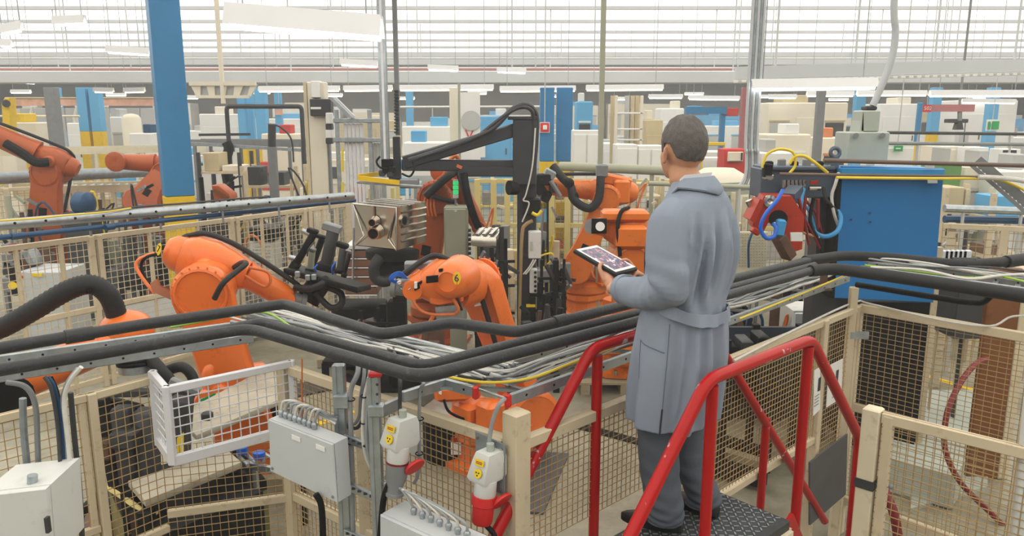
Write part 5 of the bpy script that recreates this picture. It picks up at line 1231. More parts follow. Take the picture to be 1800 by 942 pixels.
# sage cabinet with stack light
cb_ = thing('control_cabinet', 'sage green control cabinet left of the crane mast', 'cabinet', (at(802, 300, 9.3).x, 9.3, 0))
part(cb_, 'body', pbox(780, 364, 822, 458, 9.2, .28), 'cab_green'); part(cb_, 'door', pbox(782, 367, 820, 455, 9.18, .03), 'cab_green')
part(cb_, 'name_plate', pbox(799, 370, 803, 372, 9.17, .01, 0), 'paper')
part(cb_, 'stand', MB().box((at(802, 300, 9.3).x, 9.34, at(800, 458, 9.3).z/2), (.2, .2, at(800, 458, 9.3).z)), 'cab_green')
for k in range(6): part(cb_, 'side_gland', MB().cyl(at(823, 405 + 8*k, 9.3), at(828, 405 + 8*k, 9.3), .02, n=8), 'dark_grey')
sl = thing('stack_light', 'green lit stack light on top of the sage cabinet', 'light', at(801, 364, 9.35))
part(sl, 'stem', MB().cyl(at(801, 365, 9.35), at(801, 346, 9.35), .014, n=8), 'mid_grey'); part(sl, 'foot', MB().cyl(at(801, 348, 9.35), at(801, 342, 9.35), .035, n=12), 'box_white')
for k in range(3): part(sl, 'lens', MB().cyl(at(801, 341 - 8*k, 9.35), at(801, 334.5 - 8*k, 9.35), .034, n=14), 'green_lamp')
part(sl, 'cap', MB().cyl(at(801, 318, 9.35), at(801, 316, 9.35), .03, n=12), 'box_white')
# jib crane: mast, booms, gear
JX, JY = at(923, 300, 9.3).x, 9.3
jb = thing('jib_crane', 'black steel jib crane with braced boom reaching left', 'crane', (JX, JY, 0))
zt_ = at(923, 212, 9.3).z; zm = at(923, 312, 9.3).z
part(jb, 'mast', MB().box((JX + .02, JY, (zm+.0)/2), (.23, .26, zm), ch=.012), 'jib')
part(jb, 'upper_mast', MB().box((at(922, 260, 9.2).x, JY-.12, (zm + zt_)/2 - .02), (.28, .28, zt_-zm+.1), ch=.015), 'jib')
part(jb, 'mast_cap', MB().box((at(918, 212, 9.2).x, JY-.12, zt_ + .03), (.34, .3, .04), ch=.005), 'jib')
part(jb, 'base_plate', MB().box((JX, JY, .02), (.6, .6, .04), ch=.01), 'jib')
part(jb, 'diagonal_boom', MB().bar(at(710, 286, 8.9), at(906, 228, 9.15), .13, .15, ch=.012), 'jib')
part(jb, 'level_boom', MB().bar(at(706, 290, 8.9), at(905, 291, 9.15), .12, .13, ch=.012), 'jib')
part(jb, 'lower_boom', MB().bar(at(806, 301, 9.0), at(940, 301, 9.15), .12, .12, ch=.012), 'jib')
part(jb, 'hose', MB().tube(smooth([at(718, 282, 8.7), at(780, 262, 8.8), at(850, 235, 8.9), at(875, 218, 8.95), at(900, 192, 9.0), at(925, 184, 9.05), at(942, 200, 9.1), at(943, 240, 9.1), at(938, 300, 9.1)], 8), .03, 9), 'jib')
part(jb, 'hose', MB().tube(smooth([at(840, 240, 8.9), at(880, 208, 8.95), at(910, 190, 9.0), at(932, 192, 9.0), at(938, 215, 9.05), at(936, 290, 9.05)], 8), .022, 8), 'dark_grey')
part(jb, 'hose', MB().tube(smooth([at(815, 305, 8.95), at(820, 335, 8.9), at(828, 365, 8.9), at(840, 398, 9.0)], 6), .045, 9), 'black')
part(jb, 'winch', MB().cyl(at(894, 330, 9.05), at(908, 330, 9.1), .085, n=16), 'black_steel')
part(jb, 'gearbox', MB().box(at(934, 362, 9.1), (.22, .2, .2), ch=.02), 'black_steel')
part(jb, 'copper_fitting', MB().bar(at(803, 291, 8.85), at(812, 295, 8.85), .05, .03), 'cable_orange')
bxx = part(jb, 'switch_box', pbox(929, 407, 951, 455, 9.0, .12), 'box_white'); part(bxx, 'lid_mark', pbox(932, 425, 936, 440, 8.99, .02, 0), 'cab_sage')
bq = part(jb, 'button_box', pbox(931, 473, 944, 516, 9.0, .1), 'box_white')
for k in range(5): part(bq, 'push_button', MB().cyl(at(941, 479 + 8*k, 8.99), at(941, 479 + 8*k, 8.95), .018, n=8), 'black')
part(jb, 'yellow_strip', pbox(925, 535, 941, 540, 9.02, .02, 0), 'yellow_tag')
part(jb, 'conduit', MB().tube(smooth([at(936, 388, 9.0), at(924, 395, 8.98), at(918, 410, 8.98), at(915, 480, 9.0), at(912, 600, 9.0)], 8), .022, 9), 'wire_tan')
part(jb, 'cable_loop', MB().tube(smooth([at(941, 225, 9.0), at(936, 290, 8.95), at(925, 340, 8.95), at(920, 352, 8.95), at(930, 358, 8.95), at(918, 390, 8.95)], 6), .009, 6), 'cable_white')
for x in (934, 938): part(jb, 'cable_loop', MB().tube(smooth([at(x+4, 456, 8.98), at(x-4, 470, 8.97), at(x-14, 482, 8.97)], 5), .01, 6), 'cable_white')
part(jb, 'yellow_hose', MB().tube(smooth([at(935, 374, 8.95), at(945, 378, 8.95), at(952, 370, 8.95)], 5), .02, 8), 'yellow_cable')
# hanging aluminium post with manipulator head
hpst = thing('hanging_post', 'bright aluminium profile post hanging above the steel tank', 'post', at(678, 280, 8.7))
x0, x1 = at(668, 200, 8.7).x, at(683, 200, 8.7).x; z0, z1 = at(676, 280, 8.7).z, at(674, 60, 8.7).z
for k, xx in enumerate((x0 + .02, (x0+x1)/2, x1 - .02)): part(hpst, 'profile', MB().box((xx, 8.7, (z0+CEIL)/2), (.03, .08, CEIL-z0), ch=.004), 'galv' if k != 1 else 'white_paint')
part(hpst, 'head', MB().box(at(681, 287, 8.7), (.12, .12, .1), ch=.01), 'black')
for k, (x, y) in enumerate(((678, 300), (686, 306), (690, 298), (672, 304))): part(hpst, 'head_block', MB().box(at(x, y, 8.65), (.07, .08, .07), ch=.01), ('black_steel', 'dark_grey')[k % 2])
part(hpst, 'head_cable', MB().tube(smooth([at(668, 275, 8.6), at(662, 284, 8.6), at(668, 294, 8.6), at(680, 296, 8.6)], 6), .012, 7), 'black')
part(hpst, 'head_cable', MB().tube(smooth([at(706, 305, 8.65), at(720, 310, 8.65), at(728, 298, 8.65), at(726, 285, 8.7)], 6), .012, 7), 'black')
ps = thing('black_mast', 'dark toothed mast right of the aluminium post', 'mast', at(698, 312, 8.9))
part(ps, 'mast_tube', MB().box((at(697, 245, 8.9).x, 8.9, (at(697, 315, 8.9).z + at(697, 240, 8.9).z)/2), (.08, .08, at(697, 240, 8.9).z-at(697, 315, 8.9).z), ch=.008), 'jib')
part(ps, 'rack', MB().box((at(699, 200, 8.9).x, 8.9, (at(697, 238, 8.9).z + CEIL)/2), (.05, .05, CEIL-at(697, 238, 8.9).z)), 'mid_grey')
for k in range(14): part(ps, 'tooth', MB().box(at(697, 160 + 5.6*k, 8.86), (.05, .03, .018)), 'jib')
yt = thing('manipulator_tray', 'yellow edged steel tray hanging under the aluminium post', 'tray', at(690, 318, 8.6))
part(yt, 'plate', MB().prism([at(627, 318, 8.4), at(742, 326, 8.4), at(742, 318, 8.95), at(650, 310, 8.95)], V((0, 0, -.03)), .006), 'galv')
part(yt, 'yellow_edge', MB().bar(at(630, 313, 8.38), at(702, 321, 8.38), .02, .05), 'yellow')
part(yt, 'yellow_edge', MB().bar(at(630, 310, 8.4), at(664, 306, 8.9), .02, .05), 'yellow')
part(yt, 'end_block', MB().box(at(720, 322, 8.5), (.2, .16, .1), ch=.01), 'mid_grey')
part(yt, 'hanger', MB().cyl(at(688, 316, 8.65), at(688, 300, 8.65), .03, n=8), 'dark_grey')
# dark plates and beams on the cell floor
for i, (x0, y0, x1, y1, w, h, mat, lab) in enumerate([(560, 640, 900, 625, .35, .12, 'pallet', 'long low timber beam on the cell floor'), (640, 580, 720, 640, .16, .1, 'pallet', 'slanted timber block below the gripper'), (700, 590, 770, 560, .2, .1, 'pallet', 'timber block left of robot six'), (700, 760, 800, 690, .1, .06, 'mid_grey', 'grey steel profile on the floor before robot six')]):
    a, b = onz(x0, y0, .0), onz(x1, y1, .0)
    solo('floor_beam', MB().bar(a + Z*h/2, b + Z*h/2, w, h, ch=.01), mat, lab, 'beam')
ys = thing('sheet_drum', 'shiny yellowish sheet on a black drum behind the mesh', 'drum', V((onz(795, 800, 0).x, onz(795, 800, 0).y, 0)))
dc = onz(790, 800, 0); part(ys, 'drum', MB().cyl(dc, dc + Z*.42, .24, n=24), 'black'); part(ys, 'sheet', MB().prism([dc + V((-.34, -.2, .43)), dc + V((.2, -.3, .43)), dc + V((.38, .2, .47)), dc + V((-.1, .3, .47))], Z*.01), 'stainless')
part(ys, 'label_plate', MB().box(dc + V((.08, -.245, .2)), (.09, .01, .16)), 'paper'); part(ys, 'label_stripe', MB().box(dc + V((.08, -.25, .26)), (.09, .01, .04)), 'orange_red')
gr_ = onz(560, 680, .0)
solo('floor_grating', MB().box(gr_ + Z*.01, (.9, .4, .02), M.Rotation(.6, 3, 'Z')), 'dark_grey', 'dark floor grating behind the strut posts', 'grating')
dr = [onz(x, y, 0.0) for x, y in ((1010, 742), (1150, 780), (1150, 790), (1008, 752))]
solo('floor_drain', MB().prism(dr, Z*.012), 'black', 'long narrow black floor drain behind the fence', 'drain')
dm = [onz(x, y, .0) for x, y in ((925, 795), (1000, 800), (955, 905), (880, 900))]
solo('floor_mat', MB().prism(dm, Z*.02), 'mat_grey', 'worn dark mat on the floor beneath the red handrail', 'mat')
yellow_floor_line(onz(560, 745, 0), onz(700, 700, 0)); yellow_floor_line(onz(760, 545, 0), onz(850, 520, 0), .12); yellow_floor_line(onz(1560, 640, 0), onz(1760, 700, 0), .1)
# work table behind the white cage
wtb = thing('work_table', 'steel work table with worn timber top behind the white cage', 'table', V((-1.9, 4.9, 0)))
tt = [onz(x, y, 1.08) for x, y in ((335, 770), (505, 700), (500, 740), (380, 790))]
tp1 = [onz(x, y, 1.05) for x, y in ((345, 765), (520, 690), (480, 640), (310, 730))]
part(wtb, 'timber_top', MB().prism(tp1, Z*-.04, .004), 'wood')
tp2 = [onz(x, y, .98) for x, y in ((255, 880), (425, 812), (400, 790), (225, 845))]
part(wtb, 'timber_shelf', MB().prism(tp2, Z*-.04, .004), 'wood')
for q in tp2 + tp1: part(wtb, 'leg', MB().box((q.x, q.y, .46), (.07, .07, .92)), 'black_steel')
part(wtb, 'base_frame', MB().bar(V((tp2[0].x, tp2[0].y, .6)), V((tp2[1].x, tp2[1].y, .6)), .4, .5), 'black_steel')
part(wtb, 'green_panel', MB().bar(V((tp2[0].x, tp2[0].y-.08, .42)), V((tp2[1].x, tp2[1].y-.08, .42)), .02, .5), mk('olive', '7d7a4c', .6, 0, .15, 6))
rc_ = thing('roller_tray', 'small roller tray with blue caps beside the grey box', 'tray', onz(445, 800, .95))
for k in range(5): part(rc_, 'roller', MB().cyl(onz(418+14*k, 800-2*k, .95), onz(436+14*k, 818-4*k, .95), .012, n=8), 'galv')
part(rc_, 'frame', MB().bar(onz(415, 812, .93), onz(480, 826, .93), .03, .04), 'galv'); part(rc_, 'post', MB().cyl(V((onz(445, 812, .93).x, onz(445, 812, .93).y, 0)), onz(445, 812, .93), .03, n=8), 'galv')
for x, y in ((426, 796), (456, 805)): part(rc_, 'blue_cap', MB().cyl(onz(x, y, .97), onz(x, y, .97) + Z*.04, .035, n=12), 'blue_hose')
for k in range(4):
    pts = [onz(175+9*k, 850+4*k, .9), onz(210+9*k, 873+4*k, .88), onz(240+8*k, 893+4*k, .86), onz(262+5*k, 895+2*k, .86)]
    solo('bent_rod', MB().tube(smooth(pts, 4), .008, 6), 'cream_yellow', 'thin bent yellow rod at the table foot, %s' % ['first', 'second', 'third', 'fourth'][k], 'rod', group='bent rods')
# grey cabinet and bits behind left fence
gc = thing('control_cabinet', 'light grey cabinet with yellow label behind the left mesh', 'cabinet', (at(70, 300, 9.6).x, 9.6, 0))
part(gc, 'body', gbox(30, 478, 104, 9.6, .6), 'box_grey'); part(gc, 'dark_end', pbox(14, 482, 30, 520, 9.58, .5), 'black')
part(gc, 'warning_label', pbox(56, 481, 74, 486, 9.58, .02, 0), 'yellow_tag'); part(gc, 'red_label', pbox(33, 485, 39, 489, 9.58, .02, 0), 'red_sign')
part(gc, 'rotary_switch', MB().cyl(at(22, 502, 9.56), at(22, 502, 9.5), .05, n=12), 'yellow_tag')
part(gc, 'top_paper', MB().box(at(70, 473, 9.85), (.25, .2, .02)), 'paper')
sp = thing('scrap_part', 'crumpled grey machine part lying on the grey cabinet', 'part', at(45, 478, 9.9))
for k, (x, y, w) in enumerate(((30, 455, .2), (45, 460, .16), (58, 452, .14), (20, 470, .14))): part(sp, 'casting', MB().box(at(x, y, 10.0), (w*1.5, .2, w), M.Rotation(k*.6, 3, 'Y'), ch=.03), ('mid_grey', 'rust', 'galv_dull', 'dark_grey')[k])
part(sp, 'red_knob', MB().sphere(at(24, 437, 9.9), .08, 12, 8), 'red_dark')
bm_ = thing('blue_motor', 'round blue electric motor behind the left mesh', 'motor', at(145, 358, 11.5))
part(bm_, 'housing', MB().lathe(at(135, 357, 11.5), V((1, -.2, 0)), [(.1, 0), (.17, .03), (.17, .2), (.15, .22), (.06, .26)], 20), 'blue_pipe'); part(bm_, 'foot', MB().box((at(145, 380, 11.5).x, 11.5, at(145, 372, 11.5).z/2), (.4, .3, at(145, 372, 11.5).z)), 'dark_grey')
# white bucket and dark bin behind gripper
wb = thing('white_cabinet', 'white slotted cabinet under a black bin, left of the gripper', 'cabinet', (at(458, 300, 11.10).x, 11.10, 0))
part(wb, 'body', gbox(438, 425, 480, 11.10, .4), 'box_white')
for k in range(7): part(wb, 'slot', pbox(444, 432 + 6*k, 474, 434 + 6*k, 11.09, .02, 0), 'cab_sage')
part(wb, 'bin', pbox(437, 402, 482, 424, 11.05, .4), 'black'); part(wb, 'bin_rim', pbox(436, 400, 483, 404, 11.04, .42), 'dark_grey')
# yellow far fence behind the fixtures
yf0, yf1 = at(838, 300, 13).x, at(1000, 300, 13).x
fence('mesh_fence', 'yellow mesh fence behind the crane mast', [(yf0, 13.2), (yf1+.4, 13.2)], .15, 2.0, [(yf0 + (yf1-yf0)*s, 13.2) for s in (0, .18, .33, .62, .82, 1.0)], rails=(1.97, 1.2, .2), mat='cream_yellow', wire='wire_tan', px=.1, pz=.1, r=.004, rw=.06, rh=.08, pw=.1)
fence('mesh_fence', 'second yellow mesh fence behind the right robots', [(yf1+.4, 14.2), (yf1+4.2, 14.2)], .15, 1.9, [(yf1 + .4 + s, 14.2) for s in (0, 1.4, 2.6, 3.8)], rails=(1.87, 1.0, .2), mat='cream_yellow', wire='wire_tan', px=.1, pz=.1, r=.004, rw=.06, rh=.08, pw=.1)
ld_ = pipe('long_duct', 'pale green tube channel behind the right robots', [at(985, 292, 13.6), at(1170, 300, 12.6)], .08, 'cab_green')
for s_ in (.12, .88): q_ = at(985, 292, 13.6).lerp(at(1170, 300, 12.6), s_); part(ld_, 'support', MB().box((q_.x, q_.y, q_.z/2), (.06, .06, q_.z)), 'cab_green')
pl_ = thing('thin_pole', 'thin dark pole rising behind the right robots', 'pole', (at(1056, 300, 10.9).x, 10.95, 0))
part(pl_, 'tube', MB().box((at(1056, 240, 10.95).x, 10.95, CEIL/2-.04), (.07, .07, CEIL-.08), ch=.006), 'cab_green')
part(pl_, 'holder', MB().box(at(1058, 300, 10.75), (.16, .14, .18), ch=.02), 'mid_grey')

# ------------------------------------------------------------------ blue machine on the right
bm2 = thing('blue_machine', 'machine with large blue steel panel at the right', 'machine', (at(1565, 300, 6.7).x, 7.0, 0))
Yb = 6.7
part(bm2, 'blue_panel', MB().prism([at(1481, 292, Yb), at(1660, 296, Yb), at(1641, 532, Yb), at(1466, 524, Yb)], V((0, .05, 0)), .006), 'blue_panel')
part(bm2, 'blue_cap', MB().prism([at(1478, 296, Yb-.06), at(1662, 298, Yb-.06), at(1660, 316, Yb-.06), at(1480, 314, Yb-.06)], V((0, .5, 0)), .008), 'blue_sky')
part(bm2, 'side_edge', MB().prism([at(1474, 296, Yb), at(1481, 296, Yb), at(1467, 524, Yb), at(1460, 524, Yb)], V((0, .3, 0))), 'black')
a, b = at(1512, 530, Yb+.1), at(1640, 530, Yb+.1)
part(bm2, 'black_base', MB().box(((a.x+b.x)/2, Yb+.5, a.z/2), (b.x-a.x, .8, a.z), ch=.01), 'black')
part(bm2, 'corner_post', MB().box((at(1650, 450, Yb+.1).x, Yb+.12, .95), (.06, .06, 1.9)), 'cream')
for x, y in ((1496, 386), (1530, 390), (1530, 374)): part(bm2, 'rivet', MB().cyl(at(x, y, Yb-.005), at(x, y, Yb-.02), .008, n=8), 'dark_grey')
for x, y in ((1635, 292), (1640, 318)): part(bm2, 'label_plate', MB().prism([at(x-9, y-2, Yb-.075), at(x+8, y-2, Yb-.075), at(x+8, y+4, Yb-.075), at(x-9, y+4, Yb-.075)], V((0, .01, 0))), 'box_grey')
sb2 = thing('switch_box', 'pale grey green switch box standing on the blue machine', 'box', at(1528, 288, 6.9))
part(sb2, 'body', pbox(1493, 232, 1560, 286, 6.85, .3), 'cab_sage'); part(sb2, 'neck', pbox(1516, 194, 1545, 232, 6.9, .2, .01), 'cab_sage')
part(sb2, 'neck_wedge', MB().prism([at(x, y, 6.9) for x, y in ((1510, 232), (1518, 196), (1518, 232))], V((0, .2, 0))), 'cab_sage')
part(sb2, 'collar', pbox(1524, 186, 1542, 194, 6.92, .12), 'dark_grey')
for x in (1505, 1552): part(sb2, 'screw_cap', MB().cyl(at(x, 238, 6.84), at(x, 238, 6.8), .022, n=10), 'mid_grey')
part(sb2, 'conduit', MB().tube(smooth([at(1534, 186, 6.95), at(1550, 150, 6.95), at(1565, 110, 6.95), at(1574, 60, 6.95), at(1576, -60, 6.95), V((at(1576, 0, 6.95).x, 6.95, CEIL-.07))], 8), .03, 10), 'box_grey')
pipe('air_pipe', 'brown pipe in front of the grey switch box', [at(1448, 282, 6.5), at(1520, 284, 6.5), at(1840, 292, 6.3)], .018, 'rail_brown')
pipe('air_pipe', 'brown pipe across the top of the blue panel', [at(1370, 306, 6.45), at(1660, 310, 6.45), at(1730, 312, 6.4)], .014, 'rail_brown')
cable('yellow cable tied under the brown pipe', [at(1470, 312, 6.42), at(1540, 313, 6.42), at(1660, 314, 6.42), at(1740, 314, 6.4), at(1780, 324, 6.4), at(1820, 345, 6.4)], .012, 'yellow_cable', n=8)
cable('thick grey hose at the right edge', [at(1720, 311, 6.38), at(1760, 313, 6.35), at(1800, 318, 6.3), at(1840, 330, 6.2)], .02, 'cable_white', n=8)
# perforated bracket
pbk = thing('perforated_bracket', 'long grey perforated bracket slanting at the right edge', 'bracket', at(1760, 330, 6.5))
q0, q1 = at(1706, 288, 6.6), at(1830, 396, 6.3)
part(pbk, 'angle', MB().bar(q0, q1, .12, .03), 'mid_grey'); part(pbk, 'angle_lip', MB().bar(q0 + V((.05, 0, .03)), q1 + V((.05, 0, .03)), .02, .09), 'mid_grey')
for k in range(18):
    c = q0.lerp(q1, (k+.5)/18) + V((-.01, -.02, .012)); part(pbk, 'slot', MB().sphere(c, (.012, .012, .012), 6, 5), 'paper')
# steel beam with air fittings and red tool
tb2 = thing('tool_beam', 'dark blue grey steel beam with air fittings left of the blue panel', 'beam', at(1410, 340, 6.6))
part(tb2, 'beam', pbox(1338, 296, 1468, 348, 6.75, .3), mk('slate', '5b6878', .45, .2, .1, 5)); part(tb2, 'ledge', pbox(1345, 292, 1469, 300, 6.7, .35), 'slate')
part(tb2, 'beam_leg', MB().box((at(1455, 350, 7.0).x, 7.0, at(1455, 340, 7.0).z/2), (.22, .2, at(1455, 340, 7.0).z)), 'dark_grey')
for k in range(6):
    x = 1378 + 7*k; f_ = part(tb2, 'air_fitting', MB().cyl(at(x, 330, 6.66), at(x, 316, 6.66), .016, n=8), 'steel')
    part(tb2, 'air_hose', MB().tube(smooth([at(x, 332, 6.66), at(x+2, 350, 6.62), at(x+6+3*k, 375, 6.6), at(x+14+4*k, 400+4*k, 6.62)], 5), .012, 7), ('blue_hose', 'rust', 'red_dark', 'black', 'blue_sky', 'red_dark')[k])
part(tb2, 'valve', MB().cyl(at(1422, 331, 6.64), at(1442, 331, 6.64), .022, n=8), 'steel'); part(tb2, 'valve_handle', MB().bar(at(1424, 321, 6.62), at(1438, 320, 6.62), .02, .03), 'orange_red')
part(tb2, 'lifting_eye', MB().tube([at(1468 + 8*cos(t), 268 + 8*sin(t), 6.75) for t in [2*pi*k/16 for k in range(17)]], .018, 8), 'slate'); part(tb2, 'eye_shank', MB().cyl(at(1468, 276, 6.75), at(1467, 296, 6.75), .035, n=10), 'slate')
part(tb2, 'blue_hose', MB().tube(smooth([at(1412, 332, 6.6), at(1408, 360, 6.5), at(1420, 395, 6.5), at(1445, 415, 6.5), at(1470, 408, 6.5), at(1478, 385, 6.55), at(1472, 370, 6.6)], 7), .02, 8), 'blue_sky')
part(tb2, 'grey_hose', MB().tube(smooth([at(1447, 330, 6.6), at(1452, 350, 6.55), at(1465, 365, 6.55), at(1474, 380, 6.6)], 6), .016, 8), 'rubber')
part(tb2, 'connector', MB().box(at(1349, 300, 6.6), (.07, .08, .12), ch=.01), 'black'); part(tb2, 'connector', MB().box(at(1350, 311, 6.6), (.08, .08, .05), ch=.01), 'steel')
part(tb2, 'yellow_cable', MB().tube(smooth([at(1340, 295, 6.6), at(1348, 272, 6.6), at(1370, 262, 6.6), at(1394, 268, 6.6), at(1398, 290, 6.6), at(1388, 304, 6.6)], 8), .012, 8), 'yellow_cable')
part(tb2, 'yellow_cable', MB().tube(smooth([at(1388, 288, 6.6), at(1396, 276, 6.6), at(1412, 274, 6.6), at(1430, 284, 6.6), at(1455, 304, 6.6)], 8), .014, 8), 'yellow_cable')
part(tb2, 'grey_cable', MB().tube(smooth([at(1474, 304, 6.6), at(1468, 325, 6.55), at(1462, 345, 6.55), at(1466, 375, 6.55), at(1473, 395, 6.6)], 6), .014, 8), 'cable_white')
for k in range(5): part(tb2, 'small_fitting', MB().box(at(1352 + 22*k, 290 - (k % 2)*4, 6.8), (.06, .06, .07), ch=.01), ('black', 'mid_grey')[k % 2])
rt = thing('red_tool_head', 'red welding tool head with blue hose hanging beside the beam', 'tool', at(1368, 440, 6.4))
o_ = [at(x, y, 6.3) for x, y in ((1343, 345), (1392, 345), (1414, 380), (1410, 438), (1392, 444), (1376, 425), (1372, 392), (1350, 392), (1340, 412), (1322, 400), (1330, 372))]
part(rt, 'housing', MB().prism(o_, V((.05, .28, 0)), .0), 'orange_red')
part(rt, 'housing_flange', MB().prism([at(x, y, 6.25) for x, y in ((1318, 386), (1336, 350), (1345, 352), (1328, 392))], V((0, .2, 0))), 'orange_red')
part(rt, 'bearing', MB().lathe(at(1352, 353, 6.3), V((0, -1, 0)), [(.05, 0), (.05, .02), (.025, .025), (.01, .01)], 14), 'steel')
part(rt, 'cavity', MB().cyl(at(1368, 385, 6.35), at(1368, 385, 6.27), .075, n=16), 'black')
part(rt, 'blue_actuator', MB().box(at(1371, 400, 6.2), (.07, .08, .14), M.Rotation(.15, 3, 'Y'), ch=.015), 'blue_sky')
part(rt, 'nozzle_arm', MB().bar(at(1368, 415, 6.3), at(1388, 452, 6.35), .11, .1, ch=.015), 'rust')
part(rt, 'pin', MB().cyl(at(1360, 392, 6.2), at(1376, 398, 6.2), .012, n=6), 'steel'); part(rt, 'end_lug', MB().box(at(1327, 406, 6.25), (.07, .08, .05), M.Rotation(.6, 3, 'Y'), ch=.01), 'orange_red')
part(rt, 'label_plate', MB().prism([at(x, y, 6.15) for x, y in ((1390, 409), (1411, 409), (1411, 424), (1391, 424))], V((0, .02, 0))), 'box_white')
part(rt, 'blue_hose', MB().tube(smooth([at(1376, 334, 6.2), at(1366, 352, 6.15), at(1346, 376, 6.12), at(1337, 400, 6.12), at(1346, 418, 6.12), at(1360, 416, 6.14), at(1364, 402, 6.16), at(1358, 392, 6.18)], 7), .016, 8), 'blue_hose')
part(rt, 'thin_hose', MB().tube(smooth([at(1322, 410, 6.25), at(1316, 430, 6.25), at(1316, 470, 6.3)], 5), .01, 7), 'blue_pipe')
part(rt, 'suspension', MB().bar(at(1385, 350, 6.45), at(1400, 335, 6.6), .12, .1), 'slate')
sheet = thing('perforated_screen', 'pale perforated screen behind the red tool', 'screen', (at(1320, 300, 8.2).x, 8.2, 0))
part(sheet, 'panel', gbox(1285, 408, 1350, 8.2, .05, .0), 'cream_pale')
mbh = MB()
for i in range(12):
    for j in range(12): c = at(1290 + 5*i, 412 + 5*j, 8.19); mbh.box(c, (.01, .01, .01))
part(sheet, 'perforations', mbh, 'cab_green', kind='stuff')
# brown column and things behind F2
bc = thing('steel_column', 'rusty brown steel column behind the right mesh fence', 'column', (at(1755, 600, 6.2).x, 6.2, 0))
x0, x1 = at(1726, 620, 6.1).x, at(1782, 620, 6.1).x
part(bc, 'web', MB().box(((x0+x1)/2, 6.13, .92), ((x1-x0), .06, 1.84), ch=.01), 'brown')
part(bc, 'flange', MB().box((x1 + .05, 6.2, .92), (.09, .2, 1.84), ch=.01), 'cream')
gm = thing('grey_cabinet', 'dark grey cabinet behind the brown column', 'cabinet', (at(1715, 500, 7.4).x, 7.4, 0))
for gx in (1692, 1734): part(gm, 'leg', gbox(gx, 594, gx+4, 7.4, .06), 'dark_grey')
part(gm, 'body', pbox(1690, 470, 1738, 596, 7.3, .4), 'dark_grey')
wsr = thing('white_screen', 'white ribbed screen panel right of the blue machine', 'screen', (at(1680, 480, 7.6).x, 7.6, 0))
for gx in (1656, 1698): part(wsr, 'leg', gbox(gx, 508, gx+3, 7.62, .04), 'cream')
for k in range(6): part(wsr, 'slat', pbox(1654 + 8*k, 440, 1661 + 8*k, 510, 7.6, .05), 'white_paint')
rh = thing('red_hose', 'dark red hose arching down behind the right fence', 'hose', onz(1690, 900, .02))
part(rh, 'hose', MB().tube(smooth([at(1735, 630, 5.9), at(1715, 640, 5.8), at(1690, 670, 5.7), at(1668, 715, 5.6), at(1660, 760, 5.55), at(1664, 800, 5.5), at(1690, 850, 5.45), at(1740, 900, 5.4), at(1770, 930, 5.35)], 7), .022, 9), 'red_dark')
rh2 = thing('red_hose', 'short red pipe crossing low behind the gate', 'hose', at(1560, 900, 4.6)); part(rh2, 'hose', MB().tube(smooth([at(1530, 800, 4.7), at(1550, 850, 4.6), at(1572, 905, 4.5), at(1580, 960, 4.5)], 6), .03, 9), 'red_dark')
wpb = thing('floor_plate', 'pale blue grey plate on the floor behind the right fence', 'plate', onz(1650, 830, 0))
part(wpb, 'plate', MB().prism([onz(x, y, .0) for x, y in ((1612, 690), (1740, 690), (1735, 860), (1600, 900))], Z*.03), 'cab_sage')
wh = thing('crate', 'low pale crate behind the gate mesh at lower right', 'crate', onz(1700, 870, 0))
pw0 = onz(1610, 890, .0); part(wh, 'body', MB().box(pw0 + V((.1, .3, .16)), (.7, .4, .32), M.Rotation(-.7, 3, 'Z'), ch=.02), 'cab_sage')
# dark machinery behind the fence right of the man and below the left table
dk = thing('dark_trolley', 'dark steel trolley behind the mesh right of the man', 'trolley', (at(1350, 700, 6.4).x, 6.4, 0))
xa, xb = at(1262, 700, 6.3).x, at(1440, 700, 6.3).x
for z in (.55, 1.0): part(dk, 'shelf', MB().box(((xa+xb)/2, 6.5, z), (xb-xa, .6, .08), ch=.01), 'black_steel')
part(dk, 'back_panel', MB().box(((xa+xb)/2, 6.75, .8), (xb-xa, .04, .75)), mk('navy_panel', '2c3540', .6, 0, .15, 5))
for x in (xa+.04, xb-.04, (xa+xb)/2):
    for y in (6.25, 6.75): part(dk, 'post', MB().box((x, y, .6), (.06, .06, 1.2)), 'black')
for k in range(6): part(dk, 'stored_part', MB().box((xa + .1 + .14*k, 6.45, 1.04 + .04 + .02*(k % 3)), (.1, .25, .08 + .04*(k % 3)), ch=.01), ('black', 'dark_grey', 'black_steel')[k % 3])
dk2 = thing('dark_trolley', 'low black pallet frame on the floor behind the trolley shelf', 'frame', (at(1290, 760, 5.6).x, 5.9, 0))
for k in range(3): part(dk2, 'beam', MB().bar(onz(1150, 742 + 22*k, .1), onz(1345, 800 + 22*k, .1), .1, .12), ('black_steel', 'pallet', 'black')[k])
mcp = thing('pale_cabinet', 'pale cabinet under the tray near the corner post', 'cabinet', (at(1415, 600, 7.8).x, 7.8, 0)); part(mcp, 'body', gbox(1395, 545, 1452, 7.75, .4), 'box_white'); part(mcp, 'door', gbox(1398, 550, 1449, 7.73, .03), 'box_white')
lm = thing('press_bed', 'dark olive press bed under the timber shelf at lower left', 'machine', (-1.9, 5.0, 0))
pq = [onz(x, y, .72) for x, y in ((225, 925), (470, 850), (420, 790), (190, 850))]
part(lm, 'bed', MB().prism([V((p.x, p.y, .72)) for p in pq], V((0, 0, -.7)), .02), 'olive')
part(lm, 'black_insert', MB().prism([V((p.x, p.y, .76)) for p in pq], V((0, 0, -.1)), .02), 'black')
for k in range(5): part(lm, 'side_bar', MB().bar(pq[0].lerp(pq[1], .05+.2*k) + V((0, -.04, -.05)), pq[0].lerp(pq[1], .05+.2*k) + V((0, -.04, -.6)), .06, .05), 'black_steel')
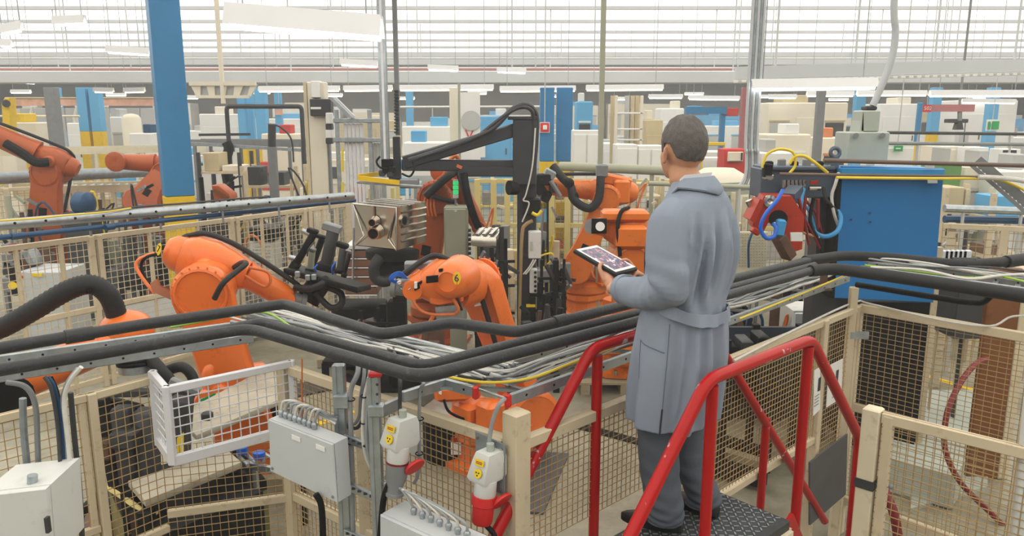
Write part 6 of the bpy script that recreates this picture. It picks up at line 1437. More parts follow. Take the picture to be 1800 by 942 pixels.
for k, (x, y) in enumerate(((190, 900), (215, 930), (180, 940), (240, 935))): solo('scrap_block', MB().box(onz(x, y, .3), (.25, .2, .25), M.Rotation(k, 3, 'Z'), ch=.02), ('black_steel', 'box_white', 'rust', 'dark_grey')[k], '%s scrap block on the floor by the lower left post' % ('black', 'white', 'rusty', 'grey')[k], 'block')
# ------------------------------------------------------------------ background hall
def cabinet(label, x0, y0, x1, y1, Y, d=.5, mat='white_far', doors=2, name='cabinet', cat='cabinet', float_=False):
    a, b = at(x0, y0, Y), at(x1, y1, Y); zb = b.z if float_ else 0; zt = a.z
    t = thing(name, label, cat, ((a.x+b.x)/2, Y, zb))
    w = b.x-a.x; h = zt-zb
    part(t, 'body', MB().box(((a.x+b.x)/2, Y+d/2, zb+h/2), (w, d, h), ch=.01), mat)
    for k in range(doors):
        dw = w/doors; dr_ = part(t, 'door', MB().box((a.x + dw*(k+.5), Y-.01, zb+h*.52), (dw-.03, .03, h*.9), ch=.005), mat)
        part(dr_, 'handle', MB().box((a.x + dw*(k+.5) + dw*.36*(1 if k % 2 == 0 else -1), Y-.035, zb+h*.55), (.03, .03, .14)), 'dark_grey')
    part(t, 'plinth', MB().box(((a.x+b.x)/2, Y+d/2, zb+.03), (w*.97, d*.95, .07)), 'mid_grey')
    return t
def machine(label, x0, y0, x1, Y, d=1.2, mat='white_far', trim='grey_far', seed=0, name='machine'):
    r_ = random.Random(seed); a, b = at(x0, y0, Y), at(x1, y0, Y); w = b.x-a.x; h = a.z; cx = (a.x+b.x)/2
    FOOT.append((a.x, Y, b.x, Y+d))
    t = thing(name, label, 'machine', (cx, Y, 0))
    part(t, 'base', MB().box((cx, Y+d/2, h*.2), (w, d, h*.4), ch=.02), mat)
    part(t, 'housing', MB().box((cx, Y+d*.55, h*.7), (w*.96, d*.85, h*.6), ch=.03), mat)
    k = max(1, int(w/.9))
    for i in range(k):
        x = a.x + w*(i+.5)/k
        q = r_.random()
        if q < .5:
            wd_ = part(t, 'window', MB().box((x, Y+d*.12, h*.66), (w/k*.66, .04, h*.3), ch=.01), 'dark_grey' if r_.random() < .35 else 'grey_far')
            part(wd_, 'window_frame', MB().box((x, Y+d*.12-.01, h*.66 + h*.17), (w/k*.72, .05, .05)), trim)
        else:
            dr_ = part(t, 'door', MB().box((x, Y+d*.12, h*.64), (w/k*.8, .03, h*.44), ch=.01), mat); part(dr_, 'handle', MB().box((x + w/k*.3, Y+d*.12-.03, h*.62), (.03, .03, .2)), 'dark_grey')
        if r_.random() < .6: part(t, 'vent_panel', MB().box((x, Y-.01, h*.22), (w/k*.6, .03, h*.2)), trim)
    part(t, 'top_unit', MB().box((cx + w*r_.uniform(-.25, .25), Y+d*.5, h + .12), (w*.3, d*.5, .26), ch=.02), trim)
    part(t, 'control_panel', MB().box((a.x + w*r_.choice((.08, .92)), Y-.1, h*.62), (.3, .15, .4), ch=.02), trim)
    part(t, 'trim_band', MB().box((cx, Y-.012, h*.41), (w, .03, h*.05)), trim)
    return t
ords = ['first', 'second', 'third', 'fourth', 'fifth', 'sixth', 'seventh', 'eighth', 'ninth', 'tenth', 'eleventh', 'twelfth', 'thirteenth', 'fourteenth', 'fifteenth', 'sixteenth', 'seventeenth', 'eighteenth', 'nineteenth', 'twentieth']
# columns
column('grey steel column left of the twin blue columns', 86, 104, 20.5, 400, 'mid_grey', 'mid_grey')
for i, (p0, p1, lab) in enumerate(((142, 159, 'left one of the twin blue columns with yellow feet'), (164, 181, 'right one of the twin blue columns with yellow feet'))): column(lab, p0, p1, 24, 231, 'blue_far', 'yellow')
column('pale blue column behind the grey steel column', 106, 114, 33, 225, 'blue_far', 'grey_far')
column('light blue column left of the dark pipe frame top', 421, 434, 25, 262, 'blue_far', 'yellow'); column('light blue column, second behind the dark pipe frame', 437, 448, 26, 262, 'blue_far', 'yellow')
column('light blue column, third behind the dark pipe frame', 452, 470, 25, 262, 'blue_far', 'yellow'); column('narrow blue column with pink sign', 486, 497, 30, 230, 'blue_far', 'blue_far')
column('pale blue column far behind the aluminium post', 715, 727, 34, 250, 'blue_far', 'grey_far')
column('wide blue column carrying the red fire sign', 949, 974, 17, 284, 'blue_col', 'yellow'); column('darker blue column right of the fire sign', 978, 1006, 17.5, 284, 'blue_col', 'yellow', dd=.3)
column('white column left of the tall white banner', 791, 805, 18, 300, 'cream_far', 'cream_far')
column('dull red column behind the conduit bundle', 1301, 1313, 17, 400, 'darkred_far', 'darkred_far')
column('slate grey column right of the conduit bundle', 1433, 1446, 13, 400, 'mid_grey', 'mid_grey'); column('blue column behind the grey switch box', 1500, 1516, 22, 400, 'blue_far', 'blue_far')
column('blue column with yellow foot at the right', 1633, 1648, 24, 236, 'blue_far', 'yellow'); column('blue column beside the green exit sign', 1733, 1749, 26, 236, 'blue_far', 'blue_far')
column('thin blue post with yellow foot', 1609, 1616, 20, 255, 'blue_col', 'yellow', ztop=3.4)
# signs
def sign(label, x0, y0, x1, y1, Y, mat, txt=None, tmat='paper', name='sign', back=None):
    a, b = at(x0, y0, Y), at(x1, y1, Y); c = (a+b)/2; t = thing(name, label, 'sign', c)
    part(t, 'plate', MB().box(c, (b.x-a.x, .03, a.z-b.z)), mat)
    if back: part(t, 'border', MB().box(c + V((0, .012, 0)), ((b.x-a.x)*1.16, .02, (a.z-b.z)*1.16)), back)
    if txt: part(t, 'lettering', text_mb(txt, (a.z-b.z)*.72, c + V((0, -.02, 0)), X, Z, .004), tmat)
    part(t, 'hanger', MB().cyl((c.x, Y+.04, a.z), (c.x, Y+.04, CEIL-.07), .012, n=6), 'grey_far')
    return t
t = sign('red fire hose sign on the wide blue column', 950, 216, 965, 232, 16.9, 'red_sign', back='paper'); part(t, 'pictogram', MB().box(at(958, 224, 16.86), (.09, .02, .1), ch=.02), 'paper')
sign('red hanging sign above the blue and yellow column', 1621, 184, 1640, 197, 22, 'red_sign', '502', 'paper')
t = sign('green emergency exit sign at the right', 1735, 210, 1756, 230, 20, 'paper'); part(t, 'green_field', MB().box(at(1750, 220, 19.96), (.17, .02, .2)), 'green_sign'); part(t, 'running_figure', MB().prism([at(x, y, 19.95) for x, y in ((1738, 214), (1741, 213), (1742, 220), (1740, 228), (1737, 228))], V((0, .02, 0))), 'green_sign')
t = sign('small green first aid sign on a white cabinet', 1572, 256, 1586, 266, 15.9, 'green_sign'); part(t, 'cross', MB().box(at(1579, 261, 15.86), (.1, .01, .025)), 'paper')
sign('pink sign on the narrow blue column', 484, 192, 497, 202, 29.8, 'net')
# banner with red V
bn = thing('banner', 'tall white banner with red lettering behind the crane boom', 'banner', (at(828, 250, 17.6).x, 17.6, 0))
part(bn, 'cloth', MB().box((at(827, 230, 17.6).x, 17.6, at(827, 230, 17.6).z - .1), ((844-810)*pxm(17.6), .03, 1.9)), 'white_far')
part(bn, 'dark_arch', MB().cyl(at(828, 212, 17.56), at(828, 212, 17.54), .22, n=20), 'grey_far'); part(bn, 'red_letter', text_mb('V', .34, at(825, 238, 17.57), X, Z, .003), 'red_sign')
part(bn, 'red_line', MB().box(at(826, 219, 17.57), (.36, .01, .04)), 'net'); part(bn, 'pole', MB().box((at(808, 250, 17.6).x, 17.64, 1.9), (.06, .06, 3.8)), 'cab_green')
# cabinets and machines placed from the picture
cabinet('white double cabinet right of the blue columns', 1008, 229, 1054, 296, 15.5, .6)
cabinet('white cabinet left of the head of the man', 1084, 254, 1120, 300, 15.0, .6, doors=1); cabinet('white cabinet directly behind the head of the man', 1122, 256, 1166, 300, 15.0, .6, doors=2)
cabinet('white cabinet with the green first aid sign', 1560, 254, 1604, 290, 16, .5, doors=1); cabinet('white control cabinet between the right blue posts', 1644, 257, 1682, 300, 17, .6, 'cream_far'); cabinet('white control cabinet below the exit sign', 1706, 259, 1734, 300, 16.5, .5)
t = cabinet('grey control cabinet with a dark display at the right edge', 1763, 262, 1790, 300, 14, .4, doors=1); part(t, 'display', pbox(1765, 264, 1786, 275, 13.95, .03, 0), 'dark_grey')
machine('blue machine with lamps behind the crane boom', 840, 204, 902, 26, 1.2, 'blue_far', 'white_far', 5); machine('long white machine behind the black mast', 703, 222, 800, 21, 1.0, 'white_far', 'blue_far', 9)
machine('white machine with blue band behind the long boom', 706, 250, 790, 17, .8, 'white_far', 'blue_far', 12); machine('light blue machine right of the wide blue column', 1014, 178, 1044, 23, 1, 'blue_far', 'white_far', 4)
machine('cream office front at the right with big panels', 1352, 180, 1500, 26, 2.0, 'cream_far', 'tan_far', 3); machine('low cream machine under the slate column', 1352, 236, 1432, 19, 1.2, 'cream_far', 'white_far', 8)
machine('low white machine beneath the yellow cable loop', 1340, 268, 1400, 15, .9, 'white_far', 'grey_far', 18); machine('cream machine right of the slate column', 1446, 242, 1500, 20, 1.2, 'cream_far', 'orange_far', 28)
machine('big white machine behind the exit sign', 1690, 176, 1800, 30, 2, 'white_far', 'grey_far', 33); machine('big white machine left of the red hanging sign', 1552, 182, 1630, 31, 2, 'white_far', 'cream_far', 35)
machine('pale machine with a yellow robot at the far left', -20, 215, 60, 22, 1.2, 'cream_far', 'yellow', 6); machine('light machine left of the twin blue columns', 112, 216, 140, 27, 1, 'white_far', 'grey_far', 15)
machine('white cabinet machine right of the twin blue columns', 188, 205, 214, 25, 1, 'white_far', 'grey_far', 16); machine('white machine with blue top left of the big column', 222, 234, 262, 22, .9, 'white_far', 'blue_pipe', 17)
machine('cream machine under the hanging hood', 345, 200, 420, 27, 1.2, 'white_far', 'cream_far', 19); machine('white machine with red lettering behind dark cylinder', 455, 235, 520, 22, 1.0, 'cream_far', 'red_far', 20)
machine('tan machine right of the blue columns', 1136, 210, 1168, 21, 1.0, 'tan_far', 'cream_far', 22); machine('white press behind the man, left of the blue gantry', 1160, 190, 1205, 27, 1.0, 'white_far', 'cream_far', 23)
cabinet('red operator panel right of the worker', 1274, 262, 1312, 296, 15, .5, 'red_far', 1); cabinet('cream panel face on the red operator panel', 1281, 267, 1306, 284, 14.9, .08, 'cream_far', 1, name='display_panel', cat='panel', float_=True)
tk2 = thing('storage_tank', 'white cylindrical tank behind the twin blue columns', 'tank', (at(230, 220, 24).x, 24, 0)); c = at(230, 202, 24)
part(tk2, 'shell', MB().lathe((c.x, 24, 0), Z, [(.28, 0), (.28, c.z-.1), (.2, c.z), (.05, c.z+.04)], 20), 'cream_far'); part(tk2, 'band', MB().lathe((c.x, 24, c.z*.5), Z, [(.285, 0), (.285, .06)], 20), 'grey_far')
# netting and grey partition at left
nt = thing('safety_net', 'orange red safety netting strung across the far left', 'net', (at(150, 180, 31).x, 31, at(150, 186, 31).z)); a, b = at(10, 172, 31), at(285, 186, 31)
part(nt, 'netting', MB().box(((a.x+b.x)/2, 31, (a.z+b.z)/2), (b.x-a.x, .03, a.z-b.z)), 'net'); part(nt, 'cord', MB().cyl((a.x, 30.96, a.z), (b.x, 30.96, a.z), .03, n=6), 'tan_far')
for k in range(2): part(nt, 'net_post', MB().cyl((a.x + (b.x-a.x)*k, 31, 0), (a.x + (b.x-a.x)*k, 31, a.z), .05, n=8), 'grey_far')
pw_ = thing('partition', 'grey partition wall under the orange netting', 'partition', (at(150, 220, 32).x, 32, 0)); a, b = at(34, 190, 32), at(272, 190, 32)
for k in range(9): part(pw_, 'panel', MB().box((a.x + (b.x-a.x)*(k+.5)/9, 32, a.z/2), ((b.x-a.x)/9-.05, .06, a.z), ch=.01), 'grey_far')
for k in range(4):
    x = [50, 95, 128, 176][k]; p = at(x, 188, 30); ls = thing('lamp_post', 'thin white bent lamp post before the partition, %s from the left' % ords[k], 'lamp', (p.x, 30, 0)); part(ls, 'pole', MB().tube([V((p.x, 30, 0)), V((p.x, 30, p.z-.4)), V((p.x+.15, 30, p.z))], .05, 8), 'cream_far'); part(ls, 'head', MB().box((p.x+.2, 30, p.z+.02), (.2, .1, .06)), 'white_far')
yr = thing('yellow_robot', 'yellow robot arm at the far left edge', 'robot', (at(14, 200, 21).x, 21, 0)); c = at(14, 172, 21)
part(yr, 'arm', MB().prism([at(x, y, 21) for x, y in ((2, 180), (8, 172), (16, 172), (18, 235), (6, 235))], V((0, .3, 0)), .02), 'yellow'); part(yr, 'joint', MB().cyl(at(11, 182, 20.9), at(11, 182, 21.35), .1, n=14), 'dark_grey'); part(yr, 'pedestal', MB().box((at(12, 235, 21).x, 21.15, at(12, 234, 21).z/2), (.4, .4, at(12, 234, 21).z), ch=.03), 'cream_far')
# conveyors
def conveyor(label, x0, y0, x1, y1, Y0, Y1, mat='cream', w=.6, n=10):
    a, b = at(x0, y0, Y0), at(x1, y1, Y1); b.z = a.z; t = thing('conveyor', label, 'conveyor', (a.x, a.y, 0)); u = (b-a).normalized(); s = V((-u.y, u.x, 0))
    for k in (-1, 1): part(t, 'side_rail', MB().bar(a + s*k*w/2, b + s*k*w/2, .05, .14), mat)
    L = (b-a).length
    for k in range(n): c = a + u*L*(k+.5)/n; part(t, 'roller', MB().cyl(c - s*w*.48, c + s*w*.48, .04, n=8), 'galv')
    for k in range(4):
        for sg in (-1, 1): c = a + u*L*(k+.3)/4 + s*sg*w/2; part(t, 'leg', MB().box((c.x, c.y, c.z/2), (.06, .06, c.z)), mat)
    return t
conveyor('cream conveyor line at the far left behind the old robots', -40, 268, 300, 256, 16, 18, 'cream_pale', .8, 16); conveyor('grey conveyor line behind the dark cylinder', 340, 250, 560, 258, 17.2, 16.6, 'mid_grey', .6, 12)
conveyor('lower cream conveyor behind the blue motor', 120, 330, 270, 326, 14.2, 14.6, 'cream', .8, 10); conveyor('pale conveyor behind the man at right', 1215, 335, 1320, 330, 12, 12.5, 'cab_green', .5, 6)
conveyor('white long conveyor under the crane boom', 705, 300, 900, 300, 16, 16, 'white_far', .8, 12)
# racks with boxes in the hidden middle ground
def rack(label, x0, y0, x1, Y, d, shelves, seed, mat='cream_yellow', post='cream_yellow'):
    r_ = random.Random(seed); a, b = at(x0, y0, Y), at(x1, y0, Y); t = thing('parts_rack', label, 'rack', ((a.x+b.x)/2, Y, 0)); W_ = b.x-a.x
    for sx in (0, 1):
        for sy in (0, d): part(t, 'post', MB().box((a.x + W_*sx, Y+sy, a.z/2), (.06, .06, a.z)), post)
    for k in range(shelves):
        z = a.z*(k+.35)/shelves; part(t, 'shelf', MB().box(((a.x+b.x)/2, Y+d/2, z), (W_, d, .04)), mat)
        x = a.x + .06
        while x < b.x - .25:
            w = r_.uniform(.15, .4); h = r_.uniform(.1, a.z/shelves*.75); part(t, 'stored_box', MB().box((x+w/2, Y+d/2, z+.02+h/2), (min(w, b.x-x-.02), d*.7, h), ch=.01), r_.choice(('cream_far', 'tan_far', 'white_far', 'mid_grey', 'dark_grey', 'stainless_dark', 'blue_far', 'red_far')))
            x += w + r_.uniform(.03, .15)
    return t
rack('cream rack of parts behind the left old robot', 10, 318, 70, 16.8, .6, 3, 1, 'cream', 'cream'); rack('cream rack of parts left of the blue motor', 160, 318, 235, 16, .6, 3, 2, 'cream', 'cream'); rack('tall rack right of the big blue column', 348, 268, 420, 14.8, .7, 4, 3, 'cream', 'dark_grey')
rack('cream rack behind the beige pillar', 425, 292, 520, 13.4, .6, 4, 4, 'cream', 'cream'); rack('yellow rack behind the sage cabinet', 842, 330, 905, 15, .6, 3, 5); rack('yellow rack behind the yellow fence', 935, 325, 1050, 16.5, .7, 3, 6); rack('cream rack left of the man behind robots', 1115, 314, 1165, 13.3, .5, 4, 7, 'cream', 'cream')
rack('cream rack behind the perforated screen', 1235, 345, 1310, 11, .6, 3, 8, 'cream', 'cream'); rack('rack of pale boxes right of the blue machine', 1664, 330, 1745, 10.5, .6, 4, 9, 'cream', 'cream'); rack('rack of pale boxes at the right edge', 1748, 340, 1830, 10, .6, 4, 10, 'cream', 'cream')
rack('rack of small bins behind robot six', 700, 360, 775, 13, .5, 4, 13, 'cream_yellow'); rack('rack of dark parts behind the steel tank', 600, 330, 690, 13.2, .6, 4, 14, 'cream_yellow')
# beige pillar and aluminium frame
bp = thing('machine_pillar', 'tall beige machine pillar left of the aluminium frame', 'pillar', (at(560, 250, 12.20).x, 12.20, 0)); x0, x1 = at(545, 250, 12.20).x, at(575, 250, 12.20).x; zt = at(555, 144, 12.20).z
part(bp, 'pillar', MB().box(((x0+x1)/2, 12.30, zt*.5), (x1-x0, .26, zt), ch=.012), 'cream_far'); part(bp, 'side_strip', MB().box((x0-.03, 12.26, zt*.5), (.05, .2, zt)), 'cream'); part(bp, 'guide_rail', MB().box((x1+.02, 12.25, zt*.42), (.035, .1, zt*.84)), 'mid_grey')
part(bp, 'top_box', pbox(546, 142, 562, 172, 12.10, .2), 'white_far'); part(bp, 'slide_block', pbox(544, 174, 582, 204, 12.05, .2), 'dark_grey'); part(bp, 'slide_plate', pbox(546, 188, 564, 192, 12.03, .05, 0), 'white_far')
for k, (y0, y1, m) in enumerate(((198, 218, 'white_far'), (218, 228, 'dark_grey'), (228, 243, 'white_far'), (243, 253, 'dark_grey'))): part(bp, 'cylinder_block', pbox(572, y0, 583, y1, 12.00, .15), m)
af = thing('aluminium_frame', 'aluminium profile frame with ribbed panels behind the tank', 'frame', (at(630, 250, 11.90).x, 11.90, 0))
for (x, y0, y1, w) in ((590, 192, 345, .05), (648, 192, 345, .05), (670, 192, 300, .05)): part(af, 'upright', gbox(x-3, y0, x+4, 11.90, .06), 'galv')
for y in (212, 246): part(af, 'cross_bar', pbox(585, y-4, 672, y+4, 11.88, .06), 'galv')
for k in range(5): part(af, 'ribbed_panel', gbox(604 + 7*k, 216, 609.5 + 7*k, 11.95, .05), 'white_paint')
for k in range(4): part(af, 'ribbed_panel', gbox(652 + 5*k, 250, 656 + 5*k, 12.00, .05), 'box_white')
part(af, 'diagonal', MB().bar(at(582, 172, 11.80), at(618, 208, 11.80), .05, .05), 'galv'); part(af, 'diagonal', MB().bar(at(588, 172, 11.90), at(622, 206, 11.90), .05, .05), 'white_paint')
for y in (262, 320): part(af, 'yellow_hose', MB().cyl(at(602, y, 11.82), at(602, y+40, 11.82), .02, n=8), 'yellow_cable')
# dark pipe frame, cylinder
dp_ = thing('tube_stand', 'dark square pipe frame behind the left fence', 'frame', (at(398, 250, 15.6).x, 15.6, 0))
part(dp_, 'pipe', MB().tube(roundc([V((at(398, 200, 15.6).x, 15.6, 0)), at(398, 187, 15.6), at(530, 187, 15.6), V((at(530, 187, 15.6).x, 15.6, 0))], .08), .045, 8), 'dark_grey'); part(dp_, 'level_bar', MB().bar(at(350, 237, 15.6), at(440, 236, 15.6), .05, .05), 'dark_grey'); part(dp_, 'cable_bundle', MB().tube(smooth([at(398, 250, 15.5), at(402, 262, 15.5), at(396, 290, 15.5), at(402, 330, 15.5)], 5), .1, 8), 'black'); part(dp_, 'side_bar', MB().bar(at(300, 250, 15.6), at(530, 264, 15.6), .06, .06), 'galv_dull')
dc_ = thing('hydraulic_cylinder', 'upright dark cylinder on a steel stand behind the left fence', 'cylinder', (at(478, 250, 13).x, 13, 0)); part(dc_, 'barrel', MB().cyl(at(478, 258, 13), at(478, 219, 13), .065, n=14), 'dark_grey'); part(dc_, 'base', MB().cyl((at(478, 258, 13).x, 13, 0), at(478, 258, 13), .08, n=14), 'mid_grey'); part(dc_, 'cap', MB().cyl(at(478, 219, 13), at(478, 217, 13), .075, n=14), 'mid_grey'); part(dc_, 'hose', MB().tube(smooth([at(480, 219, 13), at(495, 225, 13), at(512, 245, 13), at(516, 285, 13)], 6), .015, 7), 'dark_grey')
hd = thing('hanging_hood', 'cream hanging lamp hood with dark panes over the left aisle', 'hood', at(390, 172, 16)); part(hd, 'frame_bar', MB().bar(at(333, 147, 16), at(450, 147, 16), .06, .08), 'cream_far'); part(hd, 'frame_bar', MB().bar(at(345, 170, 16), at(438, 170, 16), .06, .06), 'cream_far')
for x0, x1, x2, x3 in ((334, 345, 352, 348), (362, 368, 378, 372), (388, 388, 395, 395), (412, 410, 420, 424), (440, 434, 440, 448)): part(hd, 'frame_rib', MB().prism([at(x0, 148, 16), at(x3+4, 148, 16), at(x2, 170, 16), at(x1, 170, 16)], V((0, .05, 0))), 'cream_far')
part(hd, 'dark_pane', MB().prism([at(340, 149, 16.06), at(446, 149, 16.06), at(438, 169, 16.06), at(348, 169, 16.06)], V((0, .03, 0))), 'grey_far'); part(hd, 'stem', MB().cyl(at(393, 182, 16), V((at(393, 180, 16).x, 16, CEIL-.07)), .05, n=8), 'cream_far')
# white scaffold and beige pipes
wf = thing('scaffold_frame', 'white scaffold frame with beige pipes behind the thin pole', 'frame', (at(1110, 250, 17.5).x, 17.5, 0))
for x in (1084, 1129): part(wf, 'upright', gbox(x-2.5, 168, x+2.5, 17.5, .08), 'cream_far')
for y in (199, 227, 246): part(wf, 'cross_bar', pbox(1085, y-1.5, 1130, y+1.5, 17.5, .06), 'white_far')
for x, m in ((1078, 'tan_far'), (1103, 'grey_far'), (1112, 'cream'), (1120, 'tan_far')): part(wf, 'pipe', MB().cyl((at(x, 250, 17.8).x, 17.8, 0), at(x, 168, 17.8), .06, n=8), m)
# blue gantry
bg = thing('blue_gantry', 'blue crane gantry behind the head of the man', 'gantry', (at(1240, 250, 23).x, 23, 0)); part(bg, 'beam', MB().bar(at(1205, 194, 23), at(1276, 194, 23), .2, .2), 'blue_col'); part(bg, 'leg', gbox(1268, 196, 1276, 23, .2), 'blue_col'); part(bg, 'trolley', pbox(1212, 186, 1234, 194, 23, .3), 'blue_far'); part(bg, 'leg', gbox(1205, 196, 1210, 23, .2), 'blue_col'); part(bg, 'red_panel', pbox(1277, 190, 1298, 204, 23, .1), 'red_far')
cabinet('yellow low guard behind the worker', 1232, 250, 1275, 256, 20, .1, 'yellow', 0, name='guard_rail', cat='guard', float_=True)
for gx in (1234, 1272): part(bpy.data.objects['guard_rail'], 'post', gbox(gx, 252, gx+3, 20.02, .06), 'yellow')
# far worker in orange
wk = thing('person', 'far worker with orange vest bending over a table', 'person', (at(1252, 300, 18).x, 18, 0)); wx = at(1251, 258, 18); k_ = MB()
k_.tube([V((wx.x-.08, 18, .05)), V((wx.x-.08, 18, .5)), V((wx.x-.05, 18, .95)), V((wx.x, 18, 1.35)), V((wx.x+.03, 17.95, 1.5)), V((wx.x+.06, 17.92, 1.66)), V((wx.x+.07, 17.9, 1.76))], .1, 10, rfun=lambda q: [.06, .08, .14, .17, .07, .10, .07][min(6, int(q*6+.5))]); k_.tube([V((wx.x+.08, 18, .05)), V((wx.x+.08, 18, .5)), V((wx.x+.03, 18, .95))], .07, 8); k_.tube([V((wx.x-.15, 18, 1.38)), V((wx.x-.2, 17.9, 1.15)), V((wx.x+.08, 17.7, 1.1))], .045, 8); k_.tube([V((wx.x+.16, 18, 1.38)), V((wx.x+.24, 17.9, 1.15)), V((wx.x+.32, 17.7, 1.1))], .045, 8)
part(wk, 'body', remesh(k_, 'body', .025, 3), 'skin', ang=180); part(wk, 'vest', MB().loft([[V((wx.x + .2*cos(t), 18 + .15*sin(t), z)) for t in [2*pi*j/14 for j in range(14)]] for z in (.9, 1.2, 1.42)]), 'orange_far'); part(wk, 'trousers', MB().loft([[V((wx.x + w*cos(t), 18 + .12*sin(t), z)) for t in [2*pi*j/14 for j in range(14)]] for z, w in ((.1, .16), (.5, .17), (.92, .18))]), 'blue_pipe'); part(wk, 'hair', MB().sphere(V((wx.x+.07, 17.93, 1.74)), (.1, .11, .08), 12, 8), 'hair')
tb_ = thing('work_table', 'white packing table in front of the far worker', 'table', (at(1265, 280, 16.5).x, 16.5, 0)); part(tb_, 'top', MB().box((at(1262, 280, 16.5).x, 16.7, at(1262, 280, 16.5).z), (.9, .6, .06)), 'white_far')
for sx in (-.4, .4): part(tb_, 'leg', MB().box((at(1262, 280, 16.5).x + sx, 16.7, at(1262, 280, 16.5).z/2), (.05, .5, at(1262, 280, 16.5).z)), 'grey_far')
wbg = thing('pallet_cover', 'rounded white covered load behind the shoulder of the man', 'cover', (at(1270, 320, 13).x, 13.2, 0)); zc = at(1270, 298, 13).z
part(wbg, 'cover', MB().loft([[V((at(1275, 300, 13).x + w*cos(t)*.85, 13.4 + w*.6*sin(t), z)) for t in [2*pi*j/20 for j in range(20)]] for z, w in ((0, .75), (zc*.8, .75), (zc*.93, .62), (zc, .3))]), 'cream_far', ang=180)
# conduit bundle
cbd = thing('conduit_bundle', 'bundle of vertical grey conduits right of the man', 'conduits', (at(1322, 250, 10.2).x, 10.2, 0))
for k in range(5):
    x = 1313 + 5*k; p = at(x, 200, 10.2); q = at(x - (22-5*k)*.5 - 6 + 3*k, 330, 10.2)
    part(cbd, 'conduit', MB().tube(smooth([V((p.x, 10.2, CEIL-.07)), V((p.x, 10.2, p.z)), at(x-.5, 270, 10.2), at(x-3+k, 310, 10.2), q], 5), .022, 8), 'galv_dull' if k % 2 else 'box_grey')
part(cbd, 'tray', MB().bar(at(1232, 332, 10.2), at(1345, 328, 10.2), .12, .08), 'galv_dull')
for x in (1240, 1335): part(cbd, 'tray_post', MB().box((at(x, 330, 10.2).x, 10.2, at(x, 330, 10.2).z/2), (.06, .06, at(x, 330, 10.2).z)), 'galv_dull')
# overhead bits at right: perforated white rail, hoist
pr2 = thing('overhead_rail', 'white perforated overhead rail crossing the right half', 'rail', at(1540, 138, 14)); a, b = at(1292, 141, 14), at(1850, 126, 14)
part(pr2, 'rail_web', MB().bar(a + Z*.12, b + Z*.12, .12, .22), 'beam_grey'); part(pr2, 'perforated_edge', MB().bar(a - Z*.02, b - Z*.02, .14, .05), 'white_far')
for k in range(40): c = a.lerp(b, (k+.5)/40) - Z*.02 + V((0, -.075, 0)); part(pr2, 'notch', MB().box(c, (.05, .01, .03)), 'grey_far')
for k in range(4): c = a.lerp(b, (k+.5)/4); part(pr2, 'hanger', MB().cyl(c + Z*.2, V((c.x, c.y, CEIL-.07)), .02, n=6), 'beam_grey')
hs = thing('hoist', 'dark hoist with reddish beam under the right lamps', 'hoist', at(1690, 215, 18)); part(hs, 'beam', MB().bar(at(1640, 190, 18), at(1710, 190, 18), .15, .16), 'darkred_far'); part(hs, 'trolley', pbox(1668, 209, 1702, 216, 18, .2), 'dark_grey'); part(hs, 'hook_block', MB().prism([at(x, y, 18) for x, y in ((1684, 216), (1692, 216), (1694, 228), (1680, 228))], V((0, .15, 0))), 'dark_grey'); part(hs, 'pendant', MB().cyl(at(1697, 214, 18), at(1692, 275, 18), .012, n=6), 'dark_grey'); part(hs, 'hanger', MB().cyl(at(1686, 190, 18), V((at(1686, 190, 18).x, 18, CEIL-.07)), .03, n=6), 'mid_grey')
part(hs, 'drop', MB().cyl(at(1687, 190, 18), at(1687, 212, 18), .05, n=8), 'mid_grey')
for i, (x0, y0, x1, y1, Yd, lab) in enumerate(((1560, 233, 1830, 236, 15, 'thin dark pipe below the exit sign'), (1560, 252, 1830, 254, 13, 'lower thin pipe right of the switch box'), (1140, 322, 1340, 330, 9.8, 'pale tube behind the neck of the man'), (700, 188, 1000, 187, 24, 'thin white pipe behind the crane boom'), (0, 204, 140, 204, 23, 'thin cream pipe at the far left'), (1660, 385, 1830, 388, 8.9, 'thin blue pipe right of the blue machine'), (1660, 366, 1830, 372, 8.8, 'grey tube right of the blue machine'))): 
    tp_ = pipe('thin_pipe', lab, [at(x0, y0, Yd), at(x1, y1, Yd)], .03 if i < 5 else .045, ['dark_grey', 'mid_grey', 'cab_green', 'white_far', 'cream_far', 'blue_pipe', 'galv'][i], n=8)
    for s_ in (.2, .8): q_ = at(x0, y0, Yd).lerp(at(x1, y1, Yd), s_); part(tp_, 'support', MB().cyl(q_, V((q_.x, q_.y, .0)), .02, n=6), 'grey_far')
# mesh fences far right
fence('mesh_fence', 'cream mesh fence right of the blue machine', [(at(1652, 450, 8.4).x, 8.4), (at(1860, 450, 8.0).x, 8.0)], .2, 1.9, [(at(1668, 450, 8.4).x, 8.4), (at(1760, 450, 8.2).x, 8.2)], rails=(1.87, .9), px=.08, pz=.08, r=.003, rw=.05, rh=.06, pw=.08)
for i, (x0, y0, x1, Y, m, lab) in enumerate(((1664, 318, 1700, 12, 'green_far', 'green machine block right of the blue panel'), (1700, 322, 1760, 12.5, 'cream_far', 'cream machine block behind the perforated bracket'), (1762, 330, 1830, 12, 'white_far', 'white machine block at the right edge'))): machine(lab, x0, y0-30, x1, Y, .8, m, 'grey_far', 50+i)

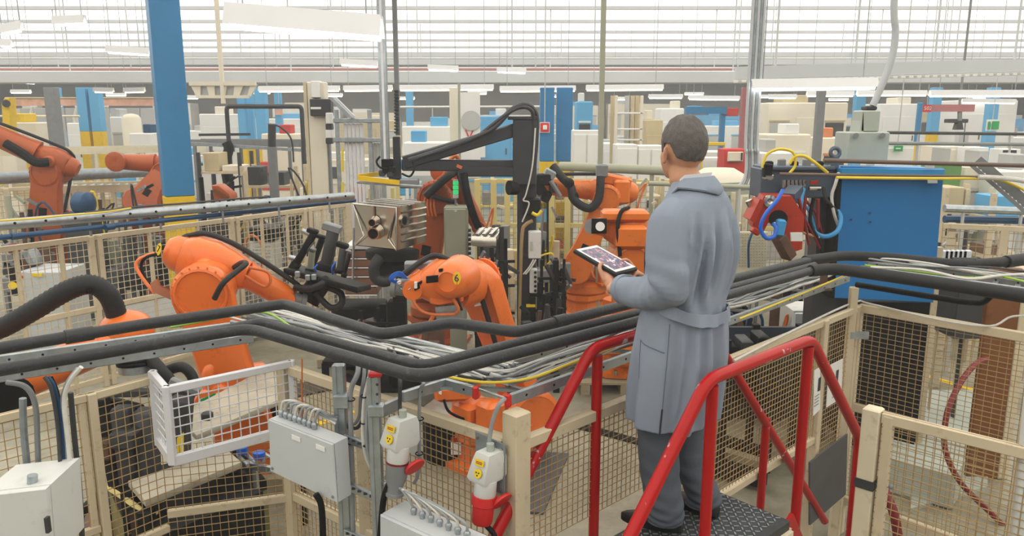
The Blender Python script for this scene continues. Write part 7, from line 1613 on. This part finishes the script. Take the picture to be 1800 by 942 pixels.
# rows of machines along the far wall
rr_ = random.Random(21); mats = ['white_far', 'cream_far', 'white_far', 'grey_far', 'cream_far', 'blue_far', 'white_far', 'tan_far']
ords = ['first', 'second', 'third', 'fourth', 'fifth', 'sixth', 'seventh', 'eighth', 'ninth', 'tenth', 'eleventh', 'twelfth', 'thirteenth', 'fourteenth', 'fifteenth', 'sixteenth', 'seventeenth', 'eighteenth', 'nineteenth', 'twentieth']
cw = {'white_far': 'white', 'cream_far': 'cream', 'grey_far': 'light grey', 'blue_far': 'light blue', 'tan_far': 'tan'}
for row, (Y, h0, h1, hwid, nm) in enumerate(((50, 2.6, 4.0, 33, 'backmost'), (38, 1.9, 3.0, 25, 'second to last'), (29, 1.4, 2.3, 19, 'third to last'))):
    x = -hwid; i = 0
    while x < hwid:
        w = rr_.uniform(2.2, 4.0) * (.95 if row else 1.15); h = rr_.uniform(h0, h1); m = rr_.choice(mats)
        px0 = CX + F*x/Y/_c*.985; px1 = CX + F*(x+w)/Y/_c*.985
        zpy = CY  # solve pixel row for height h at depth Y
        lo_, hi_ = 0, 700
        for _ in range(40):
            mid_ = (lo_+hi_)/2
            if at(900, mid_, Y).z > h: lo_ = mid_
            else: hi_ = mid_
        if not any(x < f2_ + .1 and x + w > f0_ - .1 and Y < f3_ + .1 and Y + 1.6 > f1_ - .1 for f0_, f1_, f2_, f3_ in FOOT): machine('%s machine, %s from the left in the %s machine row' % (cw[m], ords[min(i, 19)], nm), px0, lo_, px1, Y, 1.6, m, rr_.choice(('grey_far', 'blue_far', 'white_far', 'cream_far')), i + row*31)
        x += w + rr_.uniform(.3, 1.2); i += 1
# ------------------------------------------------------------------ smaller equipment filling the cells
def clutter(label, x0, y0, x1, Y, seed, pal, n=16, name='assembly_station', d=.7):
    r_ = random.Random(seed); a, b = at(x0, y0, Y), at(x1, y0, Y); W_, H = b.x-a.x, a.z
    t = thing(name, label, 'station', ((a.x+b.x)/2, Y, 0))
    part(t, 'bed', MB().box(((a.x+b.x)/2, Y+d/2, H*.28), (W_*.96, d, H*.12), ch=.02), pal[0])
    for sx in (.06, .94):
        for sy in (.06, .94): part(t, 'leg', MB().box((a.x + W_*sx, Y+d*sy, H*.14), (.07, .07, H*.28)), pal[0])
    for k in range(n):
        x = a.x + W_*r_.uniform(.05, .95); y = Y + d*r_.uniform(.05, .95); z = H*.34; h = H*r_.uniform(.12, .64); q = r_.random(); m = r_.choice(pal)
        if q < .4: part(t, 'block', MB().box((x, y, z + h*.3), (r_.uniform(.06, .25), r_.uniform(.06, .2), h*.6), M.Rotation(r_.uniform(-.5, .5), 3, 'Z'), ch=.01), m)
        elif q < .7: part(t, 'rod', MB().cyl((x, y, z), (x + r_.uniform(-.1, .1), y, z + h), r_.uniform(.012, .04), n=8), m)
        elif q < .85: part(t, 'cross_bar', MB().bar((x - r_.uniform(.1, .4)*W_*.4, y, z + h), (x + r_.uniform(.1, .4)*W_*.4, y, z + h*r_.uniform(.8, 1.1)), .04, .04), m)
        else: part(t, 'hose', MB().tube(smooth([V((x, y, z)), V((x + r_.uniform(-.2, .2), y - .05, z + h*.7)), V((x + r_.uniform(-.3, .3), y - .05, z + h)), V((x + r_.uniform(-.4, .4), y, z + h*.4))], 5), .016, 7), r_.choice(('black', 'cable_dark', 'yellow_cable', 'cable_orange', 'blue_pipe')))
    return t
P1_ = ('mid_grey', 'cream', 'dark_grey', 'galv_dull', 'black_steel', 'cab_green', 'rust'); P2_ = ('cream', 'cream_pale', 'galv', 'dark_grey', 'cream_yellow', 'mid_grey'); P3_ = ('black_steel', 'black', 'dark_grey', 'galv_dull', 'rust')
for i, (x0, y0, x1, Y, pal, n, lab) in enumerate([
    (-20, 335, 55, 11.3, P1_, 18, 'jumble of grey and cream machine parts at the left edge'), (120, 330, 185, 12.0, P1_, 18, 'grey assembly station with hoses beside the blue motor'), (190, 322, 262, 11.4, P3_, 16, 'dark assembly station left of the big blue column'),
    (345, 292, 405, 12.6, P3_, 18, 'dark station with screens right of the big blue column'), (408, 280, 470, 12.2, P2_, 18, 'cream station with pipes behind the left fence'), (480, 282, 540, 12.4, P2_, 18, 'cream station left of the beige pillar'),
    (350, 395, 424, 10.2, P1_, 14, 'low grey station behind the number seven dome'), (482, 380, 522, 11.4, P2_, 14, 'low cream station behind the clamping gripper'),
    (842, 345, 905, 12.0, P2_, 16, 'pale station behind the winch of the crane'), (935, 345, 985, 12.2, P1_, 12, 'grey station between crane mast and right robot'), (1118, 318, 1168, 11.7, P1_, 18, 'station with small dark tools left of the neck of the man'),
    (1236, 356, 1300, 8.6, P2_, 14, 'cream station right of the coat of the man'), (1290, 470, 1395, 7.4, P3_, 20, 'dark machine under the red tool head'), (1400, 430, 1455, 8.4, P3_, 14, 'dark bracketry left of the blue panel'),
    (1664, 372, 1740, 9.3, P2_, 16, 'cream station behind the right mesh'), (1752, 380, 1835, 10.6, P1_, 16, 'grey station at the right edge behind the mesh'), (560, 560, 660, 8.6, P3_, 16, 'black low station on the floor below the gripper'), (700, 545, 790, 7.6, P3_, 14, 'black low station left of robot six'), (905, 520, 985, 8.2, P3_, 18, 'black low station under the crane mast buttons')]):
    clutter(lab, x0, y0, x1, Y, 100+i, pal, n)
for i in range(14):
    x = 20 + i*130 + (i*37) % 40; Yd = 30 + (i*7) % 13; yy = 163 + (i*5) % 14
    luminaire(at(x, yy, Yd), at(x + 34, yy, Yd), 'small far lamp, %s from the left in the far lamp row' % ords[i], i % 3 == 0, w=.2, group='far lamp row', rods=True)
# extra hoses at the red tool
for k, (pts, m, r) in enumerate([([(1404, 348), (1412, 380), (1430, 412), (1442, 436)], 'red_dark', .014), ([(1416, 348), (1414, 385), (1422, 430)], 'red_dark', .014), ([(1430, 348), (1424, 390), (1440, 425), (1446, 445)], 'black', .016), ([(1438, 350), (1438, 400)], 'red_dark', .014), ([(1332, 350), (1322, 362), (1316, 352)], 'steel', .03), ([(1392, 404), (1415, 410), (1440, 418)], 'wire_tan', .012)]):
    cable(['dark red hose nearest the red tool head', 'dark red hose hanging under the air fittings', 'black hose hanging left of the blue panel', 'short dark red hose under the valve', 'bright metal fitting at the left of the steel beam', 'brass rod beside the white plate of the red tool'][k], [at(x, y, 6.42) for x, y in pts], r, m, n=8, name='hose' if k not in (4, 5) else 'fitting')
